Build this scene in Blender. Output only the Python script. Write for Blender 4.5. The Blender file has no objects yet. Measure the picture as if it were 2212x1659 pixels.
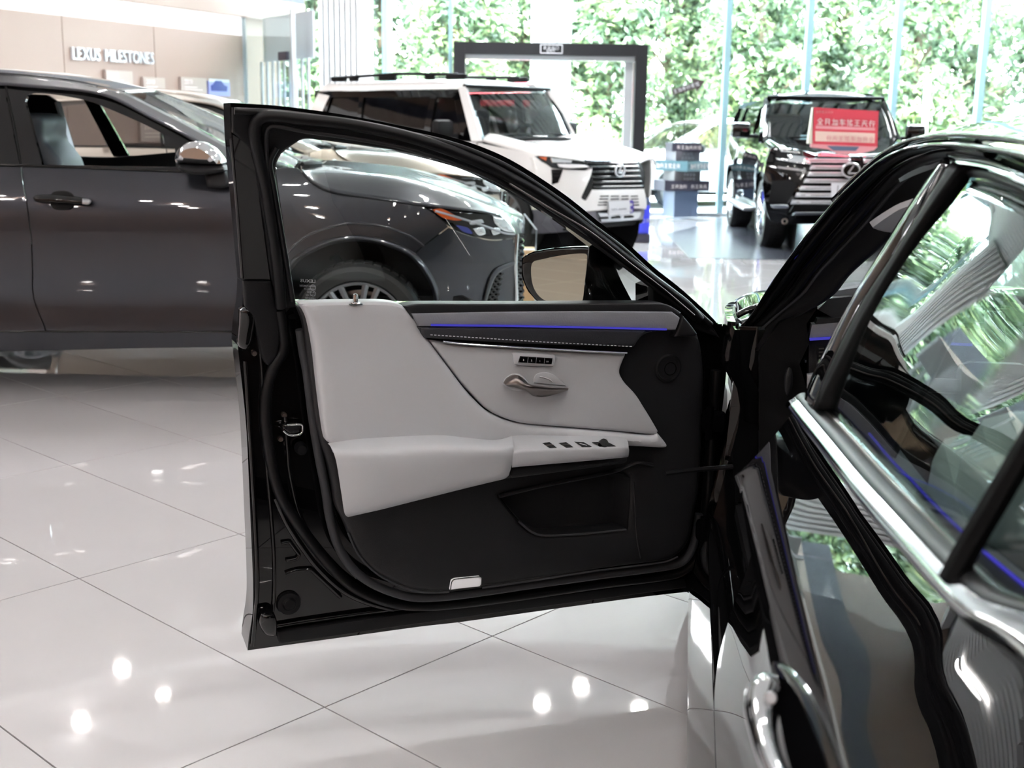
import bpy, bmesh, math, random
from mathutils import Vector, Matrix, geometry
rnd = random.Random(7)
S = bpy.context.scene
COL = S.collection
V3 = Vector
pi = math.pi
# ---------------------------------------------------------------- camera
F_PX, CX, CY, CAM_H = 2625.0, 1106.0, 829.5, 1.41
PITCH, ROLL = math.radians(12.16), math.radians(0.80)
FW = V3((0, math.cos(PITCH), -math.sin(PITCH)))
_r = V3((1, 0, 0)); _u = _r.cross(FW)
RT = _r * math.cos(ROLL) + _u * math.sin(ROLL)
UP = _u * math.cos(ROLL) - _r * math.sin(ROLL)
CAM = V3((0, 0, CAM_H))
cd = bpy.data.cameras.new('camera'); cam = bpy.data.objects.new('camera', cd); COL.objects.link(cam)
cd.sensor_width = 36.0; cd.lens = 36.0 * F_PX / 2212.0; cd.clip_start = 0.02; cd.clip_end = 400
m = Matrix((RT, UP, -FW)).transposed().to_4x4(); m.translation = CAM
cam.matrix_world = m
cd.dof.use_dof = True; cd.dof.focus_distance = 3.0; cd.dof.aperture_fstop = 5.6
S.camera = cam
# ---------------------------------------------------------------- world, sun, exposure
w = bpy.data.worlds.new('world'); S.world = w; w.use_nodes = True
nt = w.node_tree; nt.nodes.clear()
wo = nt.nodes.new('ShaderNodeOutputWorld'); bg = nt.nodes.new('ShaderNodeBackground')
sky = nt.nodes.new('ShaderNodeTexSky'); sky.sky_type = 'NISHITA'; sky.sun_disc = False
sky.sun_elevation = math.radians(58); sky.sun_rotation = math.radians(200); sky.air_density = 1.0; sky.dust_density = 3.0; sky.ozone_density = 1.0
mixw = nt.nodes.new('ShaderNodeMix'); mixw.data_type = 'RGBA'; mixw.inputs[0].default_value = 0.55
mixw.inputs[7].default_value = (9.0, 9.6, 10.0, 1)
nt.links.new(sky.outputs[0], mixw.inputs[6]); nt.links.new(mixw.outputs[2], bg.inputs[0])
bg.inputs[1].default_value = 3.0
nt.links.new(bg.outputs[0], wo.inputs[0])
sl = bpy.data.lights.new('sun', 'SUN'); sl.energy = 11.0; sl.angle = math.radians(1.0); sl.color = (1, 0.96, 0.88)
so = bpy.data.objects.new('sun', sl); COL.objects.link(so)
so.rotation_euler = (math.radians(38), 0, math.radians(20)); so.location = (0, 10, 20)
S.view_settings.view_transform = 'Standard'; S.view_settings.look = 'None'
S.view_settings.gamma = 1.0; S.view_settings.use_curve_mapping = False
S.view_settings.exposure = 1.2
S.cycles.max_bounces = 10; S.cycles.diffuse_bounces = 4; S.cycles.glossy_bounces = 5
S.cycles.transparent_max_bounces = 16; S.cycles.transmission_bounces = 6
S.cycles.caustics_reflective = False; S.cycles.caustics_refractive = False
S.cycles.sample_clamp_indirect = 6.0
S.cycles.use_denoising = True
# ---------------------------------------------------------------- pixel rays (photograph 2212 x 1659)
def ray(px, py): return FW * F_PX + RT * (px - CX) - UP * (py - CY)
def atz(px, py, z): d = ray(px, py); return CAM + d * ((z - CAM_H) / d.z)
def aty(px, py, y): d = ray(px, py); return CAM + d * (y / d.y)
class Chart:
    """a curved surface: base plane O,U,V,N plus a height h(a,b) along N"""
    def __init__(s, O, U, V, h=None, N=None):
        s.O = V3(O); s.U = V3(U).normalized(); s.V = V3(V).normalized()
        s.N = V3(N).normalized() if N is not None else s.U.cross(s.V).normalized()
        s.h = h or (lambda a, b: 0.0)
    def p(s, a, b, d=0.0): return s.O + s.U * a + s.V * b + s.N * (s.h(a, b) + d)
    def inv(s, px, py, d=0.0):
        r = ray(px, py); rn = r.dot(s.N); hh = d; a = b = 0
        for _ in range(14):
            t = ((s.O - CAM).dot(s.N) + hh) / rn
            q = CAM + r * t - s.O; a = q.dot(s.U); b = q.dot(s.V)
            hh = 0.5 * hh + 0.5 * (s.h(a, b) + d)
        return a, b
    def px(s, px, py, d=0.0): a, b = s.inv(px, py, d); return s.p(a, b, d)
# ---------------------------------------------------------------- objects
def tag(o, label=None, cat=None, group=None, kind=None):
    if label: o['label'] = label
    if cat: o['category'] = cat
    if group: o['group'] = group
    if kind: o['kind'] = kind
    return o
def empty(name, loc=(0, 0, 0), label=None, cat=None, group=None, rz=0.0):
    o = bpy.data.objects.new(name, None); COL.objects.link(o); o.location = loc; o.rotation_euler = (0, 0, rz)
    o.empty_display_size = 0.1
    return tag(o, label, cat, group)
def wloc(o):
    v = V3((0, 0, 0))
    while o is not None: v = v + V3(o.location); o = o.parent
    return v
def mesh(name, vs, fs, mat, parent=None, smooth=True, angle=35, kind=None, local=False):
    me = bpy.data.meshes.new(name)
    if parent is not None and not local:
        off = wloc(parent); vs = [V3(v) - off for v in vs]
    me.from_pydata([tuple(v) for v in vs], [], fs); me.update()
    if isinstance(mat, (list, tuple)):
        for mm in mat: me.materials.append(mm)
    elif mat is not None: me.materials.append(mat)
    if smooth:
        me.polygons.foreach_set('use_smooth', [True] * len(me.polygons))
        if angle < 180: me.set_sharp_from_angle(angle=math.radians(angle))
    o = bpy.data.objects.new(name, me); COL.objects.link(o)
    if parent is not None: o.parent = parent
    if kind: o['kind'] = kind
    return o
class MB:
    def __init__(s): s.v = []; s.f = []
    def add(s, vs, fs):
        n = len(s.v); s.v += [V3(v) for v in vs]; s.f += [tuple(i + n for i in f) for f in fs]; return s
    def box(s, c, size, R=None, bev=0.0):
        hx, hy, hz = size[0] / 2, size[1] / 2, size[2] / 2; c = V3(c)
        if bev <= 0:
            vs = [V3((x, y, z)) for z in (-hz, hz) for x, y in ((-hx, -hy), (hx, -hy), (hx, hy), (-hx, hy))]
            fs = [(3, 2, 1, 0), (4, 5, 6, 7), (0, 1, 5, 4), (1, 2, 6, 5), (2, 3, 7, 6), (3, 0, 4, 7)]
        else:
            b = min(bev, hx * .99, hy * .99, hz * .99)
            bm = bmesh.new(); bmesh.ops.create_cube(bm, size=1)
            for q in bm.verts: q.co = V3((q.co.x * 2 * hx, q.co.y * 2 * hy, q.co.z * 2 * hz))
            bmesh.ops.bevel(bm, geom=bm.edges[:], offset=b, segments=2, affect='EDGES', profile=.5)
            bm.verts.index_update(); vs = [q.co.copy() for q in bm.verts]; fs = [tuple(q.index for q in f.verts) for f in bm.faces]; bm.free()
        if R is not None: vs = [R @ q for q in vs]
        return s.add([c + q for q in vs], fs)
    def prism(s, poly, ext):
        """poly: list of 3D points (planar), ext: vector"""
        n = len(poly); ext = V3(ext); a = [V3(q) for q in poly]; b = [q + ext for q in a]
        nr = V3((0, 0, 0))
        for i in range(n): nr += a[i].cross(a[(i + 1) % n])
        if nr.dot(ext) > 0: a.reverse(); b.reverse()
        tri = geometry.tessellate_polygon([a])
        fs = []
        for t in tri:
            q = (a[t[1]] - a[t[0]]).cross(a[t[2]] - a[t[0]])
            t = tuple(t) if q.dot(ext) < 0 else tuple(reversed(t))
            fs.append(t); fs.append(tuple(n + i for i in reversed(t)))
        for i in range(n): j = (i + 1) % n; fs.append((i, i + n, j + n, j))
        return s.add(a + b, fs)
    def tube(s, pts, r, seg=8, closed=False, up=(0, 0, 1), r2=None, cap=True):
        pts = [V3(q) for q in pts]; n = len(pts); up = V3(up); rings = []
        for i, q in enumerate(pts):
            if closed: t = pts[(i + 1) % n] - pts[i - 1]
            else: t = pts[min(i + 1, n - 1)] - pts[max(i - 1, 0)]
            t.normalize(); x = t.cross(up)
            if x.length < 1e-4: x = t.cross(V3((1, .1, 0)))
            x.normalize(); y = x.cross(t)
            ra = r[i] if isinstance(r, (list, tuple)) else r; rb = ra if r2 is None else (r2[i] if isinstance(r2, (list, tuple)) else r2)
            rings.append([q + x * ra * math.cos(2 * pi * k / seg) + y * rb * math.sin(2 * pi * k / seg) for k in range(seg)])
        vs = [v for rg in rings for v in rg]; fs = []
        for i in range(n if closed else n - 1):
            j = (i + 1) % n
            for k in range(seg):
                l = (k + 1) % seg; fs.append((i * seg + k, i * seg + l, j * seg + l, j * seg + k))
        if not closed and cap: fs.append(tuple(reversed(range(seg)))); fs.append(tuple((n - 1) * seg + k for k in range(seg)))
        return s.add(vs, fs)
    def lathe(s, prof, c, axis, seg=48, closed=False):
        """prof: (r, t) pairs around axis through c"""
        c = V3(c); ax = V3(axis).normalized(); x = ax.cross(V3((0, 0, 1)))
        if x.length < 1e-3: x = V3((1, 0, 0))
        x.normalize(); y = ax.cross(x); n = len(prof)
        vs = [c + ax * t + x * r * math.cos(2 * pi * k / seg) + y * r * math.sin(2 * pi * k / seg) for r, t in prof for k in range(seg)]
        fs = []
        for i in range(n if closed else n - 1):
            j = (i + 1) % n
            for k in range(seg):
                l = (k + 1) % seg; fs.append((i * seg + k, i * seg + l, j * seg + l, j * seg + k))
        return s.add(vs, fs)
    def ball(s, c, rx, ry, rz, R=None, seg=16, rings=10):
        c = V3(c); vs = []; fs = []
        for i in range(rings + 1):
            th = pi * i / rings
            for k in range(seg):
                ph = 2 * pi * k / seg; q = V3((rx * math.sin(th) * math.cos(ph), ry * math.sin(th) * math.sin(ph), rz * math.cos(th)))
                if R is not None: q = R @ q
                vs.append(c + q)
        for i in range(rings):
            for k in range(seg): l = (k + 1) % seg; fs.append((i * seg + k, (i + 1) * seg + k, (i + 1) * seg + l, i * seg + l))
        return s.add(vs, fs)
    def grid(s, fn, nu, nv, flip=False):
        vs = [V3(fn(i / nu, j / nv)) for j in range(nv + 1) for i in range(nu + 1)]; fs = []
        for j in range(nv):
            for i in range(nu):
                a = j * (nu + 1) + i; q = (a, a + 1, a + nu + 2, a + nu + 1); fs.append(tuple(reversed(q)) if flip else q)
        return s.add(vs, fs)
    def build(s, name, mat, parent=None, **k): return mesh(name, s.v, s.f, mat, parent, **k)
def interp(x, tab):
    if x <= tab[0][0]: return tab[0][1]
    for (x0, y0), (x1, y1) in zip(tab, tab[1:]):
        if x <= x1:
            t = (x - x0) / (x1 - x0); return y0 + (y1 - y0) * t
    return tab[-1][1]
def sinterp(x, tab):
    """smooth (monotone-ish hermite) interpolation"""
    n = len(tab)
    if x <= tab[0][0]: return tab[0][1]
    if x >= tab[-1][0]: return tab[-1][1]
    for i in range(n - 1):
        if x <= tab[i + 1][0]: break
    def sl_(k):
        if k == 0: return (tab[1][1] - tab[0][1]) / (tab[1][0] - tab[0][0])
        if k == n - 1: return (tab[-1][1] - tab[-2][1]) / (tab[-1][0] - tab[-2][0])
        return (tab[k + 1][1] - tab[k - 1][1]) / (tab[k + 1][0] - tab[k - 1][0])
    x0, y0 = tab[i]; x1, y1 = tab[i + 1]; hh = x1 - x0; t = (x - x0) / hh; m0 = sl_(i) * hh; m1 = sl_(i + 1) * hh
    return (2 * t ** 3 - 3 * t * t + 1) * y0 + (t ** 3 - 2 * t * t + t) * m0 + (-2 * t ** 3 + 3 * t * t) * y1 + (t ** 3 - t * t) * m1
def spline(pts, closed=False, sub=6):
    """Catmull-Rom through pts (any dimension tuples); a trailing 'c' marks a corner"""
    P = [tuple(q[:-1]) if q[-1] == 'c' else tuple(q) for q in pts]; C = [q[-1] == 'c' for q in pts]; n = len(P)
    if sub <= 1: return P
    out = []; dim = len(P[0])
    for i in range(n if closed else n - 1):
        j = (i + 1) % n
        h_ = (i - 1) % n if (closed or i > 0) else i; k = (j + 1) % n if (closed or j < n - 1) else j
        p0 = P[i] if C[i] else P[h_]; p1 = P[i]; p2 = P[j]; p3 = P[j] if C[j] else P[k]
        if C[i] and C[j]: out.append(p1); continue
        for q in range(sub):
            t = q / sub
            l1 = math.dist(p1, p2) or 1e-9
            def tan(a, b, c):
                # centripetal-like clamp of the tangent to the segment length
                v = [(c[d] - a[d]) / 2 for d in range(dim)]; L = math.hypot(*v) or 1e-9
                s_ = min(1.0, 1.2 * l1 / L); return [x * s_ for x in v]
            m0 = tan(p0, p1, p2); m1 = tan(p1, p2, p3)
            a, b, c, e = 2 * t ** 3 - 3 * t * t + 1, t ** 3 - 2 * t * t + t, -2 * t ** 3 + 3 * t * t, t ** 3 - t * t
            out.append(tuple(a * p1[d] + b * m0[d] + c * p2[d] + e * m1[d] for d in range(dim)))
    if not closed: out.append(P[-1])
    return out
def inside(x, y, poly):
    r = False; j = len(poly) - 1
    for i in range(len(poly)):
        xi, yi = poly[i]; xj, yj = poly[j]
        if (yi > y) != (yj > y) and x < (xj - xi) * (y - yi) / (yj - yi) + xi: r = not r
        j = i
    return r
def segdist(x, y, poly, lim=1e9):
    best = lim * lim; n = len(poly)
    for i in range(n):
        ax, ay = poly[i]; bx, by = poly[(i + 1) % n]; dx, dy = bx - ax, by - ay; L = dx * dx + dy * dy
        t = 0 if L == 0 else max(0, min(1, ((x - ax) * dx + (y - ay) * dy) / L))
        q = (x - ax - t * dx) ** 2 + (y - ay - t * dy) ** 2
        if q < best: best = q
    return math.sqrt(best)
def tri2d(poly, holes, step, rings=()):
    """constrained triangulation of a polygon with holes; returns verts, tris, nloops"""
    loops = [poly] + list(holes); vs = []; es = []
    for lp in loops:
        n0 = len(vs); vs += [Vector(q) for q in lp]; es += [(n0 + i, n0 + (i + 1) % len(lp)) for i in range(len(lp))]
    extra = []
    for lp in loops if rings else []:
        n = len(lp)
        for off in rings:
            for i in range(n):
                ax, ay = lp[i - 1]; bx, by = lp[(i + 1) % n]; tx, ty = bx - ax, by - ay; L = math.hypot(tx, ty) or 1
                for sg in (1, -1):
                    q = (lp[i][0] - ty / L * off * sg, lp[i][1] + tx / L * off * sg)
                    if inside(*q, poly) and not any(inside(*q, h) for h in holes) and min(segdist(*q, l2) for l2 in loops) > off * .85: extra.append(q)
    mr = max(rings) if rings else 0
    x0 = min(q[0] for q in poly); x1 = max(q[0] for q in poly); y0 = min(q[1] for q in poly); y1 = max(q[1] for q in poly)
    nx = int((x1 - x0) / step) + 1; ny = int((y1 - y0) / step) + 1
    for j in range(ny + 1):
        for i in range(nx + 1):
            q = (x0 + (i + .5 * (j % 2)) * step, y0 + j * step * .9)
            if inside(*q, poly) and not any(inside(*q, h) for h in holes):
                if min(segdist(*q, l2) for l2 in loops) > max(mr * 1.15, step * .35): extra.append(q)
    vs += [Vector(q) for q in extra]
    r = geometry.delaunay_2d_cdt(vs, es, [], 0, 1e-7)
    ov, ot = r[0], r[2]; tris = []
    for t in ot:
        cx = sum(ov[i][0] for i in t) / len(t); cy = sum(ov[i][1] for i in t) / len(t)
        if inside(cx, cy, poly) and not any(inside(cx, cy, h) for h in holes):
            a, b, c = (ov[i] for i in t[:3])
            if (b[0] - a[0]) * (c[1] - a[1]) - (b[1] - a[1]) * (c[0] - a[0]) < 0: t = tuple(reversed(t))
            tris.append(tuple(t))
    return [(q[0], q[1]) for q in ov], tris, loops
def panel(name, ch, pts, mat, parent=None, d=0.0, th=0.01, step=0.05, holes=(), round_=0.0, ab=False, sub=6, relief=None, kind=None, angle=35, closed_back=True, sm=True, mirror=None):
    """a solid sheet: outline (photo pixels or chart coordinates) on a chart, front face at offset d, thickness th"""
    def conv(q):
        if ab: return tuple(q)
        return tuple(ch.inv(q[0], q[1], d)) + (('c',) if q[-1] == 'c' else ())
    poly = spline([conv(q) for q in pts], True, sub)
    hs = [spline([conv(q) for q in h], True, sub) for h in holes]
    el = max(.004, min(step, round_ * 2.2)) if round_ > 0 else step
    def dens(P):
        out = []
        for i, q in enumerate(P):
            r_ = P[(i + 1) % len(P)]; k = max(1, math.ceil(math.dist(q, r_) / el)); out += [(q[0] + (r_[0] - q[0]) * j / k, q[1] + (r_[1] - q[1]) * j / k) for j in range(k)]
        return out
    poly = dens(poly); hs = [dens(h) for h in hs]
    rings = (round_ * .12, round_ * .4, round_) if round_ > 0 else ()
    ov, tris, loops = tri2d(poly, hs, step, rings)
    loc = lambda q: (q[0], q[1])
    front = []; tot = [l for l in loops]
    for a, b in ov:
        dd = d
        if round_ > 0:
            e = min(segdist(a, b, l, ) for l in tot); t = min(1, e / round_); dd -= round_ * (1 - math.sqrt(max(0, 1 - (1 - t) ** 2)))
        if relief: dd += relief(a, b)
        front.append(ch.p(a, b, dd))
    n = len(front); ec = {}
    for t in tris:
        for i in range(len(t)):
            k = (t[i], t[(i + 1) % len(t)]); ec[k] = 1
    bd = [k for k in ec if (k[1], k[0]) not in ec]
    vs = list(front); fs = list(tris)
    if th > 0:
        back = [ch.p(a, b, d - th - (0 if round_ == 0 else 0)) for a, b in ov]
        if closed_back:
            vs += back; fs += [tuple(n + i for i in reversed(t)) for t in tris]; fs += [(b_, a_, a_ + n, b_ + n) for a_, b_ in bd]
        else:
            mp = {}
            for a_, b_ in bd:
                for i in (a_, b_):
                    if i not in mp: mp[i] = len(vs); vs.append(back[i])
            fs += [(b_, a_, mp[a_], mp[b_]) for a_, b_ in bd]
    if mirror is not None:
        mo, mn = mirror; vs = [v - mn * (2 * (v - mo).dot(mn)) for v in vs]; fs = [tuple(reversed(f)) for f in fs]
    elif ch.U.cross(ch.V).dot(ch.N) < 0: fs = [tuple(reversed(f)) for f in fs]
    return mesh(name, vs, fs, mat, parent, smooth=sm, angle=angle, kind=kind)
def cpath(ch, pts, d=0.0, sub=6, closed=False):
    """pixel polyline -> smooth 3D path on a chart"""
    ds = d if isinstance(d, (list, tuple)) else [d] * len(pts)
    q3 = [tuple(ch.px(q[0], q[1], dd)) + (('c',) if q[-1] == 'c' else ()) for q, dd in zip(pts, ds)]
    return [V3(q) for q in spline(q3, closed, sub)]
def strip(name, ch, pts, r, mat, parent=None, d=0.0, r2=None, sub=6, seg=8, closed=False, kind=None):
    return MB().tube(cpath(ch, pts, d, sub, closed), r, seg, closed, up=ch.N, r2=r2).build(name, mat, parent, angle=60, kind=kind)
def ribbon(name, A, B, mat, parent=None, th=0.01, kind=None):
    """solid strip between two 3D polylines of equal length, thickened along its normal"""
    n = len(A); vs = []; fs = []
    for i in range(n):
        t = A[min(i + 1, n - 1)] - A[max(i - 1, 0)]; nr = t.cross(B[i] - A[i])
        nr = nr.normalized() if nr.length > 1e-9 else V3((0, 0, 1))
        vs += [A[i], B[i], B[i] - nr * th, A[i] - nr * th]
    for i in range(n - 1):
        for k in range(4): l = (k + 1) % 4; fs.append((i * 4 + k, (i + 1) * 4 + k, (i + 1) * 4 + l, i * 4 + l))
    fs += [(0, 1, 2, 3), tuple((n - 1) * 4 + k for k in (3, 2, 1, 0))]
    fs = [tuple(reversed(f)) for f in fs]
    return mesh(name, vs, fs, mat, parent, angle=40, kind=kind)
def resample(P, n):
    P = [V3(q) for q in P]; L = [0]
    for a, b in zip(P, P[1:]): L.append(L[-1] + (b - a).length)
    out = []; j = 0
    for i in range(n):
        t = L[-1] * i / (n - 1)
        while j < len(P) - 2 and L[j + 1] < t: j += 1
        s_ = (t - L[j]) / ((L[j + 1] - L[j]) or 1); out.append(P[j].lerp(P[j + 1], min(1, max(0, s_))))
    return out
def dupe(o, parent=None, M=None):
    c = o.copy(); COL.objects.link(c); c.parent = parent
    for ch in [x for x in bpy.data.objects if x.parent == o]: dupe(ch, c)
    return c
def text_mesh(name, txt, size, O, U, V, mat, parent=None, ext=0.002, align='LEFT', kind=None, sx=1.0, mirror=False):
    cu = bpy.data.curves.new('tmp', 'FONT'); cu.body = txt; cu.size = size; cu.extrude = ext; cu.align_x = align; cu.resolution_u = 2
    ob = bpy.data.objects.new('tmp', cu); me0 = ob.to_mesh()
    U = V3(U).normalized(); V = V3(V).normalized(); N = U.cross(V)
    vs = [V3(O) + U * (v.co.x * sx * (-1 if mirror else 1)) + V * v.co.y + N * (v.co.z) for v in me0.vertices]; fs = [tuple(p.vertices) for p in me0.polygons]
    ob.to_mesh_clear(); bpy.data.objects.remove(ob); bpy.data.curves.remove(cu)
    return mesh(name, vs, fs, mat, parent, smooth=False, kind=kind)
# ---------------------------------------------------------------- materials
def sc(r, g, b):
    f = lambda c: (c / 255 / 12.92) if c / 255 <= .04045 else ((c / 255 + .055) / 1.055) ** 2.4
    return (f(r), f(g), f(b), 1)
def pmat(name, col, rough=.5, metal=0.0, coat=0.0, spec=.5, noise=None, bump=None, emit=None, es=0.0, coat_r=.02, sheen=0):
    mt = bpy.data.materials.new(name); mt.use_nodes = True; t = mt.node_tree; b = t.nodes['Principled BSDF']
    b.inputs['Base Color'].default_value = col; b.inputs['Roughness'].default_value = rough; b.inputs['Metallic'].default_value = metal
    b.inputs['Coat Weight'].default_value = coat; b.inputs['Coat Roughness'].default_value = coat_r; b.inputs['Specular IOR Level'].default_value = spec
    if emit: b.inputs['Emission Color'].default_value = emit; b.inputs['Emission Strength'].default_value = es
    if noise or bump:
        tc = t.nodes.new('ShaderNodeTexCoord')
    if noise:
        sc_, amt, stretch = (noise + ((1, 1, 1),))[:3]
        mp = t.nodes.new('ShaderNodeMapping'); mp.inputs['Scale'].default_value = stretch
        nz = t.nodes.new('ShaderNodeTexNoise'); nz.inputs['Scale'].default_value = sc_; nz.inputs['Detail'].default_value = 5
        t.links.new(tc.outputs['Object'], mp.inputs[0]); t.links.new(mp.outputs[0], nz.inputs['Vector'])
        mr = t.nodes.new('ShaderNodeMapRange'); mr.inputs[3].default_value = 1 - amt; mr.inputs[4].default_value = 1 + amt
        t.links.new(nz.outputs[0], mr.inputs[0])
        mx = t.nodes.new('ShaderNodeMix'); mx.data_type = 'RGBA'; mx.blend_type = 'MULTIPLY'; mx.inputs[0].default_value = 1
        mx.inputs[6].default_value = col; t.links.new(mr.outputs[0], mx.inputs[7]); t.links.new(mx.outputs[2], b.inputs['Base Color'])
    if bump:
        nz = t.nodes.new('ShaderNodeTexNoise'); nz.inputs['Scale'].default_value = bump[0]; nz.inputs['Detail'].default_value = 3
        t.links.new(tc.outputs['Object'], nz.inputs['Vector'])
        bp = t.nodes.new('ShaderNodeBump'); bp.inputs['Strength'].default_value = bump[1]; bp.inputs['Distance'].default_value = .002
        t.links.new(nz.outputs[0], bp.inputs['Height']); t.links.new(bp.outputs[0], b.inputs['Normal'])
    return mt
def glassmat(name, tint=(1, 1, 1, 1), ior=1.5, rough=0.0, boost=1.0):
    """thin sheet glass: fresnel mix of tinted transparency and mirror reflection"""
    mt = bpy.data.materials.new(name); mt.use_nodes = True; t = mt.node_tree; t.nodes.clear()
    o = t.nodes.new('ShaderNodeOutputMaterial'); mx = t.nodes.new('ShaderNodeMixShader'); tr = t.nodes.new('ShaderNodeBsdfTransparent'); gl = t.nodes.new('ShaderNodeBsdfGlossy')
    geo = t.nodes.new('ShaderNodeNewGeometry'); fr = t.nodes.new('ShaderNodeFresnel'); fr.inputs[0].default_value = ior
    # the same reflectance from both sides: flip the normal on back faces
    ml = t.nodes.new('ShaderNodeMath'); ml.operation = 'MULTIPLY'; ml.inputs[1].default_value = boost; ml.use_clamp = True
    lw = t.nodes.new('ShaderNodeLayerWeight'); lw.inputs[0].default_value = .5
    # schlick from facing: F0 + (1-F0)*facing^5
    pw = t.nodes.new('ShaderNodeMath'); pw.operation = 'POWER'; pw.inputs[1].default_value = 5.0
    ab_ = t.nodes.new('ShaderNodeVectorMath'); ab_.operation = 'DOT_PRODUCT'
    ac = t.nodes.new('ShaderNodeMath'); ac.operation = 'ABSOLUTE'; sb = t.nodes.new('ShaderNodeMath'); sb.operation = 'SUBTRACT'; sb.inputs[0].default_value = 1
    t.nodes.remove(fr); t.nodes.remove(lw)
    t.links.new(geo.outputs['Incoming'], ab_.inputs[0]); t.links.new(geo.outputs['Normal'], ab_.inputs[1]); t.links.new(ab_.outputs['Value'], ac.inputs[0]); t.links.new(ac.outputs[0], sb.inputs[1])
    t.links.new(sb.outputs[0], pw.inputs[0])
    f0 = ((ior - 1) / (ior + 1)) ** 2
    ma = t.nodes.new('ShaderNodeMath'); ma.operation = 'MULTIPLY_ADD'; ma.inputs[1].default_value = 1 - f0; ma.inputs[2].default_value = f0
    t.links.new(pw.outputs[0], ma.inputs[0]); t.links.new(ma.outputs[0], ml.inputs[0]); t.links.new(ml.outputs[0], mx.inputs[0])
    tr.inputs[0].default_value = tint; gl.inputs['Roughness'].default_value = rough
    t.links.new(tr.outputs[0], mx.inputs[1]); t.links.new(gl.outputs[0], mx.inputs[2]); t.links.new(mx.outputs[0], o.inputs[0])
    return mt
def emat(name, col, s):
    mt = bpy.data.materials.new(name); mt.use_nodes = True; t = mt.node_tree; t.nodes.clear()
    o = t.nodes.new('ShaderNodeOutputMaterial'); e = t.nodes.new('ShaderNodeEmission'); e.inputs[0].default_value = col; e.inputs[1].default_value = s
    t.links.new(e.outputs[0], o.inputs[0]); return mt
M = {}
M['tile'] = pmat('tile', sc(208, 205, 206), .03, spec=.75, coat=.35, coat_r=.02, noise=(3, .03))
M['grout'] = pmat('grout', sc(70, 66, 66), .8)
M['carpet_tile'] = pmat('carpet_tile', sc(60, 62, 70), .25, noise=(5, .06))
M['brown'] = pmat('brown', sc(160, 139, 129), .55, noise=(2, .02))
M['brown_mid'] = pmat('brown_mid', sc(140, 114, 98), .5, noise=(2, .03))
M['brown_dark'] = pmat('brown_dark', sc(120, 96, 84), .5, noise=(2, .03))
M['white_wall'] = pmat('white_wall', sc(225, 225, 226), .6)
M['ceil'] = pmat('ceil', sc(240, 239, 239), .7)
M['ceil_grey'] = pmat('ceil_grey', sc(150, 148, 150), .7)
M['slot_grey'] = pmat('slot_grey', sc(92, 92, 95), .8)
M['fin'] = pmat('fin', sc(240, 240, 240), .5)
M['alu'] = pmat('alu', sc(190, 196, 200), .35, metal=.6)
M['mullion'] = pmat('mullion', sc(150, 185, 195), .3, metal=.3)
M['portal'] = pmat('portal', sc(21, 21, 24), .45, spec=.3)
M['frost'] = pmat('frost', sc(215, 225, 235), .35)
M['glass_wall'] = glassmat('glass_wall', (.93, .98, .97, 1), 1.5)
M['glass_car'] = glassmat('glass_car', (.80, .88, .85, 1), 1.52)
M['glass_clear'] = glassmat('glass_clear', (.95, .98, .97, 1), 1.45)
M['glass_smoke'] = glassmat('glass_smoke', (.45, .42, .40, 1), 1.5)
M['glass_dark'] = glassmat('glass_dark', (.16, .15, .15, 1), 1.6)
M['lightbox'] = emat('lightbox', (1, .985, .97, 1), .85)
M['downlight'] = emat('downlight', (1, .96, .92, 1), 150.0)
M['black_matte'] = pmat('black_matte', sc(19, 19, 21), .55, spec=.15, bump=(400, .15))
M['black_trim'] = pmat('black_trim', sc(23, 23, 26), .5, spec=.35, bump=(500, .25), noise=(30, .08))
M['rubber'] = pmat('rubber', sc(13, 13, 15), .4, spec=.2)
M['rubber_soft'] = pmat('rubber_soft', sc(38, 39, 43), .7, noise=(60, .1))
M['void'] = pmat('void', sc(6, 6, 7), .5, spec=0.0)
M['gloss_black'] = pmat('gloss_black', sc(7, 7, 8), .3, coat=1.0, spec=0.0)
M['trim_dark'] = pmat('trim_dark', sc(13, 13, 14), .5, spec=.04, bump=(500, .2))
M['grille_metal'] = pmat('grille_metal', sc(214, 216, 220), .3, metal=.65)
M['paint_black'] = pmat('paint_black', sc(7, 7, 8), .3, coat=1.0, spec=0.0, coat_r=.006)
M['paint_grey'] = pmat('paint_grey', sc(46, 48, 55), .30, metal=.72, coat=1.0, coat_r=.015, noise=(900, .10))
M['paint_bronze'] = pmat('paint_bronze', sc(176, 166, 154), .30, metal=.7, coat=1.0, coat_r=.015, noise=(900, .08))
M['paint_white'] = pmat('paint_white', sc(240, 238, 236), .25, coat=1.0, coat_r=.02)
M['chrome'] = pmat('chrome', sc(225, 228, 230), .06, metal=1.0)
M['satin'] = pmat('satin', sc(140, 132, 128), .28, metal=1.0)
M['silver'] = pmat('silver', sc(170, 172, 176), .3, metal=.9)
M['rim_grey'] = pmat('rim_grey', sc(128, 130, 134), .28, metal=.9)
M['tire'] = pmat('tire', sc(26, 26, 27), .6, noise=(40, .12))
M['leather_white'] = pmat('leather_white', sc(188, 190, 194), .42, bump=(700, .12), noise=(6, .015))
M['leather_white2'] = pmat('leather_white2', sc(182, 184, 188), .45, bump=(700, .12))
M['leather_black'] = pmat('leather_black', sc(40, 41, 46), .5, bump=(600, .3))
M['suede'] = pmat('suede', sc(128, 130, 138), .75, noise=(14, .10, (1, 3, 5)), bump=(300, .3))
M['seat_dark'] = pmat('seat_dark', sc(46, 52, 60), .5)
M['blue_light'] = emat('blue_light', sc(84, 80, 218), .27)
M['lens'] = pmat('lens', sc(245, 245, 250), .15, emit=(1, .98, .95, 1), es=.06)
M['mark'] = pmat('mark', sc(200, 200, 205), .5)
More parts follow.
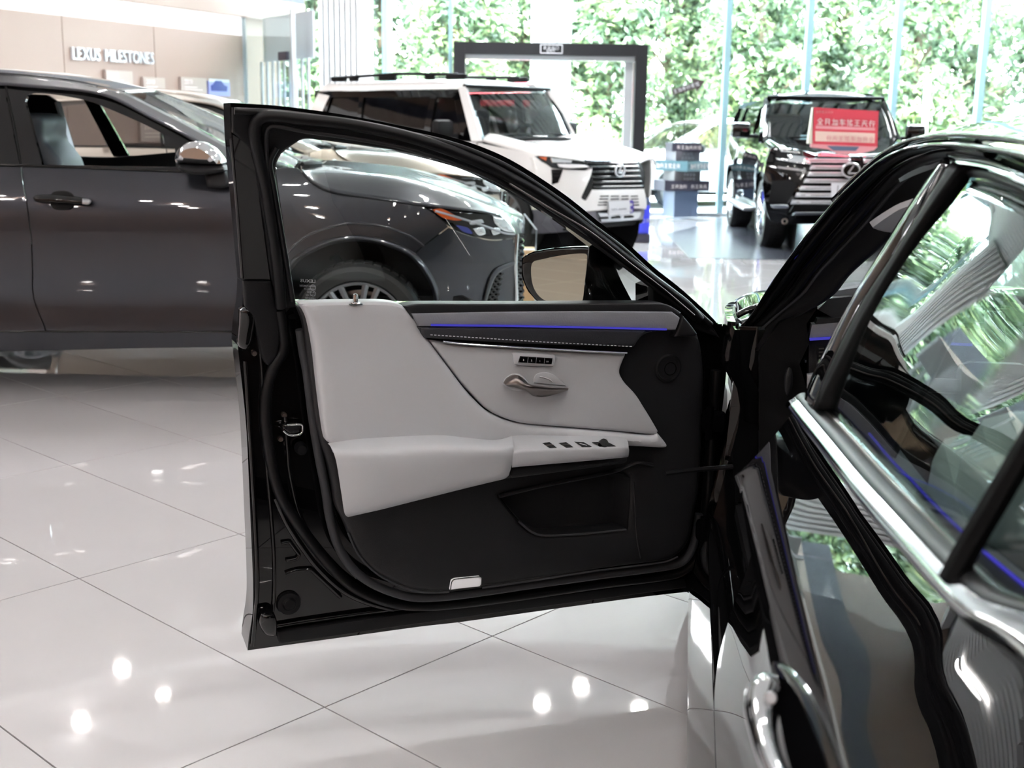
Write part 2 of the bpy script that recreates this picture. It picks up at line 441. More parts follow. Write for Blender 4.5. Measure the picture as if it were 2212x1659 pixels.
M['mark_dim'] = pmat('mark_dim', sc(150, 152, 158), .5)
M['amber'] = pmat('amber', sc(190, 80, 25), .25, coat=1)
M['mirror'] = pmat('mirror', sc(205, 200, 185), .01, metal=1.0)
M['label'] = pmat('label', sc(190, 190, 185), .5)
M['plate'] = pmat('plate', sc(222, 224, 228), .4)
M['purple'] = pmat('purple', sc(74, 58, 150), .4)
M['cardboard'] = pmat('cardboard', sc(196, 160, 120), .8, noise=(8, .06))
M['sign_dark'] = pmat('sign_dark', sc(50, 48, 62), .5)
M['sign_teal'] = pmat('sign_teal', sc(62, 98, 108), .5)
M['sign_grey'] = pmat('sign_grey', sc(100, 98, 106), .5)
M['sign_light'] = pmat('sign_light', sc(200, 204, 214), .5)
M['sign_base'] = pmat('sign_base', sc(84, 97, 120), .45)
M['sign_mid'] = pmat('sign_mid', sc(100, 98, 100), .5)
M['blue_panel'] = pmat('blue_panel', sc(62, 72, 225), .4)
M['red_card'] = pmat('red_card', sc(205, 62, 78), .45)
M['pink_card'] = pmat('pink_card', sc(222, 150, 155), .45)
M['cream_card'] = pmat('cream_card', sc(236, 206, 192), .45)
M['white_ink'] = pmat('white_ink', sc(245, 235, 235), .5)
M['cream_edge'] = pmat('cream_edge', sc(225, 222, 205), .5)
M['banner'] = pmat('banner', sc(205, 60, 72), .6)
M['bark'] = pmat('bark', sc(88, 76, 64), .9, noise=(10, .3))
M['asphalt'] = pmat('asphalt', sc(205, 205, 205), .8, noise=(1, .06))
M['hedge_ground'] = pmat('hedge_ground', sc(150, 165, 90), .9, noise=(2, .2))
M['photo_blue'] = pmat('photo_blue', sc(150, 156, 214), .35)
M['car_blue'] = pmat('car_blue', sc(44, 54, 130), .35)
M['plaque'] = pmat('plaque', sc(176, 163, 156), .35)
M['lettering'] = pmat('lettering', sc(226, 232, 238), .3, metal=.25)
M['outer_white'] = pmat('outer_white', sc(240, 240, 242), .3)
M['sign_brown'] = pmat('sign_brown', sc(54, 44, 43), .6)
def leafmat():
    mt = bpy.data.materials.new('leaf'); mt.use_nodes = True; t = mt.node_tree; t.nodes.clear()
    o = t.nodes.new('ShaderNodeOutputMaterial'); at = t.nodes.new('ShaderNodeAttribute'); at.attribute_name = 'tone'
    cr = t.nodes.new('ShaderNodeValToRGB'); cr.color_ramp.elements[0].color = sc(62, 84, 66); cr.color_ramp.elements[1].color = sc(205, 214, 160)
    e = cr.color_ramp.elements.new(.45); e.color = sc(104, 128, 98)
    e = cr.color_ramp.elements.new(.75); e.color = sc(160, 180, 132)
    df = t.nodes.new('ShaderNodeBsdfDiffuse'); tl = t.nodes.new('ShaderNodeBsdfTranslucent'); gl = t.nodes.new('ShaderNodeBsdfGlossy'); gl.inputs['Roughness'].default_value = .35
    m1 = t.nodes.new('ShaderNodeMixShader'); m1.inputs[0].default_value = .45; m2 = t.nodes.new('ShaderNodeMixShader'); m2.inputs[0].default_value = .08
    t.links.new(at.outputs['Fac'], cr.inputs[0]); t.links.new(cr.outputs[0], df.inputs[0]); t.links.new(cr.outputs[0], tl.inputs[0])
    t.links.new(df.outputs[0], m1.inputs[1]); t.links.new(tl.outputs[0], m1.inputs[2]); t.links.new(m1.outputs[0], m2.inputs[1]); t.links.new(gl.outputs[0], m2.inputs[2]); t.links.new(m2.outputs[0], o.inputs[0])
    return mt
M['leaf'] = leafmat()
# ---------------------------------------------------------------- setting: floor with its tiles
def struct(o): o['kind'] = 'structure'; return o
floor = struct(MB().box((1.0, 6.0, -.055), (26, 28.4, .1)).build('floor', M['grout'], smooth=False))
TY = .8242087986; TS1, TS2 = CAM_H / 2.373331759, CAM_H / 1.159276972; TA0, TB0 = -1.88116216, -3.80478550
te1 = V3((math.cos(TY), math.sin(TY), 0)); te2 = V3((-math.sin(TY), math.cos(TY), 0))
def tile_at(i, j): return te1 * ((i - TA0) * TS1) + te2 * ((j - TB0) * TS2)
g_ = .0022
tb = MB().box((TS1 / 2, TS2 / 2, -.0035), (TS1 - g_ * 2, TS2 - g_ * 2, .007)); 
tme = bpy.data.meshes.new('tile'); tme.from_pydata([tuple(v) for v in tb.v], [], tb.f); tme.materials.append(M['tile'])
def in_room(p): return -11.5 < p.x < 13.5 and -7.5 < p.y < 19.25
cand = []
for i in range(-40, 60):
    for j in range(-40, 40):
        c = tile_at(i + .5, j + .5)
        if in_room(c):
            d = c - CAM; zc = d.dot(FW); vis = False
            if zc > .3:
                x = CX + F_PX * d.dot(RT) / zc; y = CY - F_PX * d.dot(UP) / zc; vis = -500 < x < 2700 and 200 < y < 2900
            cand.append((0 if vis else 1, d.length, i, j))
cand.sort(); rest = MB()
floorL = floor.location.copy()
for n, (v, d, i, j) in enumerate(cand):
    if n < 300:
        o = bpy.data.objects.new('tile', tme); COL.objects.link(o); o.parent = floor
        o.location = tile_at(i, j); o.rotation_euler = (0, 0, TY)
    else:
        o_ = tile_at(i, j); rest.add([o_ + te1 * v.x + te2 * v.y + V3((0, 0, v.z)) for v in tb.v], tb.f)
rest.build('tile_field', M['tile'], floor, smooth=False, kind='stuff')
# dark display zone under the black off-roader
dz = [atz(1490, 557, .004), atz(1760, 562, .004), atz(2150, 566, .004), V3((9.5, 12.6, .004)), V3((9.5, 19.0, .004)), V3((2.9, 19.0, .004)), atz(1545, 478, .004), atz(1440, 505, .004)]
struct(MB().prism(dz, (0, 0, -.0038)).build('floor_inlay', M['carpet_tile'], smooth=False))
# ---------------------------------------------------------------- left wall with light cove, bulkhead and glass case
P1 = V3((-4.16, 19.17, 0)); P0 = V3((-6.10, 14.93, 0)); wU = (P1 - P0).normalized(); wN = V3((wU.y, -wU.x, 0))
WL = Chart(P0, wU, (0, 0, 1), N=wN)
wl = struct(MB().box(P0 + wU * -8 - wN * .16 + V3((0, 0, 2.6)), (27.4, .2, 5.2), Matrix.Rotation(math.atan2(wU.y, wU.x), 3, 'Z')).build('wall_left', M['brown_dark'], smooth=False))
aend = WL.inv(524, 60)[0]; a1 = WL.inv(136, 90)[0]; a2 = WL.inv(333, 90)[0]
cuts = [-20, -17.6, -15.2, -12.8, -10.4, -8, -5.6, -3.2, -1.2, a1, a2, aend]
zlo = 2.64; zhi = WL.inv(524, 37)[1]; ztop = WL.inv(600, 3)[1]
RW = Matrix.Rotation(math.atan2(wU.y, wU.x), 3, 'Z')
def wbox(name, a0, a1_, z0, z1, th, mat, parent=None, off=0.0):
    c = P0 + wU * ((a0 + a1_) / 2) + wN * (off + th / 2) + V3((0, 0, (z0 + z1) / 2))
    return MB().box(c, (a1_ - a0, th, z1 - z0), RW).build(name, mat, parent, smooth=False)
for p, q in zip(cuts, cuts[1:]):
    wbox('panel', p + .006, q - .006, .1, zlo - .004, .03, M['brown'], wl, -.03)
wbox('cove', -20, aend, zlo, zhi, .02, M['lightbox'], wl, -.05)['label'] = 'glowing white light cove'
abulk = WL.inv(648, 40)[0]; ab2 = WL.inv(448, 10)[0]
bk = struct(wbox('trim_1', -20, abulk, zhi, ztop, .30, M['brown'], None, -.2))
struct(wbox('trim_2', -20, abulk, ztop, ztop + .5, .28, M['sign_dark'], None, -.2))
struct(wbox('baseboard_left', -20, aend, 0, .1, .02, M['black_matte'], None, -.03))
# wall beyond trim, up to the ceiling
# glass case at the end of the wall
gc = struct(empty('window_1', P0 + wU * aend))
q0 = WL.px(527, 100); q0.z = 0; q1 = aty(633, 100, 17.6); q1.z = 0; gU = (q1 - q0).normalized(); gL = (q1 - q0).length; RGc = Matrix.Rotation(math.atan2(gU.y, gU.x), 3, 'Z'); gN = V3((gU.y, -gU.x, 0))
GCc = Chart(q0, gU, (0, 0, 1), N=gN)
def cbox(name, a0, a1_, z0, z1, th, mat, off=0.0): return MB().box(q0 + gU * ((a0 + a1_) / 2) + gN * off + V3((0, 0, (z0 + z1) / 2)), (a1_ - a0, th, z1 - z0), RGc).build(name, mat, gc, smooth=False)
cbox('pane', .02, gL - .02, .05, zhi - .02, .012, M['glass_wall'])
cbox('frame', gL - .02, gL + .03, 0, zhi, .06, M['alu']); cbox('frame', -.03, .02, 0, zhi, .06, M['alu'])
h0 = GCc.inv(608, 113); h1 = GCc.inv(626, 130); cbox('hinge', h0[0], h1[0], h1[1], h0[1], .05, M['sign_dark'], .03)
zt_ = GCc.inv(580, 128)[1]
for k in range(9):
    a_k = .06 + (gL - .12) * k / 8; cbox('blind_slat', a_k - .034, a_k + .034, .05, zt_, .02, M['frost'], -.25)
cbox('back_sheet', .0, gL, zt_, zhi, .02, M['frost'], -.32)
# milestone lettering and plaques
lt0 = WL.px(155, 128, .012); lt1 = WL.px(330, 138.5, .012); ltop = WL.px(155, 101, .012)
let = empty('wall_lettering', lt0, 'raised white LEXUS MILESTONES letters on the brown wall', 'lettering')
U_ = (lt1 - lt0).normalized(); Hc = (ltop - lt0).z
word = 'LEXUS MILESTONES'; LEN = (lt1 - lt0).length; ws_ = []
for c in word:
    if c == ' ': ws_.append((0, .40)); continue
    cu = bpy.data.curves.new('tmp', 'FONT'); cu.body = c; cu.size = 1; ob = bpy.data.objects.new('tmp', cu); me0 = ob.to_mesh()
    xs_ = [v.co.x for v in me0.vertices]; ws_.append((min(xs_), max(xs_) - min(xs_))); ob.to_mesh_clear(); bpy.data.objects.remove(ob)
gap_ = .10; tot = sum(q[1] + gap_ for q in ws_) - gap_; k_ = LEN / tot; x = 0; sz_l = Hc / .70
for c, (x0_, w_) in zip(word, ws_):
    if c != ' ': text_mesh('letter', c, sz_l, lt0 + U_ * ((x - x0_) * k_), U_, (0, 0, 1), M['lettering'], let, ext=.03, sx=k_ / sz_l)
    x += w_ + gap_
def plaque(name, x0, y0, x1, y1, txt, label, cat='plaque', mat='plaque', tx=.12, grp=None):
    a, zt = WL.inv(x0, y0, .05); b, _ = WL.inv(x1, y0, .05); zb = WL.inv(x0, y1, .05)[1]
    o = empty(name, WL.p((a + b) / 2, zb, .03), label, cat)
    wbox('plate', a, b, zb, zt, .045, M[mat], o, .005)
    if txt:
        text_mesh('lettering', txt, (zt - zb) * .42, WL.p(a + (b - a) * tx, zt - (zt - zb) * .45, .052), wU, (0, 0, 1), M['white_ink'], o, .003)
        for k in range(2): wbox('text_line', a + (b - a) * .12, a + (b - a) * (.62 + .2 * k), zt - (zt - zb) * (.66 + .16 * k), zt - (zt - zb) * (.62 + .16 * k), .004, M['white_ink'], o, .05)
    return o
plaque('milestone_plaque', 229, 151, 286, 184, '2014', 'pale milestone plaque reading 2014 directly under the wall letters')
plaque('milestone_plaque', 310, 166, 356, 198, '2018', 'pale milestone plaque reading 2018 between the 2014 and 2019 plaques')
plaque('milestone_plaque', 391, 166, 446, 199, '2019', 'pale milestone plaque reading 2019 beside the blue car picture')
plaque('milestone_plaque', 303, 258, 372, 305, '2017', 'pale milestone plaque reading 2017 seen through the grey crossover window', tx=.1)
pp = plaque('picture_panel', 451, 175, 496, 206, None, 'small blue picture of a car on the brown wall', 'picture', 'photo_blue')
a_, z_ = WL.inv(455, 199, .055); b_ = WL.inv(492, 199, .055)[0]
ww = b_ - a_
MB().prism([WL.p(a_ + ww * u, z_ + ww * v, .052) for u, v in ((.05, .05), (.95, .05), (1, .22), (.8, .28), (.65, .42), (.3, .42), (.18, .28), (.03, .24))], wN * .004).build('car_print', M['car_blue'], pp, smooth=False)
wbox('sky_print', WL.inv(452, 190, .05)[0], WL.inv(495, 190, .05)[0], z_ + .15, z_ + .19, .003, M['frost'], pp, .05)
# ---------------------------------------------------------------- front curtain wall
def gy(x): return 19.35 + .025 * x
def gpx(px, z=None, py=None):
    """point on the curtain wall plane under photo column px"""
    py = 200 if py is None else py
    r = ray(px, py); t = (19.35 - 0) / (r.y - .025 * r.x); return CAM + r * t
GZ = 5.0
win = struct(empty('window_2', (0, 19.35, 0)))
gang = math.atan2(.025, 1); RG = Matrix.Rotation(gang, 3, 'Z')
def gbox(name, x0, x1, z0, z1, th, mat, parent, off=0.0):
    c = V3(((x0 + x1) / 2, gy((x0 + x1) / 2) + off, (z0 + z1) / 2)); return MB().box(c, (x1 - x0, th, z1 - z0), RG).build(name, mat, parent, smooth=False)
XL = [gpx(p).x for p in (846, 977)]
mull = [gpx(p).x for p in (1394, 1566, 1740, 1930, 2116)]
PX0, PX1 = gpx(980).x, gpx(1392).x; PZ = gpx(1180, py=95).z
while mull[-1] < 12.5: mull.append(mull[-1] + 1.33)
cols = [gpx(560).x - 1.0, gpx(634).x, gpx(689).x, gpx(831).x, XL[1]]
for x in (gpx(831).x, XL[1] - .03):
    gbox('mullion', x - .03, x + .03, 0, GZ, .10, M['mullion'], win)
gbox('mullion', gpx(833).x, gpx(846).x, 0, GZ, .12, M['outer_white'], win, .1)
for x in mull[1:]: gbox('mullion', x - .045, x + .045, 0, GZ, .14, M['mullion'], win)
for p, q in list(zip(cols, cols[1:])) + list(zip(mull, mull[1:])): gbox('pane', p + .02, q - .02, .03, GZ, .016, M['glass_wall'], win)
g3 = [PX0, gpx(1197).x, PX1]
for p, q in zip(g3, g3[1:]): gbox('pane', p + .01, q - .01, PZ + .03, GZ, .016, M['glass_wall'], win)
gbox('sill', cols[0], XL[1], 0, .05, .16, M['alu'], win); gbox('sill', PX1, 12.6, 0, .05, .16, M['alu'], win)
# glass fins bracing the transom
for px in (1008, 1200):
    x = gpx(px).x; MB().box((x, gy(x) - .16, (PZ + GZ) / 2), (.018, .3, GZ - PZ)).build('glass_fin', M['glass_wall'], win, smooth=False)
struct(MB().box((.7, 19.36, GZ + .35), (25.6, .3, .7), RG).build('wall_front', M['ceil'], smooth=False))
# entrance portal
door = struct(empty('door_1', ((PX0 + PX1) / 2, gy(.5), 0)))
pw = gpx(1005).x - PX0; ph = PZ - gpx(1180, py=121).z
gbox('post', PX0, PX0 + pw, 0, PZ, .5, M['portal'], door); gbox('post', PX1 - pw, PX1, 0, PZ, .5, M['portal'], door)
gbox('lintel', PX0 + pw, PX1 - pw, PZ - ph, PZ, .5, M['portal'], door)
gbox('track', PX0 + pw, PX1 - pw, PZ - ph - .07, PZ - ph, .1, M['alu'], door, -.1)
mid = gpx(1180).x
gbox('leaf_pane', PX0 + pw + .02, mid - .01, .03, PZ - ph - .07, .014, M['glass_wall'], door)
gbox('leaf_pane', mid + .01, PX1 - pw - .1, .03, PZ - ph - .07, .014, M['glass_wall'], door)
gbox('stile', PX1 - pw - .14, PX1 - pw - .02, 0, PZ - ph - .07, .06, M['alu'], door)
for px in (1169, 1194):
    x = gpx(px).x; MB().tube([(x, gy(x) - .1, .75), (x, gy(x) - .1, gpx(px, py=216).z)], .025, 10).build('pull_handle', M['alu'], door)
# exit sign on the lintel
sx0, sx1 = gpx(1167, py=110).x, gpx(1213, py=110).x; sz0, sz1 = gpx(1190, py=117).z, gpx(1190, py=99).z
es = empty('exit_sign', ((sx0 + sx1) / 2, gy(.7) - .26, sz0), 'small framed emergency exit sign on the black portal lintel', 'sign')
gbox('sign_plate', sx0, sx1, sz0, sz1, .02, M['black_matte'], es, -.265)
for z in (sz0, sz1): gbox('border', sx0, sx1, z - .006, z + .006, .03, M['mark'], es, -.265)
for x in (sx0, sx1): gbox('border', x - .006, x + .006, sz0, sz1, .03, M['mark'], es, -.265)
def hanzi(parent, O, U, V, size, seeds, mat, name='character', th=.002, gap=1.15):
    """block characters drawn as little stroke boxes"""
    U = V3(U).normalized(); V = V3(V).normalized(); N = U.cross(V); rr = random.Random(seeds)
    R = Matrix((U, V, N)).transposed()
    n = seeds if isinstance(seeds, int) else len(seeds)
    return U, V, N, R
def glyph_row(parent, O, U, V, size, strokes, mat, gap=1.18):
    U = V3(U).normalized(); V = V3(V).normalized(); N = U.cross(V); R = Matrix((U, V, N)).transposed(); O = V3(O)
    for k, st in enumerate(strokes):
        mb = MB(); o = O + U * (k * size * gap)
        for x0, y0, x1, y1 in st:
            a = o + U * x0 * size + V * y0 * size; b = o + U * x1 * size + V * y1 * size; d = b - a
            ang = math.atan2(d.dot(V), d.dot(U)); R2 = R @ Matrix.Rotation(ang, 3, 'Z')
            mb.box((a + b) / 2 + N * .001, (d.length + size * .08, size * .09, .004), R2)
        mb.build('character', mat, parent, smooth=False)
H_ = {'an': [(.1, .82, .9, .82), (.5, .98, .5, .84), (.1, .5, .9, .5), (.45, .7, .2, .3), (.2, .3, .8, .02), (.75, .48, .2, .02)],
 'quan': [(.5, .98, .1, .6), (.5, .98, .9, .6), (.25, .52, .75, .52), (.25, .3, .75, .3), (.1, .04, .9, .04), (.5, .52, .5, .04)],
 'chu': [(.5, .98, .5, .04), (.15, .8, .15, .52), (.85, .8, .85, .52), (.15, .52, .85, .52), (.1, .4, .1, .04), (.9, .4, .9, .04), (.1, .04, .9, .04)],
 'kou': [(.15, .85, .85, .85), (.15, .85, .15, .08), (.85, .85, .85, .08), (.15, .08, .85, .08)],
 'jia': [(.3, .95, .3, .1), (.1, .7, .5, .7), (.6, .75, .9, .75), (.6, .75, .6, .2), (.9, .75, .9, .2), (.6, .2, .9, .2), (.05, .1, .95, .04)],
 'che': [(.1, .8, .9, .8), (.4, .98, .2, .5), (.2, .5, .85, .5), (.05, .26, .95, .26), (.5, .7, .5, 0)],
 'yue': [(.2, .9, .8, .9), (.2, .9, .2, .05), (.8, .9, .8, .05), (.2, .62, .8, .62), (.2, .36, .8, .36)],
 'wang': [(.15, .88, .85, .88), (.2, .5, .8, .5), (.08, .06, .92, .06), (.5, .88, .5, .06)],
 'tian': [(.15, .85, .85, .85), (.1, .5, .9, .5), (.5, .85, .1, .02), (.5, .5, .92, .02)],
 'xing': [(.35, .95, .1, .65), (.35, .65, .08, .4), (.24, .5, .24, .02), (.5, .8, .92, .8), (.45, .5, .95, .5), (.74, .5, .74, .02)],
 'ge': [(.08, .75, .35, .75), (.2, .95, .2, .02), (.65, .95, .45, .6), (.6, .8, .9, .8), (.88, .8, .45, .4), (.5, .32, .88, .32), (.5, .32, .5, .04), (.88, .32, .88, .04), (.5, .04, .88, .04)]}
w_ = sx1 - sx0
glyph_row(es, (sx0 + w_ * .12, gy(.7) - .285, sz0 + (sz1 - sz0) * .42), (1, .025, 0), (0, 0, 1), w_ * .16, [H_['an'], H_['quan'], H_['chu'], H_['kou']], M['mark'])
text_mesh('lettering', 'EXIT', w_ * .2, (sx0 + w_ * .28, gy(.7) - .285, sz0 + (sz1 - sz0) * .1), (1, .025, 0), (0, 0, 1), M['mark'], es, .002)
# fluted white column
pc = struct(empty('column_1', (gpx(745).x, 18.6, 0)))
x0, x1 = gpx(690).x * .96, gpx(800).x * .96
MB().box(((x0 + x1) / 2, 18.78, 2.5), (x1 - x0, .34, 5.0)).build('shaft', M['fin'], pc, smooth=False)
for k in range(8):
    x = x0 + .03 + k * (gpx(712).x - gpx(700.3).x) * .96
    MB().box((x, 18.57, 2.5), (.05, .1, 5.0)).build('flute', M['fin'], pc, smooth=False)
oc = struct(empty('column_2', (.62, 21.2, 0)))
xa, xb = gpx(1146).x * 1.08, gpx(1231).x * 1.08
MB().box(((xa + xb) / 2, 21.2, 3), (xb - xa, .6, 6), bev=.02).build('shaft', M['outer_white'], oc, smooth=False)
MB().box(((xa + xb) / 2 + .01, 20.88, 3), ((xb - xa) * .52, .06, 6)).build('face_panel', M['white_wall'], oc, smooth=False)
# ---------------------------------------------------------------- other walls, ceiling
struct(MB().box((13.4, 6, 2.6), (.2, 28, 5.2)).build('wall_right', M['white_wall'], smooth=False))
wbk = struct(MB().box((1, -7.6, 2.6), (26, .2, 5.2)).build('wall_back', M['brown_dark'], smooth=False))
for k in range(12): MB().box((-10.5 + k * 2.1, -7.48, 2.3), (2.08, .03, 4.5)).build('panel', M['brown_mid'], wbk, smooth=False)
struct(MB().box((-11.8, 1, 2.6), (.2, 17, 5.2)).build('wall_left_rear', M['brown'], smooth=False))
ce = struct(MB().box((.7, 6, 5.6), (26.4, 29, .2)).build('ceiling', M['ceil'], smooth=False))
def arc(r, n=64): return [V3((.3 + r * math.sin(t), 4.4 + r * math.cos(t), 0)) for t in [2 * pi * k / n for k in range(n)]]
def ring(name, r0, r1, z0, z1, mat, n=72):
    mb = MB(); pr = [(r0, z0), (r1, z0), (r1, z1), (r0, z1)]
    mb.lathe(pr, (.3, 4.4, 0), (0, 0, 1), n, closed=True); return mb.build(name, mat, ce, angle=40)
ring('soffit', 5.2, 7.6, 4.84, 4.90, M['ceil']); ring('fascia', 7.6, 7.75, 4.82, 5.1, M['ceil_grey']); ring('ring_band', 9.45, 9.6, 4.85, 5.1, M['ceil_grey']); ring('ring_band', 9.6, 9.95, 4.92, 5.05, M['fin'])
ring('inner_soffit', 0.1, 5.2, 4.80, 4.86, M['ceil'])
MB().box((.7, 16.9, 5.22), (26, 5.2, .04)).build('slot_back', M['slot_grey'], ce, smooth=False)
MB().box((.7, 12.6, 5.22), (26, 3.6, .04)).build('slot_back', M['slot_grey'], ce, smooth=False)
dv = V3((.80, .60, 0)); Rz = Matrix.Rotation(math.atan2(dv.y, dv.x), 3, 'Z')
for k in range(64):      # bold louvre over the glass front
    xs = -8.5 + k * .34; L = 5.0 / dv.y * .92
    a = V3((xs, 14.55, 5.1)); b = a + dv * L
    MB().box((a + b) / 2, (L, .15, .09), Rz).build('slat', M['fin'], ce, smooth=False)
dv2 = V3((.93, -.36, 0)); Rz2 = Matrix.Rotation(math.atan2(dv2.y, dv2.x), 3, 'Z')
for k in range(56):      # fine louvre inside the ring
    y = 11.9 + k * .15; a = V3((-6.5, y + 1.0, 5.12)); 
    # clip to the annulus zone by length
    pts = [a + dv2 * (t * .1) for t in range(140)]
    ok = [q for q in pts if 7.8 < math.hypot(q.x - .3, q.y - 4.4) < 9.4 and q.y > 9.5]
    if len(ok) > 8:
        MB().box((ok[0] + ok[-1]) / 2, ((ok[-1] - ok[0]).length, .09, .03), Rz2).build('fine_slat', M['fin'], ce, smooth=False)
lamps = [(.39, 12.74, 5.07), (.86, 13.18, 5.07), (1.49, 12.64, 5.07), (-3.96, 12.86, 5.07), (-4.65, 12.17, 5.07), (-4.62, 13.48, 5.07), (-4.31, 15.9, 5.0), (2.1, 14.1, 5.07), (.6, 14.2, 5.07), (6.2, 12.7, 5.07), (7.4, 13.2, 5.07), (5.5, 10.5, 5.0)]
for y in (-6.4, -5.2, -4.0, -2.8, -1.6, -.4):
    for x in (-9, -7.2, -5.4, -3.6, -1.8, .3, 2.4, 4.6, 7, 9.4):
        lamps.append((x + .15 * math.sin(y * 3), y, 5.07))
for y in (1.2, 3.4): 
    for x in (-8.6, -6.9, 6.5, 9): lamps.append((x, y, 5.07))
for y in (0, 2.2, 6.5, 8.5):
    for x in (-1.6, .3, 2.2): lamps.append((x, y, 4.79))
for x, y, z in lamps:
    zz = z
    l = MB().lathe([(.0, 0), (.075, 0), (.075, .03), (0, .03)], (x, y, zz - .03), (0, 0, 1), 20).build('downlight_lens', M['downlight'], ce)
    MB().lathe([(.088, -.005), (.115, -.005), (.115, .04), (.088, .04)], (x, y, zz - .03), (0, 0, 1), 20, closed=True).build('downlight_rim', M['ceil'], ce)
MB().box((.7, -3.4, 5.19), (25, 8.2, .06)).build('dark_raft', M['brown_dark'], ce, smooth=False)
# room lighting: fill lamps added under the ceiling, each with a plain frame
def alight(name, loc, size, power, rot=(0, 0, 0), col=(.97, .98, 1)):
    l = bpy.data.lights.new(name, 'AREA'); l.shape = 'RECTANGLE'; l.size, l.size_y = size; l.energy = power; l.color = col
    o = bpy.data.objects.new(name, l); COL.objects.link(o); o.location = loc; o.rotation_euler = rot; return o
for i, (x, y, pw_) in enumerate(((-6.5, 9, 260), (-6, 3.5, 230), (5.5, 9, 260), (6, 3.5, 230), (0, 16.3, 200), (7, 16.3, 200))):
    alight('ceiling_fill_light', (x, y, 5.05), (1.2, 1.2), pw_)
    MB().box((x, y, 5.09), (1.3, 1.3, .05)).build('fill_light_frame', M['ceil'], ce, smooth=False)

# ---------------------------------------------------------------- outdoors
gnd = struct(MB().box((2, 45, -.06), (90, 51, .1)).build('ground', M['asphalt'], smooth=False))
def foliage_mesh(seed, R, z0, z1, n, leaf, clumps, bright=0.0):
    rr = random.Random(seed); vs = []; fs = []; tone = []
    cl = []
    for _ in range(clumps):
        t = rr.random(); zc = z0 + (z1 - z0) * t; rad = R * (math.sin(pi * (.12 + .82 * t)) ** .6) * (.55 + .45 * rr.random()); an = rr.random() * 2 * pi
        cl.append((rad * math.cos(an), rad * math.sin(an), zc, .25 + .38 * rr.random(), rr.random()))
    for _ in range(n):
        x, y, z, r, tn = cl[rr.randrange(len(cl))]
        d = V3((rr.gauss(0, 1), rr.gauss(0, 1), rr.gauss(0, .75))).normalized() * r * (rr.random() ** .4)
        c = V3((x, y, z)) + d; s = leaf * (.6 + .8 * rr.random())
        nn = (d.normalized() * .5 + V3((rr.gauss(0, .6), rr.gauss(0, .6), .35 + rr.random()))).normalized(); u = nn.cross(V3((rr.gauss(0, 1), rr.gauss(0, 1), .3))).normalized(); v = nn.cross(u)
        k = len(vs); droop = nn * (-.18 * s)
        vs += [c - u * s, c - v * s * .45, c + u * s + droop, c + v * s * .45]; fs += [(k, k + 1, k + 2), (k, k + 2, k + 3)]
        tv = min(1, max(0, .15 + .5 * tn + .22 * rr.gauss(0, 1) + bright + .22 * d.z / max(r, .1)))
        tone += [tv] * 4
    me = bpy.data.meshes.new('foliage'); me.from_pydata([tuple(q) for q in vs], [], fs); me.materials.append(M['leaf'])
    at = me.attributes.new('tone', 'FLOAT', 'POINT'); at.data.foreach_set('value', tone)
    return me
fol = [foliage_mesh(1, 1.15, .8, 7.0, 13000, .115, 130, -.10), foliage_mesh(2, 1.2, 1.2, 7.4, 13000, .11, 140, -.03), foliage_mesh(3, 1.1, .7, 6.6, 12000, .11, 120, .03)]
def tree(x, y, v, label, s=1.0, rz=0.0):
    t = empty('tree', (x, y, 0), label, 'tree', 'trees outside the glass front', rz); t.scale = (s, s, s)
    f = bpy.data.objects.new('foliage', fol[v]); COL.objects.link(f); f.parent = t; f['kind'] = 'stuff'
    mb = MB().tube([(0, 0, -.05), (.05, .03, 1.2), (-.04, .02, 2.6), (.06, -.03, 4.6), (0, 0, 6.6)], [.17, .13, .11, .08, .03], 10)
    for k in range(7):
        a = k * 2.4; z = 1.6 + k * .6; mb.tube([(0, 0, z), (.7 * math.cos(a), .7 * math.sin(a), z + .55), (1.4 * math.cos(a), 1.4 * math.sin(a), z + .9)], [.05, .035, .015], 6)
    mb.build('trunk', M['bark'], t, local=True)
names = ['leafy tree outside, behind the fluted white column', 'leafy tree outside, left of the entrance portal', 'dense tree outside, in the left half of the entrance portal', 'dark-trunked tree outside, in the right half of the entrance portal', 'leafy tree outside, behind the arrow sign', 'leafy tree outside, behind the third glass mullion', 'tree outside, above the black off-roader', 'tree outside, right of the red bonnet board', 'bright tree outside, above the black sedan roof']
xs = [-8.6, -4.9, -1.35, 2.1, 5.55, 9.0, 12.5, 16.0, 19.6]
for i, (x, nm) in enumerate(zip(xs, names)):
    tree(x * 1.02, 29.0 + .2 * math.sin(i * 2.1), i % 3, nm, 1.0, i * 1.3)
FAR = ('the brown wall end', 'the fluted column, at its left', 'the roof rails of the white off-roader', 'the left door leaf of the portal', 'the right portal post', 'the arrow sign, at its right', 'the left mirror of the black off-roader', 'the roof of the black off-roader', 'the white pole', 'the black saloon roof')
for i, x in enumerate((-11.2, -7.3, -3.5, .2, 3.9, 7.6, 11.3, 15.0, 18.7, 22.4)):
    tree(x * 1.0, 32.7 + .2 * math.cos(i), (i + 1) % 3, 'middle-row tree outside, behind ' + FAR[i], 1.0, i * .9); tree(x * 1.03 + 1.75, 36.4 + .2 * math.cos(i * 2), (i + 2) % 3, 'farthest-row tree outside, right of ' + FAR[i], 1.05, i * 1.9)
hm = foliage_mesh(9, 1.0, .1, 1.0, 2200, .12, 40, .38)
SHR = ('behind the fluted white column', 'behind the rear of the white off-roader', 'behind the red banner', 'behind the right leaf of the entrance portal', 'behind the stacked signpost', 'between signpost and black off-roader', 'behind the left side of the black off-roader', 'behind the red bonnet board', 'around the foot of the white pole', 'behind the black saloon roof')
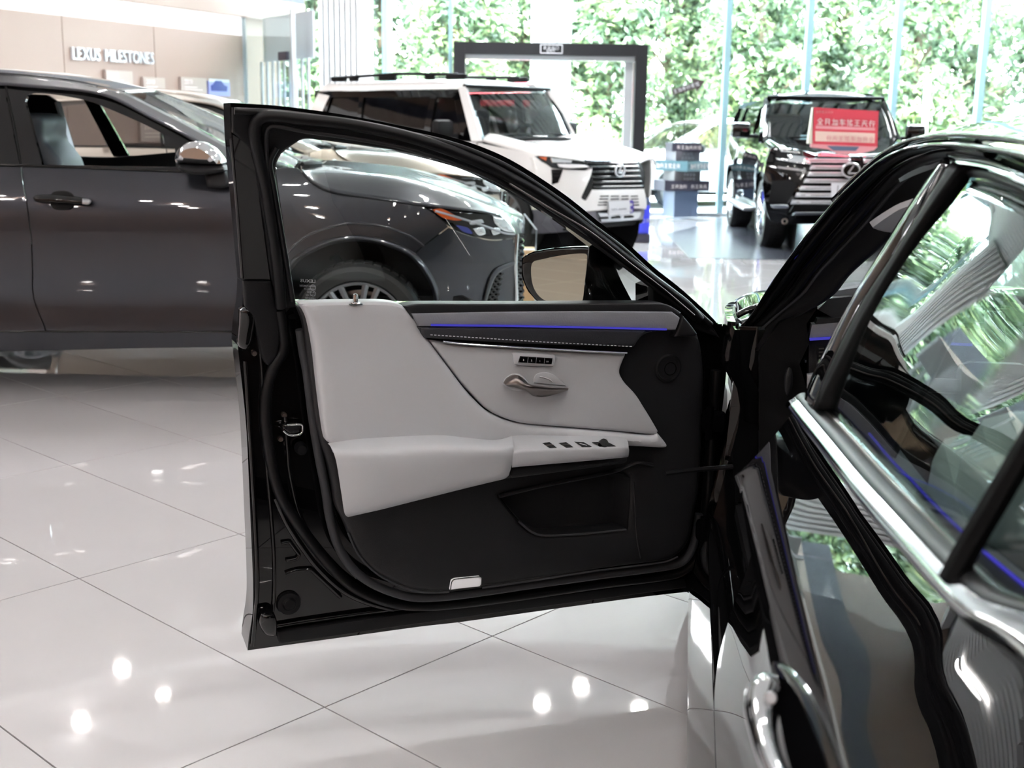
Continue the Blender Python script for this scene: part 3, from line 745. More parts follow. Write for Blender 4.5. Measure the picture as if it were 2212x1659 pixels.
for i, x in enumerate((-8.4, -5.2, -2.0, 1.2, 4.4, 7.3, 10.2, 13.2, 16.2, 19.2)):
    t = empty('shrub', (x, 26.4 + .1 * math.sin(i * 3), 0), 'yellow-green low shrub outside, ' + SHR[i], 'shrub', 'shrubs under the trees outside', i * 1.1); t.scale = (.98, .62, 1.2)
    f = bpy.data.objects.new('foliage', hm); COL.objects.link(f); f.parent = t; f['kind'] = 'stuff'
    MB().tube([(0, 0, -.03), (.02, 0, .5)], [.05, .03], 8).build('stem', M['bark'], t, local=True)
struct(MB().box((4, 26.9, -.0), (44, 2.6, .16), bev=.03).build('kerb', M['hedge_ground'], smooth=False))
# red banner outside, left of the column
def opx(px, py, y): return aty(px, py, y)
b0 = opx(1000, 200, 25.2); b1 = opx(1146, 205, 25.2); bt = opx(1000, 183, 25.2).z
bn = empty('banner', (0, 25.2, .0), 'long red banner with white characters outside behind the portal', 'banner')
xL = opx(880, 190, 25.2).x
MB().box(((xL + b1.x) / 2, 25.2, bt - .17), (b1.x - xL, .03, .46)).build('cloth', M['banner'], bn, smooth=False)
glyph_row(bn, (opx(1062, 200, 25.17).x, 25.175, bt - .30), (1, 0, 0), (0, 0, 1), .2, [H_['quan'], H_['che'], H_['yue'], H_['wang'], H_['xing'], H_['jia'], H_['tian'], H_['ge'], H_['an'], H_['quan']][:8], M['pink_card'])
for x in (xL + .05, b1.x - .05): MB().tube([(x, 25.23, 0), (x, 25.23, bt + .08)], .025, 8).build('post', M['alu'], bn)
# pole further right
pp0 = opx(2000, 290, 23.0); ptop = opx(2004, 172, 23.0)
lp = empty('white_pole', (pp0.x, 23, 0), 'plain white pole outside, right of the black off-roader', 'pole')
MB().tube([(pp0.x, 23, 0), (ptop.x, 23, ptop.z)], .055, 12).build('shaft', M['outer_white'], lp)
MB().ball((ptop.x, 23, ptop.z), .06, .06, .03).build('cap', M['outer_white'], lp)
# ---------------------------------------------------------------- shared vehicle pieces
def loft(name, curves, mat, parent=None, nu=40, nv=4, th=.006, mir=None, kind=None, angle=40, flip=False):
    """smooth skin through 3D polylines (all running the same way)"""
    R = [resample(c, nu + 1) for c in curves]; rows = []
    for i in range(nu + 1):
        if len(R) == 2: col = [R[0][i].lerp(R[1][i], t / nv) for t in range(nv + 1)]
        else: col = [V3(q) for q in spline([tuple(r[i]) for r in R], False, nv)]
        rows.append(col)
    k = len(rows[0]); vs = [q for r in rows for q in r]; fs = []
    for i in range(nu):
        for j in range(k - 1):
            a = i * k + j; q = (a, a + k, a + k + 1, a + 1); fs.append(tuple(reversed(q)) if flip else q)
    if mir:
        vs = [mir(q) for q in vs]; fs = [tuple(reversed(f)) for f in fs]
    o = mesh(name, vs, fs, mat, parent, angle=angle, kind=kind)
    if th > 0:
        md = o.modifiers.new('solid', 'SOLIDIFY'); md.thickness = th; md.offset = -1
    return o
def wheel(name, c, axis, R, W, rr, mat_rim, parent, spokes=10, style=0, ns=56):
    """c: centre of the outer face; axis: outward unit vector"""
    ax = V3(axis).normalized(); c = V3(c)
    pr = [(rr * .985, -.012), (rr * 1.02, .0), (R * .90, .012), (R * .965, .004), (R * .99, -.02), (R, -.05), (R, -W + .05), (R * .99, -W + .02), (R * .93, -W), (rr, -W + .02)]
    mb = MB().lathe(pr, c, ax, ns)
    tn = V3((0, 0, 1)); sd = ax.cross(tn).normalized(); tn = sd.cross(ax)
    for k in range(44):      # tread blocks
        a = 2 * pi * k / 44
        for t0, t1, sk in ((-.055, -W * .36, .03), (-W * .42, -W * .62, .0), (-W * .68, -W + .055, -.03)):
            e = (tn * math.cos(a) + sd * math.sin(a)); tt = ax.cross(e)
            cc = c + e * (R + .001) + ax * ((t0 + t1) / 2)
            mb.box(cc, (abs(t1 - t0), R * .105, .010), Matrix((ax, tt, e)).transposed())
    t = mb.build(name, M['tire'], parent, angle=30)
    rb = MB().lathe([(rr, -.01), (rr * .985, .002), (rr * .93, -.006), (rr * .91, -.04), (rr * .90, -W * .8)], c, ax, ns)
    hub = c + ax * (-.035)
    rb.lathe([(0, .02), (.045, .018), (.065, .008), (.075, -.03)], hub, ax, 24)
    for k in range(spokes):
        for s_ in ((-1, 1) if style == 1 else (0,)):
            a = 2 * pi * k / spokes + .12 * s_ + .1; e = tn * math.cos(a) + sd * math.sin(a); tt = ax.cross(e)
            wd0, wd1 = (.011, .016) if style == 1 else (.030, .055)
            A = hub + e * .05 + ax * .012; B = c + e * rr * .94 + ax * (-.006) + tt * (.035 * s_ if style == 1 else 0)
            vs = [A - tt * wd0, A + tt * wd0, B + tt * wd1, B - tt * wd1]; bk = -ax * .03
            mid = [A + ax * .012, B + ax * .006]
            n0 = [vs[0], mid[0], vs[1], vs[2], mid[1], vs[3]]
            rb.add(n0 + [q + bk for q in n0], [(0, 1, 4, 5), (1, 2, 3, 4), (6, 11, 10, 7), (7, 10, 9, 8), (0, 5, 11, 6), (2, 8, 9, 3), (5, 4, 10, 11), (4, 3, 9, 10), (0, 6, 7, 1), (1, 7, 8, 2)])
    rb.build('rim', mat_rim, t, angle=30)
    MB().lathe([(0, -.1), (rr * .78, -.1), (rr * .78, -.115), (0, -.115)], c, ax, 40).build('brake_disc', M['satin'], t)
    MB().lathe([(0, -W * .8), (rr * .9, -W * .8)], c, ax, 32).build('wheel_back', M['black_matte'], t)
    return t
# ---------------------------------------------------------------- dark grey crossover on the left
rA = math.radians(3.0)
rU = V3((math.cos(rA), math.sin(rA), 0)); rN = V3((math.sin(rA), -math.cos(rA), 0)); rO = V3((-.6, 6.15, 0))
PZB = [(.15, -.10), (.25, -.05), (.36, -.02), (.48, -.035), (.62, -.015), (.78, 0), (.92, -.002), (1.03, -.025), (1.12, -.06), (1.18, -.10), (1.32, -.17), (1.5, -.27), (1.62, -.38), (1.72, -.6)]
def rh(a, b):
    h = sinterp(b, PZB)
    if a > -.1: h -= .46 * min(1.3, (a + .1) / .82) ** 2.6
    if -.75 < a < .35 and b < .95: h += .022 * math.exp(-(((a + .18) / .33) ** 4)) * min(1, max(0, (.95 - b) / .2))
    return h
RC = Chart(rO, rU, (0, 0, 1), rh, rN)
RP = Chart(rO, rU, (0, 0, 1), None, rN)
def rp(px, py, dep): return RP.px(px, py, -dep)
def rl(pts): return [V3(q) for q in spline([tuple(rp(*q[:3])) + (('c',) if len(q) > 3 else ()) for q in pts], False, 6)]
rx = empty('crossover', rp(300, 850, .95) * 1.0, 'dark grey metallic crossover with a chrome-topped side mirror, parked behind the open door', 'car')
rx.location = V3((-1.75, 7.05, 0))
PG = M['paint_grey']
gapl = [(47, 361), (50, 398), (59, 446), (67, 520), (70, 590), (70, 628), (77, 660), (93, 698), (99, 715)]
fd = panel('front_door', RC, [(49, 361, 'c'), (200, 365), (390, 370), (558, 377, 'c'), (566, 560), (562, 714, 'c'), (300, 715), (101, 714, 'c')] + [(x + 2, y) for x, y in reversed(gapl[1:-1])], PG, rx, step=.06)
rdr = panel('rear_door', RC, [(45, 361, 'c'), (-150, 357), (-380, 355, 'c'), (-400, 500), (-330, 714, 'c'), (97, 714, 'c')] + [(x - 1, y) for x, y in reversed(gapl[1:-1])], PG, rx, step=.07)
panel('rear_fender', RC, [(-384, 352, 'c'), (-520, 348), (-820, 345, 'c'), (-850, 500), (-800, 640, 'c'), (-720, 640, 'c'), (-690, 560), (-600, 515), (-520, 510), (-420, 560), (-380, 640), (-362, 714, 'c'), (-335, 714, 'c'), (-404, 500)], PG, rx, step=.08)
panel('rocker_panel', RC, [(-370, 717, 'c'), (0, 717), (515, 718), (575, 717, 'c'), (590, 745, 'c'), (515, 749), (271, 753), (0, 759), (-370, 764, 'c')], PG, rx, step=.06, th=.03)
panel('fender', RC, [(561, 376, 'c'), (600, 364), (640, 363), (650, 371), (676, 397), (718, 417), (780, 428), (844, 437), (913, 447, 'c'), (934, 461), (956, 477), (968, 490, 'c'), (940, 511), (910, 534, 'c'), (893, 548, 'c'), (872, 536), (816, 517), (760, 511), (704, 522), (648, 550), (626, 575), (600, 625), (582, 714, 'c'), (565, 714, 'c'), (569, 560)], PG, rx, step=.045)
# wheel arch lip: an inset darker flange
strip('wheel_arch_trim', RC, [(584, 690), (600, 628), (626, 578), (648, 553), (704, 525), (760, 514), (816, 520), (872, 539), (905, 565), (936, 615), (946, 665), (950, 720)], .018, PG, rx, d=-.012, r2=.035)
strip('fender_crease', RC, [(612, 560), (650, 518), (700, 494), (760, 483), (820, 488), (880, 508), (915, 532)], .006, PG, rx, d=.004, r2=.004)
# bumper
panel('front_bumper', RC, [(911, 535, 'c'), (941, 513), (969, 492, 'c'), (1012, 509), (1062, 520), (1108, 516, 'c'), (1114, 560), (1112, 600), (1113, 660), (1112, 760, 'c'), (960, 770, 'c'), (950, 700), (946, 650), (930, 600), (906, 566), (896, 550, 'c')], PG, rx, step=.04,
      holes=[[(1049, 655, 'c'), (1062, 610), (1074, 588), (1084, 590, 'c'), (1078, 625), (1073, 657, 'c')]])
panel('bumper_crease', RC, [(1043, 660, 'c'), (1052, 620), (1064, 590), (1082, 575), (1111, 565), (1111, 572), (1086, 584), (1070, 600), (1058, 630), (1049, 660, 'c')], PG, rx, d=.018, th=.03, step=.03, round_=.008)
def meshgrill(name, ch, x0, y0, x1, y1, nx, ny, mat, parent, d, slant=0):
    mb = MB()
    for j in range(ny):
        for i in range(nx):
            for s_ in (-1, 1):
                xa = x0 + (x1 - x0) * (i + .5 - .5 * s_) / nx; xb = x0 + (x1 - x0) * (i + .5 + .5 * s_) / nx
                ya = y0 + (y1 - y0) * j / ny; yb = y0 + (y1 - y0) * (j + 1) / ny
                sa = slant * (1 - (ya - y0) / (y1 - y0)); sb = slant * (1 - (yb - y0) / (y1 - y0))
                mb.tube([ch.px(xa + sa, ya, d), ch.px(xb + sb, yb, d)], .010, 5)
    return mb.build(name, mat, parent, kind='stuff')
meshgrill('fog_mesh', RC, 1047, 590, 1072, 657, 2, 6, M['gloss_black'], rx, -.01, 14)
panel('fog_recess', RC, [(1045, 660, 'c'), (1075, 584, 'c'), (1090, 584, 'c'), (1078, 660, 'c')], M['black_matte'], rx, d=-.05, step=.05)
meshgrill('grille_mesh', RC, 1116, 508, 1130, 655, 1, 11, M['gloss_black'], rx, -.02)
panel('grille_back', RC, [(1112, 506, 'c'), (1131, 502, 'c'), (1131, 700, 'c'), (1112, 700, 'c')], M['black_matte'], rx, d=-.07, step=.05)
strip('grille_edge', RC, [(1117, 505), (1113, 565), (1115, 655), (1113, 740)], .012, M['chrome'], rx, d=.0)
# head lamp
panel('headlamp', RC, [(915, 447, 'c'), (980, 452), (1040, 457), (1078, 464, 'c'), (1100, 480), (1112, 497), (1117, 509, 'c'), (1108, 514), (1062, 518), (1014, 507), (970, 489), (935, 461)], M['gloss_black'], rx, step=.03, d=.004, round_=.01)
panel('indicator', RC, [(934, 453, 'c'), (955, 451), (983, 465), (1004, 474, 'c'), (985, 477), (956, 470)], M['amber'], rx, d=.016, th=.012, step=.03, round_=.004)
panel('lamp_unit', RC, [(1064, 466, 'c'), (1092, 474), (1108, 492), (1112, 502), (1090, 500), (1070, 484)], M['chrome'], rx, d=.014, th=.012, step=.02, round_=.010)
panel('lamp_unit', RC, [(1012, 478, 'c'), (1040, 474), (1046, 482, 'c'), (1018, 486)], M['silver'], rx, d=.016, th=.01, step=.02, round_=.005)
panel('lamp_unit', RC, [(1022, 494, 'c'), (1044, 490), (1050, 506, 'c'), (1034, 509)], M['chrome'], rx, d=.016, th=.01, step=.02, round_=.006)
panel('lamp_unit', RC, [(1060, 494, 'c'), (1078, 492), (1082, 504, 'c'), (1066, 508)], M['chrome'], rx, d=.016, th=.01, step=.02, round_=.005)
strip('lamp_strip', RC, [(940, 456), (990, 470), (1046, 488), (1090, 504), (1112, 506)], .006, M['silver'], rx, d=.014)
panel('lamp_base', RC, [(985, 486, 'c'), (1010, 492), (1020, 505), (1000, 500)], M['car_blue'], rx, d=.012, th=.01, step=.03)
# bonnet: shut line - crest - centre line - mirrored
shut = [(652, 366, .05), (678, 394, .02), (718, 413, .01), (780, 424, .01), (844, 433, .01), (913, 443, .02), (980, 450, .05), (1040, 457, .13), (1076, 464, .24)]
crest = [(655, 365, .20), (700, 371, .20), (746, 375, .20), (820, 382, .20), (880, 391, .21), (940, 406, .22), (1000, 424, .25), (1050, 442, .32), (1092, 457, .42)]
cent = [(690, 353, .95), (735, 354, .95), (816, 365, .95), (900, 377, .95), (984, 396, .95), (1040, 416, .95), (1088, 440, .95), (1118, 456, .95), (1132, 467, .95)]
mid_ = [(672, 357, .5), (718, 361, .5), (782, 369, .5), (860, 379, .5), (932, 397, .5), (990, 417, .5), (1044, 436, .52), (1084, 452, .56), (1110, 463, .6)]
def rmir(q): d = (q - rO).dot(rN) + .95; return q - rN * 2 * d
def both(name, curves, mat, **k):
    loft(name, curves, mat, rx, **k); return loft(name, curves, mat, rx, mir=rmir, **k)
bc = [rl(shut), rl(crest), rl(mid_), rl(cent)]
full = bc + [[rmir(q) for q in c] for c in reversed(bc[:-1])]
loft('bonnet', full, PG, rx, nu=44, nv=5)
both('bonnet_tip', [rl([(1078, 465, .25), (1100, 481, .33), (1114, 500, .42), (1118, 512, .46)]), rl([(1094, 458, .43), (1112, 475, .5), (1124, 496, .55), (1128, 512, .57)]), rl([(1133, 468, .95), (1134, 480, .95), (1134, 497, .95), (1133, 512, .95)])], PG)
# greenhouse
wline = [(-820, 300, .30), (-500, 205, .32), (-300, 190, .32), (-100, 183, .31), (0, 182, .30), (40, 185, .29), (136, 192, .28), (190, 198, .27), (244, 212, .25), (325, 254, .2), (401, 293, .15), (494, 352, .09), (548, 377, .05)]
rail = [(-820, 285, .45), (-500, 180, .45), (-300, 163, .45), (-100, 160, .45), (0, 160, .45), (60, 164, .44), (150, 174, .43), (215, 187, .42), (266, 198, .40), (335, 231, .36), (400, 264, .32), (494, 314, .27), (600, 364, .18)]
both('side_rail', [rl(wline), rl(rail)], PG, nu=60)
wsn = [(266, 198, .42), (335, 231, .38), (400, 264, .34), (494, 314, .29), (560, 344, .24), (640, 365, .20)]
wsc = [(339, 196, .95), (380, 211, .95), (430, 230, .95), (494, 259, .95), (580, 308, .95), (648, 348, .95)]
both('windscreen', [rl(wsn), rl([(302, 196, .7), (358, 220, .7), (415, 246, .68), (494, 286, .66), (572, 328, .64), (645, 357, .62)]), rl(wsc)], M['glass_clear'], th=.004)
roofr = [(-820, 282, .46), (-500, 178, .46), (-300, 161, .46), (-100, 158, .46), (0, 158, .46), (60, 162, .45), (150, 172, .44), (215, 186, .43), (266, 197, .42)]
roofc = [(-800, 275, .95), (-500, 165, .95), (-300, 146, .95), (-100, 144, .95), (0, 147, .95), (81, 152, .95), (163, 160, .95), (244, 174, .95), (339, 195, .95)]
both('roof', [rl(roofr), rl([(-810, 278, .7), (-500, 168, .7), (-300, 150, .7), (-100, 147, .7), (0, 149, .7), (72, 155, .7), (158, 164, .7), (232, 179, .7), (302, 195, .7)]), rl(roofc)], PG, nu=50)
MB().tube([rp(653, 355, .34), rp(672, 354, .42), rp(694, 353, .6)], [.012, .022, .010], 8).build('cowl', M['black_matte'], rx)
wf = [(13, 184, 'c'), (40, 187), (136, 194), (190, 200), (244, 214), (325, 256), (401, 295), (494, 354, 'c'), (530, 374, 'c'), (377, 369), (47, 359, 'c')]
hole = [(54, 221, 'c'), (60, 206), (74, 201), (130, 206), (190, 218), (230, 233), (300, 263), (350, 288), (377, 306, 'c'), (380, 361, 'c'), (230, 359), (91, 356, 'c'), (76, 300)]
panel('window_frame', RC, wf, M['gloss_black'], rx, holes=[hole], d=-.004, th=.03, step=.06)
panel('window_frame', RC, wf, M['gloss_black'], rx, holes=[hole], d=-.004, th=.03, step=.06, mirror=(rO - rN * .95, rN))
panel('rear_window', RC, [(9, 184, 'c'), (-100, 185), (-300, 192), (-480, 207), (-560, 240), (-600, 346, 'c'), (-300, 352), (43, 357, 'c')], M['gloss_black'], rx, d=-.008, th=.02, step=.08)
strip('belt_moulding', RC, [(-600, 349), (-300, 352), (0, 356), (200, 363), (400, 370), (540, 377)], .007, M['gloss_black'], rx, d=.004)
strip('sill_bead', RC, [(-300, 716), (0, 716), (300, 717), (560, 717)], .005, M['gloss_black'], rx, d=.002)  # gloss black bead along the top of the rocker
strip('pillar_seam', RC, [(12, 183), (26, 250), (45, 356)], .004, M['rubber'], rx, d=.0)
# door handle with its cup
hd = panel('door_handle', RC, [(70, 428), (76, 422), (110, 421), (150, 424), (185, 430), (195, 436), (188, 443), (150, 441), (100, 438), (76, 436)], M['gloss_black'], rx, d=.045, th=.035, step=.03, round_=.014)
panel('handle_cup', RC, [(108, 423, 'c'), (116, 414), (140, 412), (155, 418), (160, 430), (157, 448), (140, 454), (118, 452), (108, 440)], M['black_matte'], rx, d=.008, th=.012, step=.03, round_=.004)
panel('key_cap', RC, [(177, 429, 'c'), (190, 431), (195, 436), (189, 443), (177, 441, 'c')], M['silver'], rx, d=.05, th=.02, step=.03, round_=.006)
# door mirror
mc = [(373, 352), (372, 335), (382, 318), (400, 308), (428, 307), (455, 322), (470, 338), (478, 352), (474, 358), (440, 358), (400, 355)]
panel('mirror_cap', RP, mc, M['chrome'], rx, d=.14, th=.16, step=.04, round_=.075)
panel('mirror_body', RP, [(376, 354, 'c'), (420, 358), (478, 358, 'c'), (484, 370), (440, 378), (402, 375), (382, 366)], M['black_trim'], rx, d=.12, th=.15, step=.04, round_=.04)
panel('mirror_foot', RP, [(440, 376, 'c'), (484, 368, 'c'), (494, 396), (482, 406), (446, 404, 'c')], M['black_trim'], rx, d=.03, th=.12, step=.04, round_=.02)
# cabin: seats, lining, far pillar
MB().box(rp(128, 520, .98), (2.9, 1.4, .1)).build('cabin_floor', M['black_matte'], rx)
panel('front_seat', RP, [(40, 248), (60, 244), (80, 249), (89, 265), (91, 300), (108, 324), (127, 352), (140, 420), (60, 430), (36, 330)], M['seat_dark'], rx, d=-.42, th=.42, step=.08, round_=.06)
panel('cabin_lining', RP, [(-250, 190, 'c'), (100, 205, 'c'), (126, 222, 'c'), (166, 352, 'c'), (166, 420, 'c'), (-250, 420, 'c')], M['black_matte'], rx, d=-1.25, th=.05, step=.2)
ribbon('pillar_trim', resample(rl([(122, 220, 1.22), (142, 285, 1.22), (164, 356, 1.22)]), 8), resample(rl([(130, 220, 1.24), (150, 285, 1.24), (172, 356, 1.24)]), 8), M['silver'], rx, .02)
panel('far_door_trim', RP, [(160, 338, 'c'), (240, 340), (385, 328, 'c'), (385, 420, 'c'), (160, 420, 'c')], M['black_matte'], rx, d=-1.55, th=.1, step=.2)
panel('dashboard', RP, [(388, 318, 'c'), (480, 335), (560, 352, 'c'), (560, 420, 'c'), (388, 420, 'c')], M['black_matte'], rx, d=-.3, th=1.3, step=.2)
# hidden side and underbody
for o in [fd, rdr]: 
    me = o.data.copy(); off = wloc(o)
    for v in me.vertices: v.co = rmir(v.co + off) - off
    me.flip_normals(); c = bpy.data.objects.new(o.name, me); COL.objects.link(c); c.parent = rx
panel('far_fender', RC, [(561, 378, 'c'), (650, 371), (718, 417), (844, 437), (913, 447, 'c'), (968, 490, 'c'), (893, 548, 'c'), (760, 511), (648, 550), (600, 625), (582, 714, 'c'), (565, 714, 'c')], PG, rx, step=.08, mirror=(rO - rN * .95, rN))
panel('underbody', RP, [(-800, 640, 'c'), (1000, 640, 'c'), (1080, 690, 'c'), (1000, 735, 'c'), (560, 738, 'c'), (-370, 750, 'c'), (-800, 735, 'c')], M['black_matte'], rx, d=-.10, th=1.7, step=.4)
panel('wheel_well', RP, [(560, 560, 'c'), (640, 470), (770, 440), (900, 470), (1000, 560, 'c'), (1000, 740, 'c'), (560, 740, 'c')], M['black_matte'], rx, d=-.34, th=.05, step=.3)
panel('tail', RP, [(-850, 300, 'c'), (-800, 290, 'c'), (-780, 700, 'c'), (-850, 660, 'c')], PG, rx, d=-.05, th=1.8, step=.3)
wc = RP.px(774, 716, -.03)
rR = wc.z if .33 < wc.z < .42 else .375
wc.z = rR
for dx in (0, -2.85):
    wheel('wheel', wc + rU * dx, rN, rR, .225, rR * .745, M['rim_grey'], rx, 8, 1)
    wheel('wheel', rmir(wc + rU * dx), -rN, rR, .225, rR * .745, M['rim_grey'], rx, 8, 1, ns=32)
# ---------------------------------------------------------------- bronze crossover behind it: same build, longer bonnet
bz = empty('crossover', rx.location + V3((-.35, 4.05, 0)), 'bronze-beige metallic crossover parked beyond the dark grey one', 'car')
def shift(p):
    x = p.x; s_ = -.42 if x < -1.05 else (-.13 if x > .0 else -.42 + .29 * (x + 1.05) / 1.05)
    return V3((p.x + s_, p.y + 4.05, p.z))
def deform_copy(o, newp, off_old, off_new):
    me = o.data.copy()
    for v in me.vertices: v.co = shift(v.co + off_old) - off_new
    for i, mt in enumerate(me.materials):
        if mt == PG: me.materials[i] = M['paint_bronze']
        if o.name.startswith('rear_window'): me.materials[i] = M['glass_smoke']
    c = bpy.data.objects.new(o.name.split('.')[0], me); COL.objects.link(c); c.parent = newp
    for md in o.modifiers:
        n = c.modifiers.new('solid', 'SOLIDIFY'); n.thickness = md.thickness; n.offset = md.offset
    for k in o.keys():
        if k in ('kind', 'label'): c[k] = o[k]
    for ch in [q for q in bpy.data.objects if q.parent == o]: deform_copy(ch, c, off_old, off_new)
for o in [q for q in bpy.data.objects if q.parent == rx and q.name.split('.')[0] not in ('cabin_lining', 'pillar_trim')]: deform_copy(o, bz, wloc(rx), wloc(bz))
# ---------------------------------------------------------------- boxy off-roaders (white and black)
def suv(name, label, C, fwd, P, paint, rim):
    f = V3(fwd).normalized(); n = V3((f.y, -f.x, 0)) if P['near'] > 0 else V3((-f.y, f.x, 0))
    up = V3((0, 0, 1)); C = V3(C)
    car = empty(name, C + f * (-2.5), label, 'car')
    T = lambda s, l, z: C + f * s + n * l + up * z
    hw = P['hw']; belt = P['belt']; H = P['H']; Hc = P['cowl']; sc_ = P['scowl']; st = P['stop']; sr = P['srear']; R = P['R']; zr = P['zrock']
    def h(a, b):
        v = sinterp(b, [(.3, -.06), (.5, -.02), (.7, -.01), (.85, 0), (1.0, -.01), (belt, -.05), (belt + .3, -.11), (H - .12, -.20), (H, -.34)])
        if a > -.75: v -= P.get('nose', .16) * ((a + .75) / .75) ** 2
        if a < sr + .5: v -= .08 * ((sr + .5 - a) / .5) ** 2
        for w_ in (P['w1'], P['w2']): v += P['flare'] * math.exp(-((a - w_) / (R + .12)) ** 6) * min(1, max(0, (1.02 - b) / .12))
        return v
    sides = []
    for sg in (1, -1):
        ch = Chart(C + n * hw * sg, f, up, h, n * sg)
        def arcp(w_, rr, k0, k1, nn=9): return [(w_ + rr * math.cos(t), R + rr * math.sin(t)) for t in [k0 + (k1 - k0) * i / (nn - 1) for i in range(nn)]]
        ra = R + .085; aw = math.asin((R - zr) / ra)
        w1, w2 = P['w1'], P['w2']; q1 = w1 - ra * math.cos(aw); q2 = w2 + ra * math.cos(aw); q3 = w2 - ra * math.cos(aw); q0 = w1 + ra * math.cos(aw)
        c = lambda *q: q + ('c',)
        fe = panel('fender', ch, [c(-.16, P['zfront']), c(sc_, belt - .01), c(sc_ - .02, zr)] + [c(q1, zr)] + arcp(w1, ra, pi + aw, -aw)[1:-1] + [c(q0, zr + .1), c(-.3, zr + .12), c(-.16, .62)], paint, car, ab=True, step=.09, th=.03, sub=4)
        dm = (sc_ - .02 + q2 + .18) / 2 - .08
        panel('front_door', ch, [c(sc_ - .028, belt), c(dm + .006, belt + .01), c(dm + .006, zr), c(sc_ - .028, zr)], paint, car, ab=True, step=.12, th=.03)
        panel('rear_door', ch, [c(dm - .006, belt + .01), c(q2 - .02 - .22, belt + .02), c(w2 + ra * .55, R + ra * .86), c(q2 + .0, R + .2), c(q2 + .03, zr), c(dm - .006, zr)], paint, car, ab=True, step=.12, th=.03)
        panel('rear_fender', ch, [c(q2 - .25, belt + .02), c(sr, belt + .03), c(sr, .55), c(q3 - .05, .5)] + arcp(w2, ra, pi + aw * .6, pi * .28)[1:] , paint, car, ab=True, step=.12, th=.03, sub=4)
        panel('rocker_panel', ch, [c(q1 - .02, zr - .01), c(q2 + .03, zr - .01), c(q2 + .05, zr - .12), c(q1 - .04, zr - .12)], P['low'], car, ab=True, step=.2, th=.06)
        # greenhouse: painted frame with window holes
        o1 = [c(sc_ - .10, belt + .012), c(sr + .05, belt + .03), c(sr + .22, H - .12), c(st - .05, H - .11)]
        bpl = dm
        h1 = [c(sc_ - .27, belt + .05), c(bpl + .05, belt + .05), c(bpl + .05, H - .19), c(st - .12, H - .20)]
        h2 = [c(bpl - .05, belt + .05), c(q2 - .30, belt + .05), c(q2 - .36, H - .19), c(bpl - .05, H - .19)]
        h3 = [c(q2 - .37, belt + .05), c(sr + .42, belt + .06), c(sr + .5, H - .19), c(q2 - .43, H - .19)]
        panel('cab_frame', ch, o1, P['frame'], car, ab=True, step=.15, th=.04, holes=[h1, h2, h3], sub=3)
        for hh, nm in ((h1, 'front_window'), (h2, 'rear_window'), (h3, 'quarter_window')):
            panel(nm, ch, hh, M['glass_dark'], car, ab=True, step=.3, th=.006, d=-.02, sub=2)
        panel('roof_side', ch, [c(st - .02, H - .105), c(sr + .18, H - .115), c(sr + .2, H - .02), c(st - .08, H - .02)], paint, car, ab=True, step=.12, th=.03, sub=3)
        panel('rear_pillar', ch, [c(sr + .03, belt + .03), c(sr + .30, belt + .035), c(sr + .46, H - .17), c(sr + .2, H - .14)], paint, car, ab=True, step=.15, th=.05, d=.006, sub=2)
        # front pillar
        A = [T(sc_ + .02, sg * (hw - .10), Hc - .08), T((sc_ + st) / 2 + .02, sg * (hw - .155), (Hc + H) / 2 - .08), T(st + .02, sg * (hw - .215), H - .1)]
        B = [T(sc_ - .09, sg * (hw - .06), Hc - .08), T((sc_ + st) / 2 - .08, sg * (hw - .125), (Hc + H) / 2 - .08), T(st - .07, sg * (hw - .19), H - .1)]
        ribbon('front_pillar', *((A, B) if sg * P['near'] < 0 else (B, A)), P['pillar'], car, .05)
        if P.get('rails'):
            z = H + .055; mb = MB().tube([T(st - .28, sg * (hw - .38), z), T(-2.9, sg * (hw - .36), z + .02), T(sr + .35, sg * (hw - .38), z - .01)], .018, 8)
            for s_, L in ((st - .3, .30), (-2.4, .14), (-3.1, .28), (-3.7, .14), (sr + .4, .26)):
                mb.box(T(s_, sg * (hw - .37), H + .03), (L, .05, .06), Matrix((f, n, up)).transposed(), .012)
            mb.build('roof_rail', M['black_matte'], car)
        # door mirror
        mb = MB().box(T(sc_ - .32, sg * (hw + .17), belt + .13), (.13, .24, .19), Matrix((f, n, up)).transposed(), .045); mb.build('mirror_housing', P['mirror'], car)
        MB().box(T(sc_ - .33, sg * (hw + .02), belt + .06), (.07, .16, .05), Matrix((f, n, up)).transposed(), .015).build('mirror_arm', M['black_trim'], car)
        for w_ in (w1, w2):
            wheel('wheel', T(w_, sg * (hw - .015), R), n * sg, R, .27, R * .70, rim, car, 10, 1, ns=40)
            MB().lathe([(R + .35, -.32), (R + .02, -.34), (.1, -.34)], T(w_, sg * hw, R), n * sg, 24).build('wheel_well', M['black_matte'], car)
        if P.get('step'): MB().box(T((w1 + w2) / 2, sg * (hw + .02), zr - .10), (1.75, .2, .05), Matrix((f, n, up)).transposed(), .02).build('side_step', M['silver'], car)
    hl = hw - .14; zf = P['zfront']
    def hoodrow(l, dz, k): return [T(-.10 - .10 * k, l, zf + dz - .03), T(-.22 - .06 * k, l, zf + dz + .015), T(-.6, l, zf + (Hc - zf) * .42 + dz), T(sc_ * .8, l, zf + (Hc - zf) * .78 + dz), T(sc_ + .05, l, Hc + dz - .01)]
    rows = [hoodrow(l, dz, k) for l, dz, k in ((-hw + .07, -.06, 1.0), (-hl + .02, .01, .7), (-hl * .72, -.005, .4), (-hl * .5, -.035, .15), (0, -.03, 0), (hl * .5, -.035, .15), (hl * .72, -.005, .4), (hl - .02, .01, .7), (hw - .07, -.06, 1.0))]
    loft('bonnet', rows, paint, car, nu=16, nv=3, th=.02, flip=P['near'] > 0)
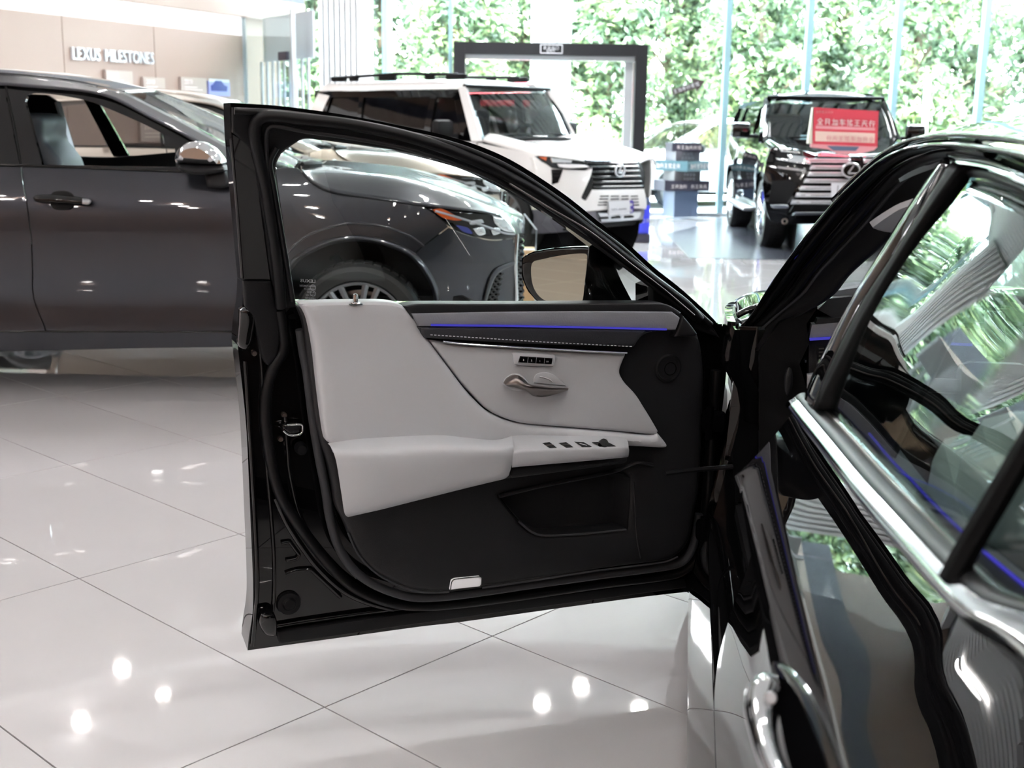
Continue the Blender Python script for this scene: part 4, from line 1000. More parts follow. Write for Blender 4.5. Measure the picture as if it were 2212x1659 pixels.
    ws = lambda l, k: [T(sc_ + .02 + k, l, Hc - .06), T((sc_ + st) / 2 + .03 + k, l * .965, (Hc + H) / 2 - .06), T(st + k * .8, l * .92, H - .09)]
    loft('windscreen', [ws(-hw + .13, -.02), ws(-hw * .5, .04), ws(0, .06), ws(hw * .5, .04), ws(hw - .13, -.02)], M['glass_clear'], car, nu=10, nv=4, th=.004, flip=P['near'] > 0)
    loft('screen_frame', [ws(-hw + .10, -.03), ws(-hw + .15, -.025)], M['gloss_black'], car, nu=6, nv=2, th=.02, flip=P['near'] > 0)
    MB().tube([T(st + .0, l, H - .075) + f * (.05 - .06 * (l / hw) ** 2) for l in [(-.8 + .2 * k) * hw for k in range(9)]], .03, 8, r2=.02).build('screen_header', M['black_matte'], car)
    MB().box(T(sc_ + .1, 0, Hc - .03), (.22, 2 * hw - .35, .02), Matrix((f, n, up)).transposed()).build('cowl', M['black_matte'], car)
    for k in (-1, 1): MB().tube([T(sc_ + .03, k * .25 + .3, Hc - .0), T(sc_ + .02, k * .25, Hc + .015), T(sc_ + .03, k * .25 - .3, Hc + .01)], .012, 6).build('wiper', M['black_matte'], car)
    rf = lambda s, z: [T(s, l, z - .055 * (abs(l) / (hw - .3)) ** 2.5) for l in [(-1 + .2 * k) * (hw - .29) for k in range(11)]]
    loft('roof', [rf(st + .01, H - .08), rf(st - .12, H - .035), rf(st - .6, H), rf(-3.2, H + .0), rf(sr + .5, H - .03), rf(sr + .14, H - .08)], paint, car, nu=12, nv=4, th=.03, flip=P['near'] < 0)
    # tail, floor, cabin
    Rm = Matrix((f, n, up)).transposed()
    MB().box(T(sr + .04, 0, .82), (.12, 2 * hw - .18, .78), Rm, .05).build('tailgate', paint, car)
    MB().box(T(sr + .14, 0, (belt + H) / 2 - .02), (.04, 2 * hw - .42, H - belt - .16), Rm, .01).build('back_window', M['glass_dark'], car)
    MB().box(T((sr) / 2 + .02, 0, .52), (abs(sr) - .5, 2 * hw - .36, .40), Rm, .05).build('underbody', M['black_matte'], car)
    MB().box(T(sc_ - .22, 0, belt - .1), (.34, 2 * hw - .3, .26), Rm, .06).build('dashboard', M['black_matte'], car)
    for l in (-.42, .42):
        for s_ in (-2.35, -3.25):
            MB().box(T(s_, l, .95), (.5, .5, .2), Rm, .06).box(T(s_ - .27, l, 1.25), (.16, .5, .62), Rm, .06).box(T(s_ - .3, l, 1.62), (.1, .26, .17), Rm, .04).build('seat', M['seat_dark'], car)
    sw = T(sc_ - .48, .40 * (1 if P['near'] < 0 else -1), belt + .02); e1 = n; e2 = (up * .9 + f * .4).normalized()
    MB().tube([sw + e1 * .18 * math.cos(t) + e2 * .18 * math.sin(t) for t in [2 * pi * k / 24 for k in range(24)]], .014, 6, True, up=f).build('steering_wheel', M['black_matte'], car)
    return car, T, f, n, up
def emblem(parent, O, U, V, w, mat):
    """oval ring with an angled stroke inside"""
    U = V3(U).normalized(); V = V3(V).normalized(); N = U.cross(V); O = V3(O)
    mb = MB().tube([O + U * w * math.cos(t) + V * w * .8 * math.sin(t) for t in [2 * pi * k / 28 for k in range(28)]], w * .13, 6, True, up=N)
    mb.tube([O + U * w * .28 + V * w * .55, O - U * w * .30 - V * w * .28, O - U * w * .28 - V * w * .34, O + U * w * .85 - V * w * .34], w * .10, 6, up=N)
    return mb.build('emblem', mat, parent)
# ---- white off-roader
Pw = dict(nose=.28, near=1, hw=.875, belt=1.20, H=1.86, cowl=1.27, scowl=-1.33, stop=-1.68, srear=-4.38, R=.41, zrock=.52, w1=-.95, w2=-3.42, flare=.03, zfront=1.05, low=M['sign_grey'], frame=M['gloss_black'], pillar=M['paint_white'], rails=True, mirror=M['black_matte'])
ph_ = math.radians(42); gF = (math.cos(ph_), -math.sin(ph_), 0); gC = V3((1.15, 12.85, 0))
gx, gT, gf, gn, gup = suv('off_roader', 'white boxy off-roader with black roof rails, behind the open black door', gC, gF, Pw, M['paint_white'], M['silver'])
gUx = -gn   # picture right along the front face
def gh(a, b):
    v = -.20 * max(0, (abs(a) - .40) / .45) ** 2
    v += sinterp(b, [(.3, -.22), (.42, -.08), (.55, .0), (.72, .02), (.95, -.02), (1.06, -.09)]); return v
GF = Chart(gC, gUx, gup, gh, gf)
W = M['paint_white']
def gp(name, pts, mat, **k): k.setdefault('step', .08); k.setdefault('th', .04); return panel(name, GF, pts, mat, gx, **k)
gp('front_bumper', [(1150, 340, 'c'), (1193, 361, 'c'), (1218, 366, 'c'), (1269, 368), (1279, 362, 'c'), (1278, 372), (1256, 425), (1266, 434, 'c'), (1280, 410, 'c'), (1391, 408, 'c'), (1397, 446, 'c'), (1395, 452, 'c'), (1360, 450), (1285, 455), (1240, 458), (1190, 455, 'c'), (1150, 440, 'c')], W, d=.0)
gp('grille_back', [(1262, 345, 'c'), (1378, 344, 'c'), (1392, 372, 'c'), (1392, 412, 'c'), (1279, 413, 'c'), (1264, 438, 'c'), (1252, 432, 'c'), (1278, 370, 'c')], M['black_matte'], d=-.05)
for k, y in enumerate((350, 359.5, 370.5, 382, 393.5, 404)):
    xa = 1268 + k * 1.8 + (6 if k > 1 else 0); gp('grille_bar', [(xa, y - 3, 'c'), (1378 + k * 2.2, y - 3.5, 'c'), (1380 + k * 2.2, y + 2.5, 'c'), (xa, y + 3.5, 'c')], M['gloss_black'], d=.0, th=.03, round_=.008, step=.2)
gp('grille_side', [(1272, 382, 'c'), (1280, 376, 'c'), (1279, 412, 'c'), (1264, 437, 'c'), (1254, 431, 'c')], M['gloss_black'], d=-.01)
gp('side_intake', [(1193, 366, 'c'), (1216, 366, 'c'), (1206, 394, 'c'), (1194, 398, 'c')], M['black_matte'], d=.012, th=.02)
for k in range(4): gp('intake_slat', [(1194, 371 + 7 * k, 'c'), (1213 - 2.2 * k, 371 + 7 * k, 'c'), (1212 - 2.2 * k, 374 + 7 * k, 'c'), (1194, 374 + 7 * k, 'c')], M['gloss_black'], d=.02, th=.01)
gp('headlamp', [(1160, 337, 'c'), (1195, 339), (1262, 349, 'c'), (1275, 361, 'c'), (1240, 367), (1195, 363, 'c')], M['gloss_black'], d=.02)
gp('lamp_strip', [(1206, 354, 'c'), (1262, 356), (1274, 361, 'c'), (1230, 363), (1210, 361, 'c')], M['outer_white'], d=.035, th=.02)
gp('lamp_unit', [(1190, 341, 'c'), (1236, 346, 'c'), (1234, 352, 'c'), (1194, 351, 'c')], M['chrome'], d=.035, th=.02)
gp('indicator', [(1164, 338, 'c'), (1182, 339, 'c'), (1180, 347, 'c'), (1170, 343, 'c')], M['amber'], d=.03, th=.02)
for j, y in enumerate((424, 430, 437, 443)):
    for i, (x0, x1) in enumerate(((1297, 1315), (1320, 1337), (1343, 1358), (1363, 1378))):
        o = -1.6 * j if i == 0 else (1.0 * j if i == 3 else 0)
        gp('bumper_slot', [(x0 + o, y - 1, 'c'), (x1 + o, y - 1.5, 'c'), (x1 + o, y + .8, 'c'), (x0 + o, y + 1.3, 'c')], M['gloss_black'], d=.004, th=.02, step=.3)
pl = gp('number_plate', [(1315, 435, 'c'), (1360, 433, 'c'), (1360, 462, 'c'), (1315, 464, 'c')], M['plate'], d=.045, th=.012)
a_, b_ = GF.inv(1320, 454.5, .05); a2_, b2_ = GF.inv(1356, 453, .05)
text_mesh('lettering', 'GX 550h', (GF.inv(1320, 443, .05)[1] - b_) / .72, GF.p(a_, b_, .05), GF.p(a2_, b2_, .05) - GF.p(a_, b_, .05), gup, M['mark_dim'], pl, .002, sx=.92)
gp('purple_tag', [(1360.5, 433, 'c'), (1368, 433, 'c'), (1368, 460, 'c'), (1360.5, 461, 'c')], M['purple'], d=.045, th=.01)
for y in (439, 452): gp('tag_print', [(1362, y, 'c'), (1366, y, 'c'), (1366, y + 6, 'c'), (1362, y + 6, 'c')], M['mark'], d=.05, th=.004, step=.3)
gp('lower_bumper', [(1150, 441, 'c'), (1190, 457, 'c'), (1285, 457, 'c'), (1392, 452, 'c'), (1388, 474, 'c'), (1300, 482), (1230, 500, 'c'), (1154, 505, 'c')], M['sign_grey'], d=-.02)
gp('skid_plate', [(1293, 461, 'c'), (1385, 458, 'c'), (1378, 472), (1340, 478), (1300, 479, 'c')], M['silver'], d=.02)
for x in (1296, 1322, 1350): gp('skid_slot', [(x, 470 - (x - 1296) * .04, 'c'), (x + 20, 469 - (x - 1296) * .04, 'c'), (x + 18, 472.5 - (x - 1296) * .04, 'c'), (x, 473.5 - (x - 1296) * .04, 'c')], M['black_matte'], d=.028, th=.012, step=.3)
eo = GF.px(1339.5, 368, .03); emblem(gx, eo, gUx, gup, .078, M['grille_metal'])
gp('indicator_corner', [(1150, 441, 'c'), (1162, 440, 'c'), (1162, 453, 'c'), (1152, 453, 'c')], M['cream_edge'], d=.01, th=.02)
# ---- black off-roader
Pb = dict(near=1, hw=.90, belt=1.22, H=1.84, cowl=1.27, scowl=-1.42, stop=-2.02, srear=-4.95, R=.395, zrock=.50, w1=-.95, w2=-3.80, flare=.02, zfront=1.10, low=M['paint_black'], frame=M['gloss_black'], pillar=M['paint_black'], mirror=M['paint_black'], step=True)
lF = V3((-.045, -.999, 0)).normalized(); lC = V3((3.78, 13.62, 0))
lx, lT, lf, ln, lup = suv('off_roader', 'black off-roader with wide chrome slat grille and red board on its bonnet', lC, lF, Pb, M['paint_black'], M['chrome'])
lU = -ln
def lh(a, b):
    v = -.22 * max(0, (abs(a) - .5) / .5) ** 2
    v += sinterp(b, [(.3, -.2), (.45, -.06), (.62, .02), (.85, .0), (1.0, -.03), (1.12, -.10)]); return v
LF = Chart(lC, lU, lup, lh, lf); lmir = (lC, lU)
def lp_(name, pts, mat, both=True, **k):
    k.setdefault('step', .08); k.setdefault('th', .04); panel(name, LF, pts, mat, lx, **k)
    if both: panel(name, LF, pts, mat, lx, mirror=lmir, **k)
cxp = 1838
BLK = M['paint_black']
lp_('front_bumper', [(1672, 316, 'c'), (1741, 337, 'c'), (1752, 362, 'c'), (1745, 378), (1728, 412), (1708, 442, 'c'), (1700, 462, 'c'), (1655, 455, 'c'), (1648, 400), (1655, 345, 'c')], BLK)
lp_('bumper_recess', [(1668, 390, 'c'), (1708, 388, 'c'), (1722, 398, 'c'), (1700, 440, 'c'), (1660, 438, 'c')], M['black_matte'], d=.006, th=.02)
lp_('fog_lamp', [(1664, 442, 'c'), (1700, 442), (1702, 450), (1668, 450, 'c')], M['chrome'], d=.012, th=.02, round_=.012)
lp_('headlamp', [(1674, 322, 'c'), (1684, 320), (1732, 325), (1762, 336, 'c'), (1752, 358, 'c'), (1716, 355), (1677, 346, 'c')], M['gloss_black'], d=.012, th=.03)
for q in ([(1685, 322, 'c'), (1728, 327, 'c'), (1730, 332, 'c'), (1686, 328, 'c')], [(1700, 333, 'c'), (1744, 340), (1752, 356, 'c'), (1720, 352), (1678, 345, 'c'), (1678, 342, 'c'), (1704, 343, 'c')]): lp_('lamp_unit', q, M['chrome'], d=.03, th=.02, round_=.008)
lp_('bumper_line', [(1680, 359, 'c'), (1740, 366, 'c'), (1742, 370, 'c'), (1730, 388, 'c'), (1727, 386, 'c'), (1736, 371, 'c'), (1680, 363, 'c')], M['chrome'], d=.014, th=.015, step=.2)
lp_('grille_back', [(1739, 335, 'c'), (1839, 336, 'c'), (1839, 462, 'c'), (1706, 458, 'c'), (1730, 410, 'c'), (1754, 364, 'c')], M['black_matte'], d=-.04, th=.04)
for k, (y, xl) in enumerate(((347, 1742), (361.5, 1753), (376, 1748), (391, 1740), (406.5, 1731), (421.5, 1722), (437, 1712))):
    lp_('grille_bar', [(xl, y - 5, 'c'), (1838, y - 4.2, 'c'), (1838, y + 4.8, 'c'), (xl - 4, y + 4.5, 'c')], M['grille_metal'], d=.03, th=.05, round_=.012, step=.2)
    lp_('bar_groove', [(xl + 9, y - .8, 'c'), (1838, y - .2, 'c'), (1838, y + 1.2, 'c'), (xl + 8, y + .8, 'c')], M['sign_mid'], d=.034, th=.012, step=.2)
lp_('chrome_wing', [(1763, 331, 'c'), (1780, 328), (1810, 331), (1839, 334, 'c'), (1839, 340, 'c'), (1790, 338), (1768, 338, 'c')], M['chrome'], d=.02, th=.04, round_=.012)
lp_('lower_bumper', [(1655, 456, 'c'), (1700, 463, 'c'), (1839, 463, 'c'), (1839, 482, 'c'), (1690, 484, 'c'), (1664, 478, 'c')], BLK, d=-.03)
lp_('skid_trim', [(1718, 458, 'c'), (1839, 457, 'c'), (1839, 464, 'c'), (1710, 466, 'c')], M['chrome'], d=.01, th=.04, round_=.012)
MB().tube([LF.px(1695, 478, .05) + lU * .028 * math.cos(t) + lup * .028 * math.sin(t) for t in [2 * pi * k / 16 for k in range(16)]], .009, 6, True, up=lf).build('tow_hook', M['satin'], lx)
eo = LF.px(1838, 368, .075); MB().lathe([(0, .0), (.085, 0), (.085, -.03)], eo, lf, 28).build('emblem_disc', M['gloss_black'], lx); emblem(lx, eo + lf * .01, lU, lup, .095, M['grille_metal'])
pl = panel('number_plate', LF, [(1796, 395, 'c'), (1880, 397, 'c'), (1880, 426, 'c'), (1796, 425, 'c')], M['plate'], lx, d=.055, th=.015, step=.2)
a_, b_ = LF.inv(1806, 417, .06); text_mesh('lettering', 'LX 700h', .125, LF.p(a_, b_, .061), lU, lup, M['mark_dim'], pl, .002)
# ---- red board on its bonnet
rb0 = lT(-.42, -.05, 1.2)
rd = atz(1825, 330, 1.13); RYd = 13.42
def rpx(x, y): return aty(x, y, RYd)
ol = [rpx(*q) for q in ((1756, 232), (1898, 240), (1895, 317), (1754, 311))]
rc_ = empty('bonnet_board', rpx(1825, 330), 'red cardboard offer board standing on the black off-roader bonnet', 'sign')
MB().prism(ol, (0, .05, 0)).build('board', M['red_card'], rc_, smooth=False)
MB().prism([rpx(*q) for q in ((1756, 232), (1758, 232), (1756, 311), (1745, 310), (1746, 300))], (0, .06, 0)).build('side_flap', M['cream_edge'], rc_, smooth=False)
MB().prism([rpx(*q) for q in ((1752, 311), (1896, 317), (1888, 324), (1866, 330), (1850, 334), (1812, 333), (1792, 323), (1752, 318))], (0, .05, 0)).build('base_flap', M['pink_card'], rc_, smooth=False)
MB().prism([V3((q.x, q.y - .006, q.z)) for q in (rpx(1786, 315), rpx(1856, 317), rpx(1848, 326), rpx(1800, 325))], (0, .008, 0)).build('slot', M['sign_base'], rc_, smooth=False)
MB().prism([V3((q.x, q.y - .004, q.z)) for q in (rpx(1761, 283), rpx(1890, 288), rpx(1889, 309), rpx(1761, 305))], (0, .006, 0)).build('price_field', M['cream_card'], rc_, smooth=False)
MB().prism([V3((q.x, q.y - .004, q.z)) for q in (rpx(1762, 271), rpx(1890, 276), rpx(1890, 282), rpx(1762, 278))], (0, .006, 0)).build('text_band', M['pink_card'], rc_, smooth=False)
gs = [H_['quan'], H_['yue'], H_['jia'], H_['che'], H_['ge'], H_['wang'], H_['tian'], H_['xing']]
dR = rpx(1890, 262) - rpx(1764, 257); sz = dR.length / 9.3
q = rpx(1764, 269); glyph_row(rc_, V3((q.x, q.y - .008, q.z)), dR, (0, 0, 1), sz, gs, M['white_ink'])
q = rpx(1764, 303); glyph_row(rc_, V3((q.x + .1, q.y - .012, q.z)), dR, (0, 0, 1), sz * .82, gs[::-1][:7] + gs[:1], M['pink_card'])
q = rpx(1762, 244); glyph_row(rc_, V3((q.x, q.y - .008, q.z)), dR, (0, 0, 1), sz * .4, gs[2:8], M['pink_card'])
for x_ in (1790, 1860): q = rpx(x_, 300); MB().box((q.x, RYd + .22, q.z - .045), (.03, .36, .02)).build('strut', M['cream_edge'], rc_, smooth=False)
# ---------------------------------------------------------------- stacked sign tower with arrow
def spx(x, y, Y=19.0): return aty(x, y, Y)
tw = empty('sign_tower', (2.65, 19.0 - .35, 0), 'stacked block signpost with arrow between the white and black off-roaders', 'sign')
tY = 18.55
def blk(name, x0, x1, y0, y1, ang, depth, mat, faces=None):
    a = aty(x0, y1, tY); b = aty(x1, y0, tY); R = Matrix.Rotation(math.radians(ang), 3, 'Z'); w_ = b.x - a.x; an = math.radians(abs(ang))
    fw = (w_ - depth * math.sin(an)) / math.cos(an)
    c = V3(((a.x + b.x) / 2, tY + .25, (a.z + b.z) / 2)); MB().box(c, (fw, depth, b.z - a.z), R).build(name, M[mat], tw, smooth=False)
    # face frame: bottom-left corner of the main face
    return c - R @ V3((fw / 2, depth / 2 + .003, (b.z - a.z) / 2)), R @ V3((1, 0, 0)), fw, b.z - a.z, c, R
G = list(H_.values())
def words(fr, keys, size, x, y, mat='white_ink'):
    O, U, w_, h_ = fr[:4]; glyph_row(tw, O + U * x + V3((0, 0, y)), U, (0, 0, 1), size, [H_[k] for k in keys], M[mat], 1.12)
f1 = blk('block', 1444, 1518, 309, 326.5, 8, .4, 'sign_dark'); words(f1, ['che', 'wang', 'jia', 'tian', 'xing', 'ge'], .058, .07, .03)
f2 = blk('block', 1442, 1516, 326.5, 348.5, 20, .36, 'sign_grey'); words(f2, ['tian', 'jia', 'ge'], .05, .12, .09, 'mark_dim'); words(f2, ['an', 'yue', 'che', 'xing'], .05, .09, .025, 'mark_dim')
f3 = blk('block', 1420, 1537, 348.5, 369, 44, .62, 'sign_teal'); words(f3, ['jia', 'xing', 'wang', 'che', 'quan', 'yue'], .07, .06, .04)
c, R = f3[4], f3[5]; O = c - R @ V3((f3[2] / 2 + .003, .62 / 2, f3[3] / 2)); U = R @ V3((0, -1, 0)); glyph_row(tw, O + R @ V3((0, .60, 0)) + V3((0, 0, .04)), U, (0, 0, 1), .07, [H_[k] for k in ('jia', 'xing', 'wang', 'ge', 'quan', 'yue')], M['white_ink'], 1.12)
f4 = blk('block', 1438, 1517, 369, 393, 20, .38, 'sign_mid'); words(f4, ['yue', 'an', 'quan', 'jia'], .045, .15, .09, 'mark'); words(f4, ['tian', 'chu', 'che', 'ge'], .045, .15, .025, 'mark')
f5 = blk('block', 1418, 1535, 391.5, 412, 13, .5, 'sign_dark'); words(f5, ['wang', 'yue', 'jia', 'xing'], .058, .1, .04); words(f5, ['xing', 'wang', 'che', 'tian'], .058, .42, .04)
f6 = blk('base', 1437, 1512, 412, 469, 21, .36, 'sign_base')
q0 = spx(1482, 205, tY + .2); MB().tube([(q0.x, tY + .2, q0.z), (spx(1480, 309, tY).x, tY + .2, spx(1480, 310, tY).z)], .008, 8).build('pole', M['black_matte'], tw)
MB().prism([spx(x, y, tY + .18) for x, y in ((1451, 193), (1455, 206), (1503, 191), (1505, 199), (1523, 175), (1494, 168), (1497, 179))], (0, .03, 0)).build('arrow_board', M['sign_brown'], tw, smooth=False)
ar = spx(1456, 203, tY + .176); ad = spx(1512, 184, tY + .176) - spx(1456, 203, tY + .176)
glyph_row(tw, ar, ad, ad.cross(V3((0, -1, 0))) * -1 if ad.cross(V3((0, -1, 0))).z < 0 else ad.cross(V3((0, -1, 0))), .062, [H_[k] for k in ('wang', 'jia', 'che', 'xing', 'an', 'ge')], M['mark'], 1.1)
# ---------------------------------------------------------------- low info totem beside the white off-roader
to = empty('info_totem', (1.55, 14.9, 0), 'low dark info totem with blue front beside the white off-roader bumper', 'stand')
tz = aty(1395, 346, 14.9).z; x0 = aty(1370, 524, 14.8).x; x1 = aty(1400, 524, 14.8).x
MB().box(((x0 + x1) / 2 + .01, 15.0, tz / 2 + .03), (x1 - x0 - .01, .34, tz - .06), bev=.01).build('body', M['sign_base'], to)
MB().box(((x0 + x1) / 2, 15.0, .05), (x1 - x0 + .04, .42, .10), bev=.01).build('foot', M['sign_dark'], to)
MB().box(((x0 + x1) / 2 + .01, 15.0, tz - .22), (x1 - x0 + .01, .36, .44), bev=.008).build('head', M['sign_dark'], to)
MB().box(((x0 + x1) / 2 + .03, 14.825, .28), (x1 - x0 - .04, .012, .34), bev=.004).build('blue_panel', M['blue_panel'], to)
MB().box((x1 + .006, 15.0, .30), (.012, .30, .42), bev=.004).build('blue_panel', M['blue_panel'], to)
glyph_row(to, ((x0 + x1) / 2 - .01, 14.815, .24), (1, 0, 0), (0, 0, 1), .05, [H_['kou'], H_['yue']], M['mark'])
# ---------------------------------------------------------------- cardboard box and clear sheet in front of the grey crossover
bxY = 9.5
def bp(x, y, Y=bxY): return aty(x, y, Y)
p0, p1 = bp(1127, 640), bp(1156, 543); 
bx = empty('cardboard_box', ((p0.x + p1.x) / 2, bxY + .17, 0), 'plain cardboard box on the floor at the grey crossover nose', 'box')
wbx = (p1.x - p0.x) + .18; cxb = p1.x - wbx / 2
MB().box((cxb, bxY + .17, p1.z / 2 - .0), (wbx, .34, p1.z - .01), bev=.006).build('carton', M['cardboard'], bx)
MB().box((cxb, bxY + .17, p1.z - .003), (.05, .345, .006)).build('tape', M['cream_edge'], bx)
for s_ in (-1, 1): MB().box((cxb + s_ * wbx * .25, bxY + .17, p1.z - .001), (wbx * .49, .33, .006)).build('flap', M['cardboard'], bx)
ac = empty('display_sheet', bp(1140, 545, bxY + .1), 'clear plastic display sheet standing on the cardboard box', 'display')
MB().prism([bp(x, y, bxY + .1) for x, y in ((1122, 461), (1133, 462), (1159, 496), (1157, 544), (1122, 544))], (0, .012, 0)).build('sheet', M['glass_clear'], ac, smooth=False)
MB().tube([bp(x, y, bxY + .1) for x, y in ((1132, 462), (1159, 496), (1157, 544))], .008, 6).build('edge', M['frost'], ac)
MB().box(bp(1140, 543, bxY + .1) + V3((0, 0, .010)), (.12, .05, .012)).build('foot', M['frost'], ac)
# ---------------------------------------------------------------- cars parked outside
def plain_car(label, C, ang, paint, H=1.5, L=4.6, tail=False):
    C = V3(C); f = V3((math.cos(ang), math.sin(ang), 0)); n = V3((-f.y, f.x, 0)); up = V3((0, 0, 1))
    car = empty('parked_car', C, label, 'car'); T = lambda s, l, z: C + f * s + n * l + up * z
    hw = .9; sx = [(-L / 2, .55, .78, .72), (-L / 2 + .25, .35, .95, .84), (-1.2, .28, .98, .9), (0, .26, .96, .9), (1.1, .28, .93, .9), (L / 2 - .5, .32, .82, .85), (L / 2 - .12, .42, .70, .74), (L / 2, .48, .6, .6)]
    rows = []
    for s, z0, z1, w_ in sx:
        rows.append([T(s, -w_ * .96, z0), T(s, -w_, (z0 + z1) / 2), T(s, -w_ * .95, z1), T(s, -w_ * .6, z1 + .02), T(s, 0, z1 + .04), T(s, w_ * .6, z1 + .02), T(s, w_ * .95, z1), T(s, w_, (z0 + z1) / 2), T(s, w_ * .96, z0)])
    loft('body', rows, paint, car, nu=16, nv=4, th=.0)
    cab = [(-1.75, .95, .95, .74), (-1.1, .95, H - .08, .66), (-.3, .95, H, .62), (.45, .95, H - .06, .64), (1.35, .95, .96, .76)]
    g = [[T(s, -w0 if False else -.80, z0), T(s, -w1, z0 + (z1 - z0) * .9), T(s, -w1 * .7, z1), T(s, 0, z1 + .015), T(s, w1 * .7, z1), T(s, w1, z0 + (z1 - z0) * .9), T(s, .80, z0)] for s, z0, z1, w1 in cab]
    loft('windows', g, M['glass_smoke'], car, nu=14, nv=4, th=.0)
    r = [[T(s, -w1 * .98, z1 - .03), T(s, -w1 * .6, z1 + .012), T(s, 0, z1 + .03), T(s, w1 * .6, z1 + .012), T(s, w1 * .98, z1 - .03)] for s, z1, w1 in ((-1.2, H - .1, .66), (-.6, H - .01, .63), (-.1, H, .62), (.5, H - .07, .64))]
    loft('roof', r, paint, car, nu=10, nv=4, th=.0)
    for sg in (-1, 1):
        MB().tube([T(1.35, sg * .78, .96), T(.9, sg * .72, H - .28), T(.45, sg * .66, H - .07)], .035, 6).tube([T(-1.75, sg * .78, .95), T(-1.45, sg * .74, H - .3), T(-1.1, sg * .68, H - .1)], .05, 6).tube([T(-.2, sg * .8, .95), T(-.25, sg * .66, H - .06)], .03, 6).build('pillar', paint, car)
        MB().box(T(.95, sg * .98, 1.0), (.12, .2, .14), Matrix((f, n, up)).transposed(), .04).build('mirror', M['black_matte'], car)
        MB().box(T(L / 2 - .12, sg * .58, .62), (.16, .3, .12), Matrix((f, n, up)).transposed(), .04).build('headlamp', M['chrome'], car)
        MB().box(T(-L / 2 + .03, sg * .6, .82), (.12, .34, .14), Matrix((f, n, up)).transposed(), .03).build('tail_lamp', M['red_card'], car)
        for s in (-1.35, 1.4): wheel('wheel', T(s, sg * .92, .33), n * sg, .33, .2, .23, M['silver'], car, 7, 0, ns=24)
    MB().box(T(0, 0, .28), (L - .4, 1.6, .16), Matrix((f, n, up)).transposed(), .04).build('underbody', M['black_matte'], car)
    return car
plain_car('white saloon car parked outside, behind the signpost tower', (3.55, 22.6, 0), math.radians(208), M['outer_white'], 1.5)
plain_car('silver-white car parked outside, seen tail-on through the entrance portal', (-1.0, 23.55, 0), math.radians(173), M['outer_white'], 1.48)
# ---------------------------------------------------------------- black saloon: frame of reference
th_ = math.radians(8.1)
sa = V3((math.sin(th_), math.cos(th_), 0)); sl_ = V3((-math.cos(th_), math.sin(th_), 0)); sz_ = V3((0, 0, 1))
sO = V3((.376, 2.132, 0)); sO = sO - sa * sO.dot(sa)
def SP(s, l, z): return sO + sa * s + sl_ * l + sz_ * z
def PS(px, py, s):
    r = ray(px, py); t = (s - (CAM - sO).dot(sa)) / r.dot(sa); return CAM + r * t
def mirS(q): return q - sl_ * 2 * ((q - sO).dot(sl_) + .95)
sedan = empty('saloon_car', SP(2.0, -.95, 0), 'glossy black saloon with chrome window trim and its driver door wide open', 'car')
# ---------------------------------------------------------------- its open front door
dA = V3((-.577, 2.528, 0)); dU = V3((1.049, .391, 0)).normalized(); dN = V3((dU.y, -dU.x, 0))
def dh(a, b): return sinterp(b, [(.2, -.03), (.35, 0.0), (.9, 0.0), (1.0, .012), (1.12, .05), (1.25, .10), (1.45, .19)])
DC = Chart(dA, dU, (0, 0, 1), dh, dN)
sil = [(497, 222, 'c'), (606, 229), (732, 246), (844, 267), (956, 291), (1040, 317), (1117, 353), (1218, 419), (1292, 478), (1352, 523), (1412, 577), (1476, 628), (1543, 691), (1569, 732, 'c'), (1570, 789), (1562, 870), (1554, 934), (1546, 1045), (1531, 1182), (1516, 1226), (1503, 1266), (1489, 1278, 'c'), (1376, 1291), (1185, 1317), (1000, 1343), (905, 1354), (702, 1382), (535, 1405, 'c'), (538, 1373), (546, 1318), (546, 1246), (542, 1145), (536, 1000), (530, 900), (516, 770), (514, 744), (517, 700), (524, 660), (527, 610, 'c'), (522, 560), (512, 440), (500, 300)]
opening = [(640, 660, 'c'), (626, 575), (612, 480), (600, 398), (596, 362), (601, 343), (614, 326), (637, 310), (659, 300), (732, 307), (844, 323), (928, 341), (1012, 364), (1054, 381), (1102, 405), (1150, 431), (1218, 474), (1256, 501), (1302, 537), (1360, 583), (1412, 623, 'c'), (1412, 662, 'c'), (905, 664, 'c')]
fdoor = panel('front_door', DC, sil, M['paint_black'], sedan, d=-.055, th=.10, step=.07, holes=[opening], sub=5)
fdoor['label'] = 'open front door with white leather trim'
D = fdoor
def dp(name, pts, mat, d=0.0, th=.02, step=.05, r=0.0, **k): return panel(name, DC, pts, M[mat], D, d=d, th=th, step=step, round_=r, **k)
def ds(name, pts, r, mat, d=0.0, r2=None, **k): return strip(name, DC, pts, r, M[mat], D, d=d, r2=r2, **k)
# outer skin bulging behind
panel('outer_skin', DC, [(530, 665, 'c'), (1560, 700, 'c'), (1555, 934), (1531, 1182), (1500, 1262, 'c'), (1000, 1336), (545, 1398, 'c'), (548, 1250), (540, 1000)], M['paint_black'], D, d=-.16, th=.02, step=.08)
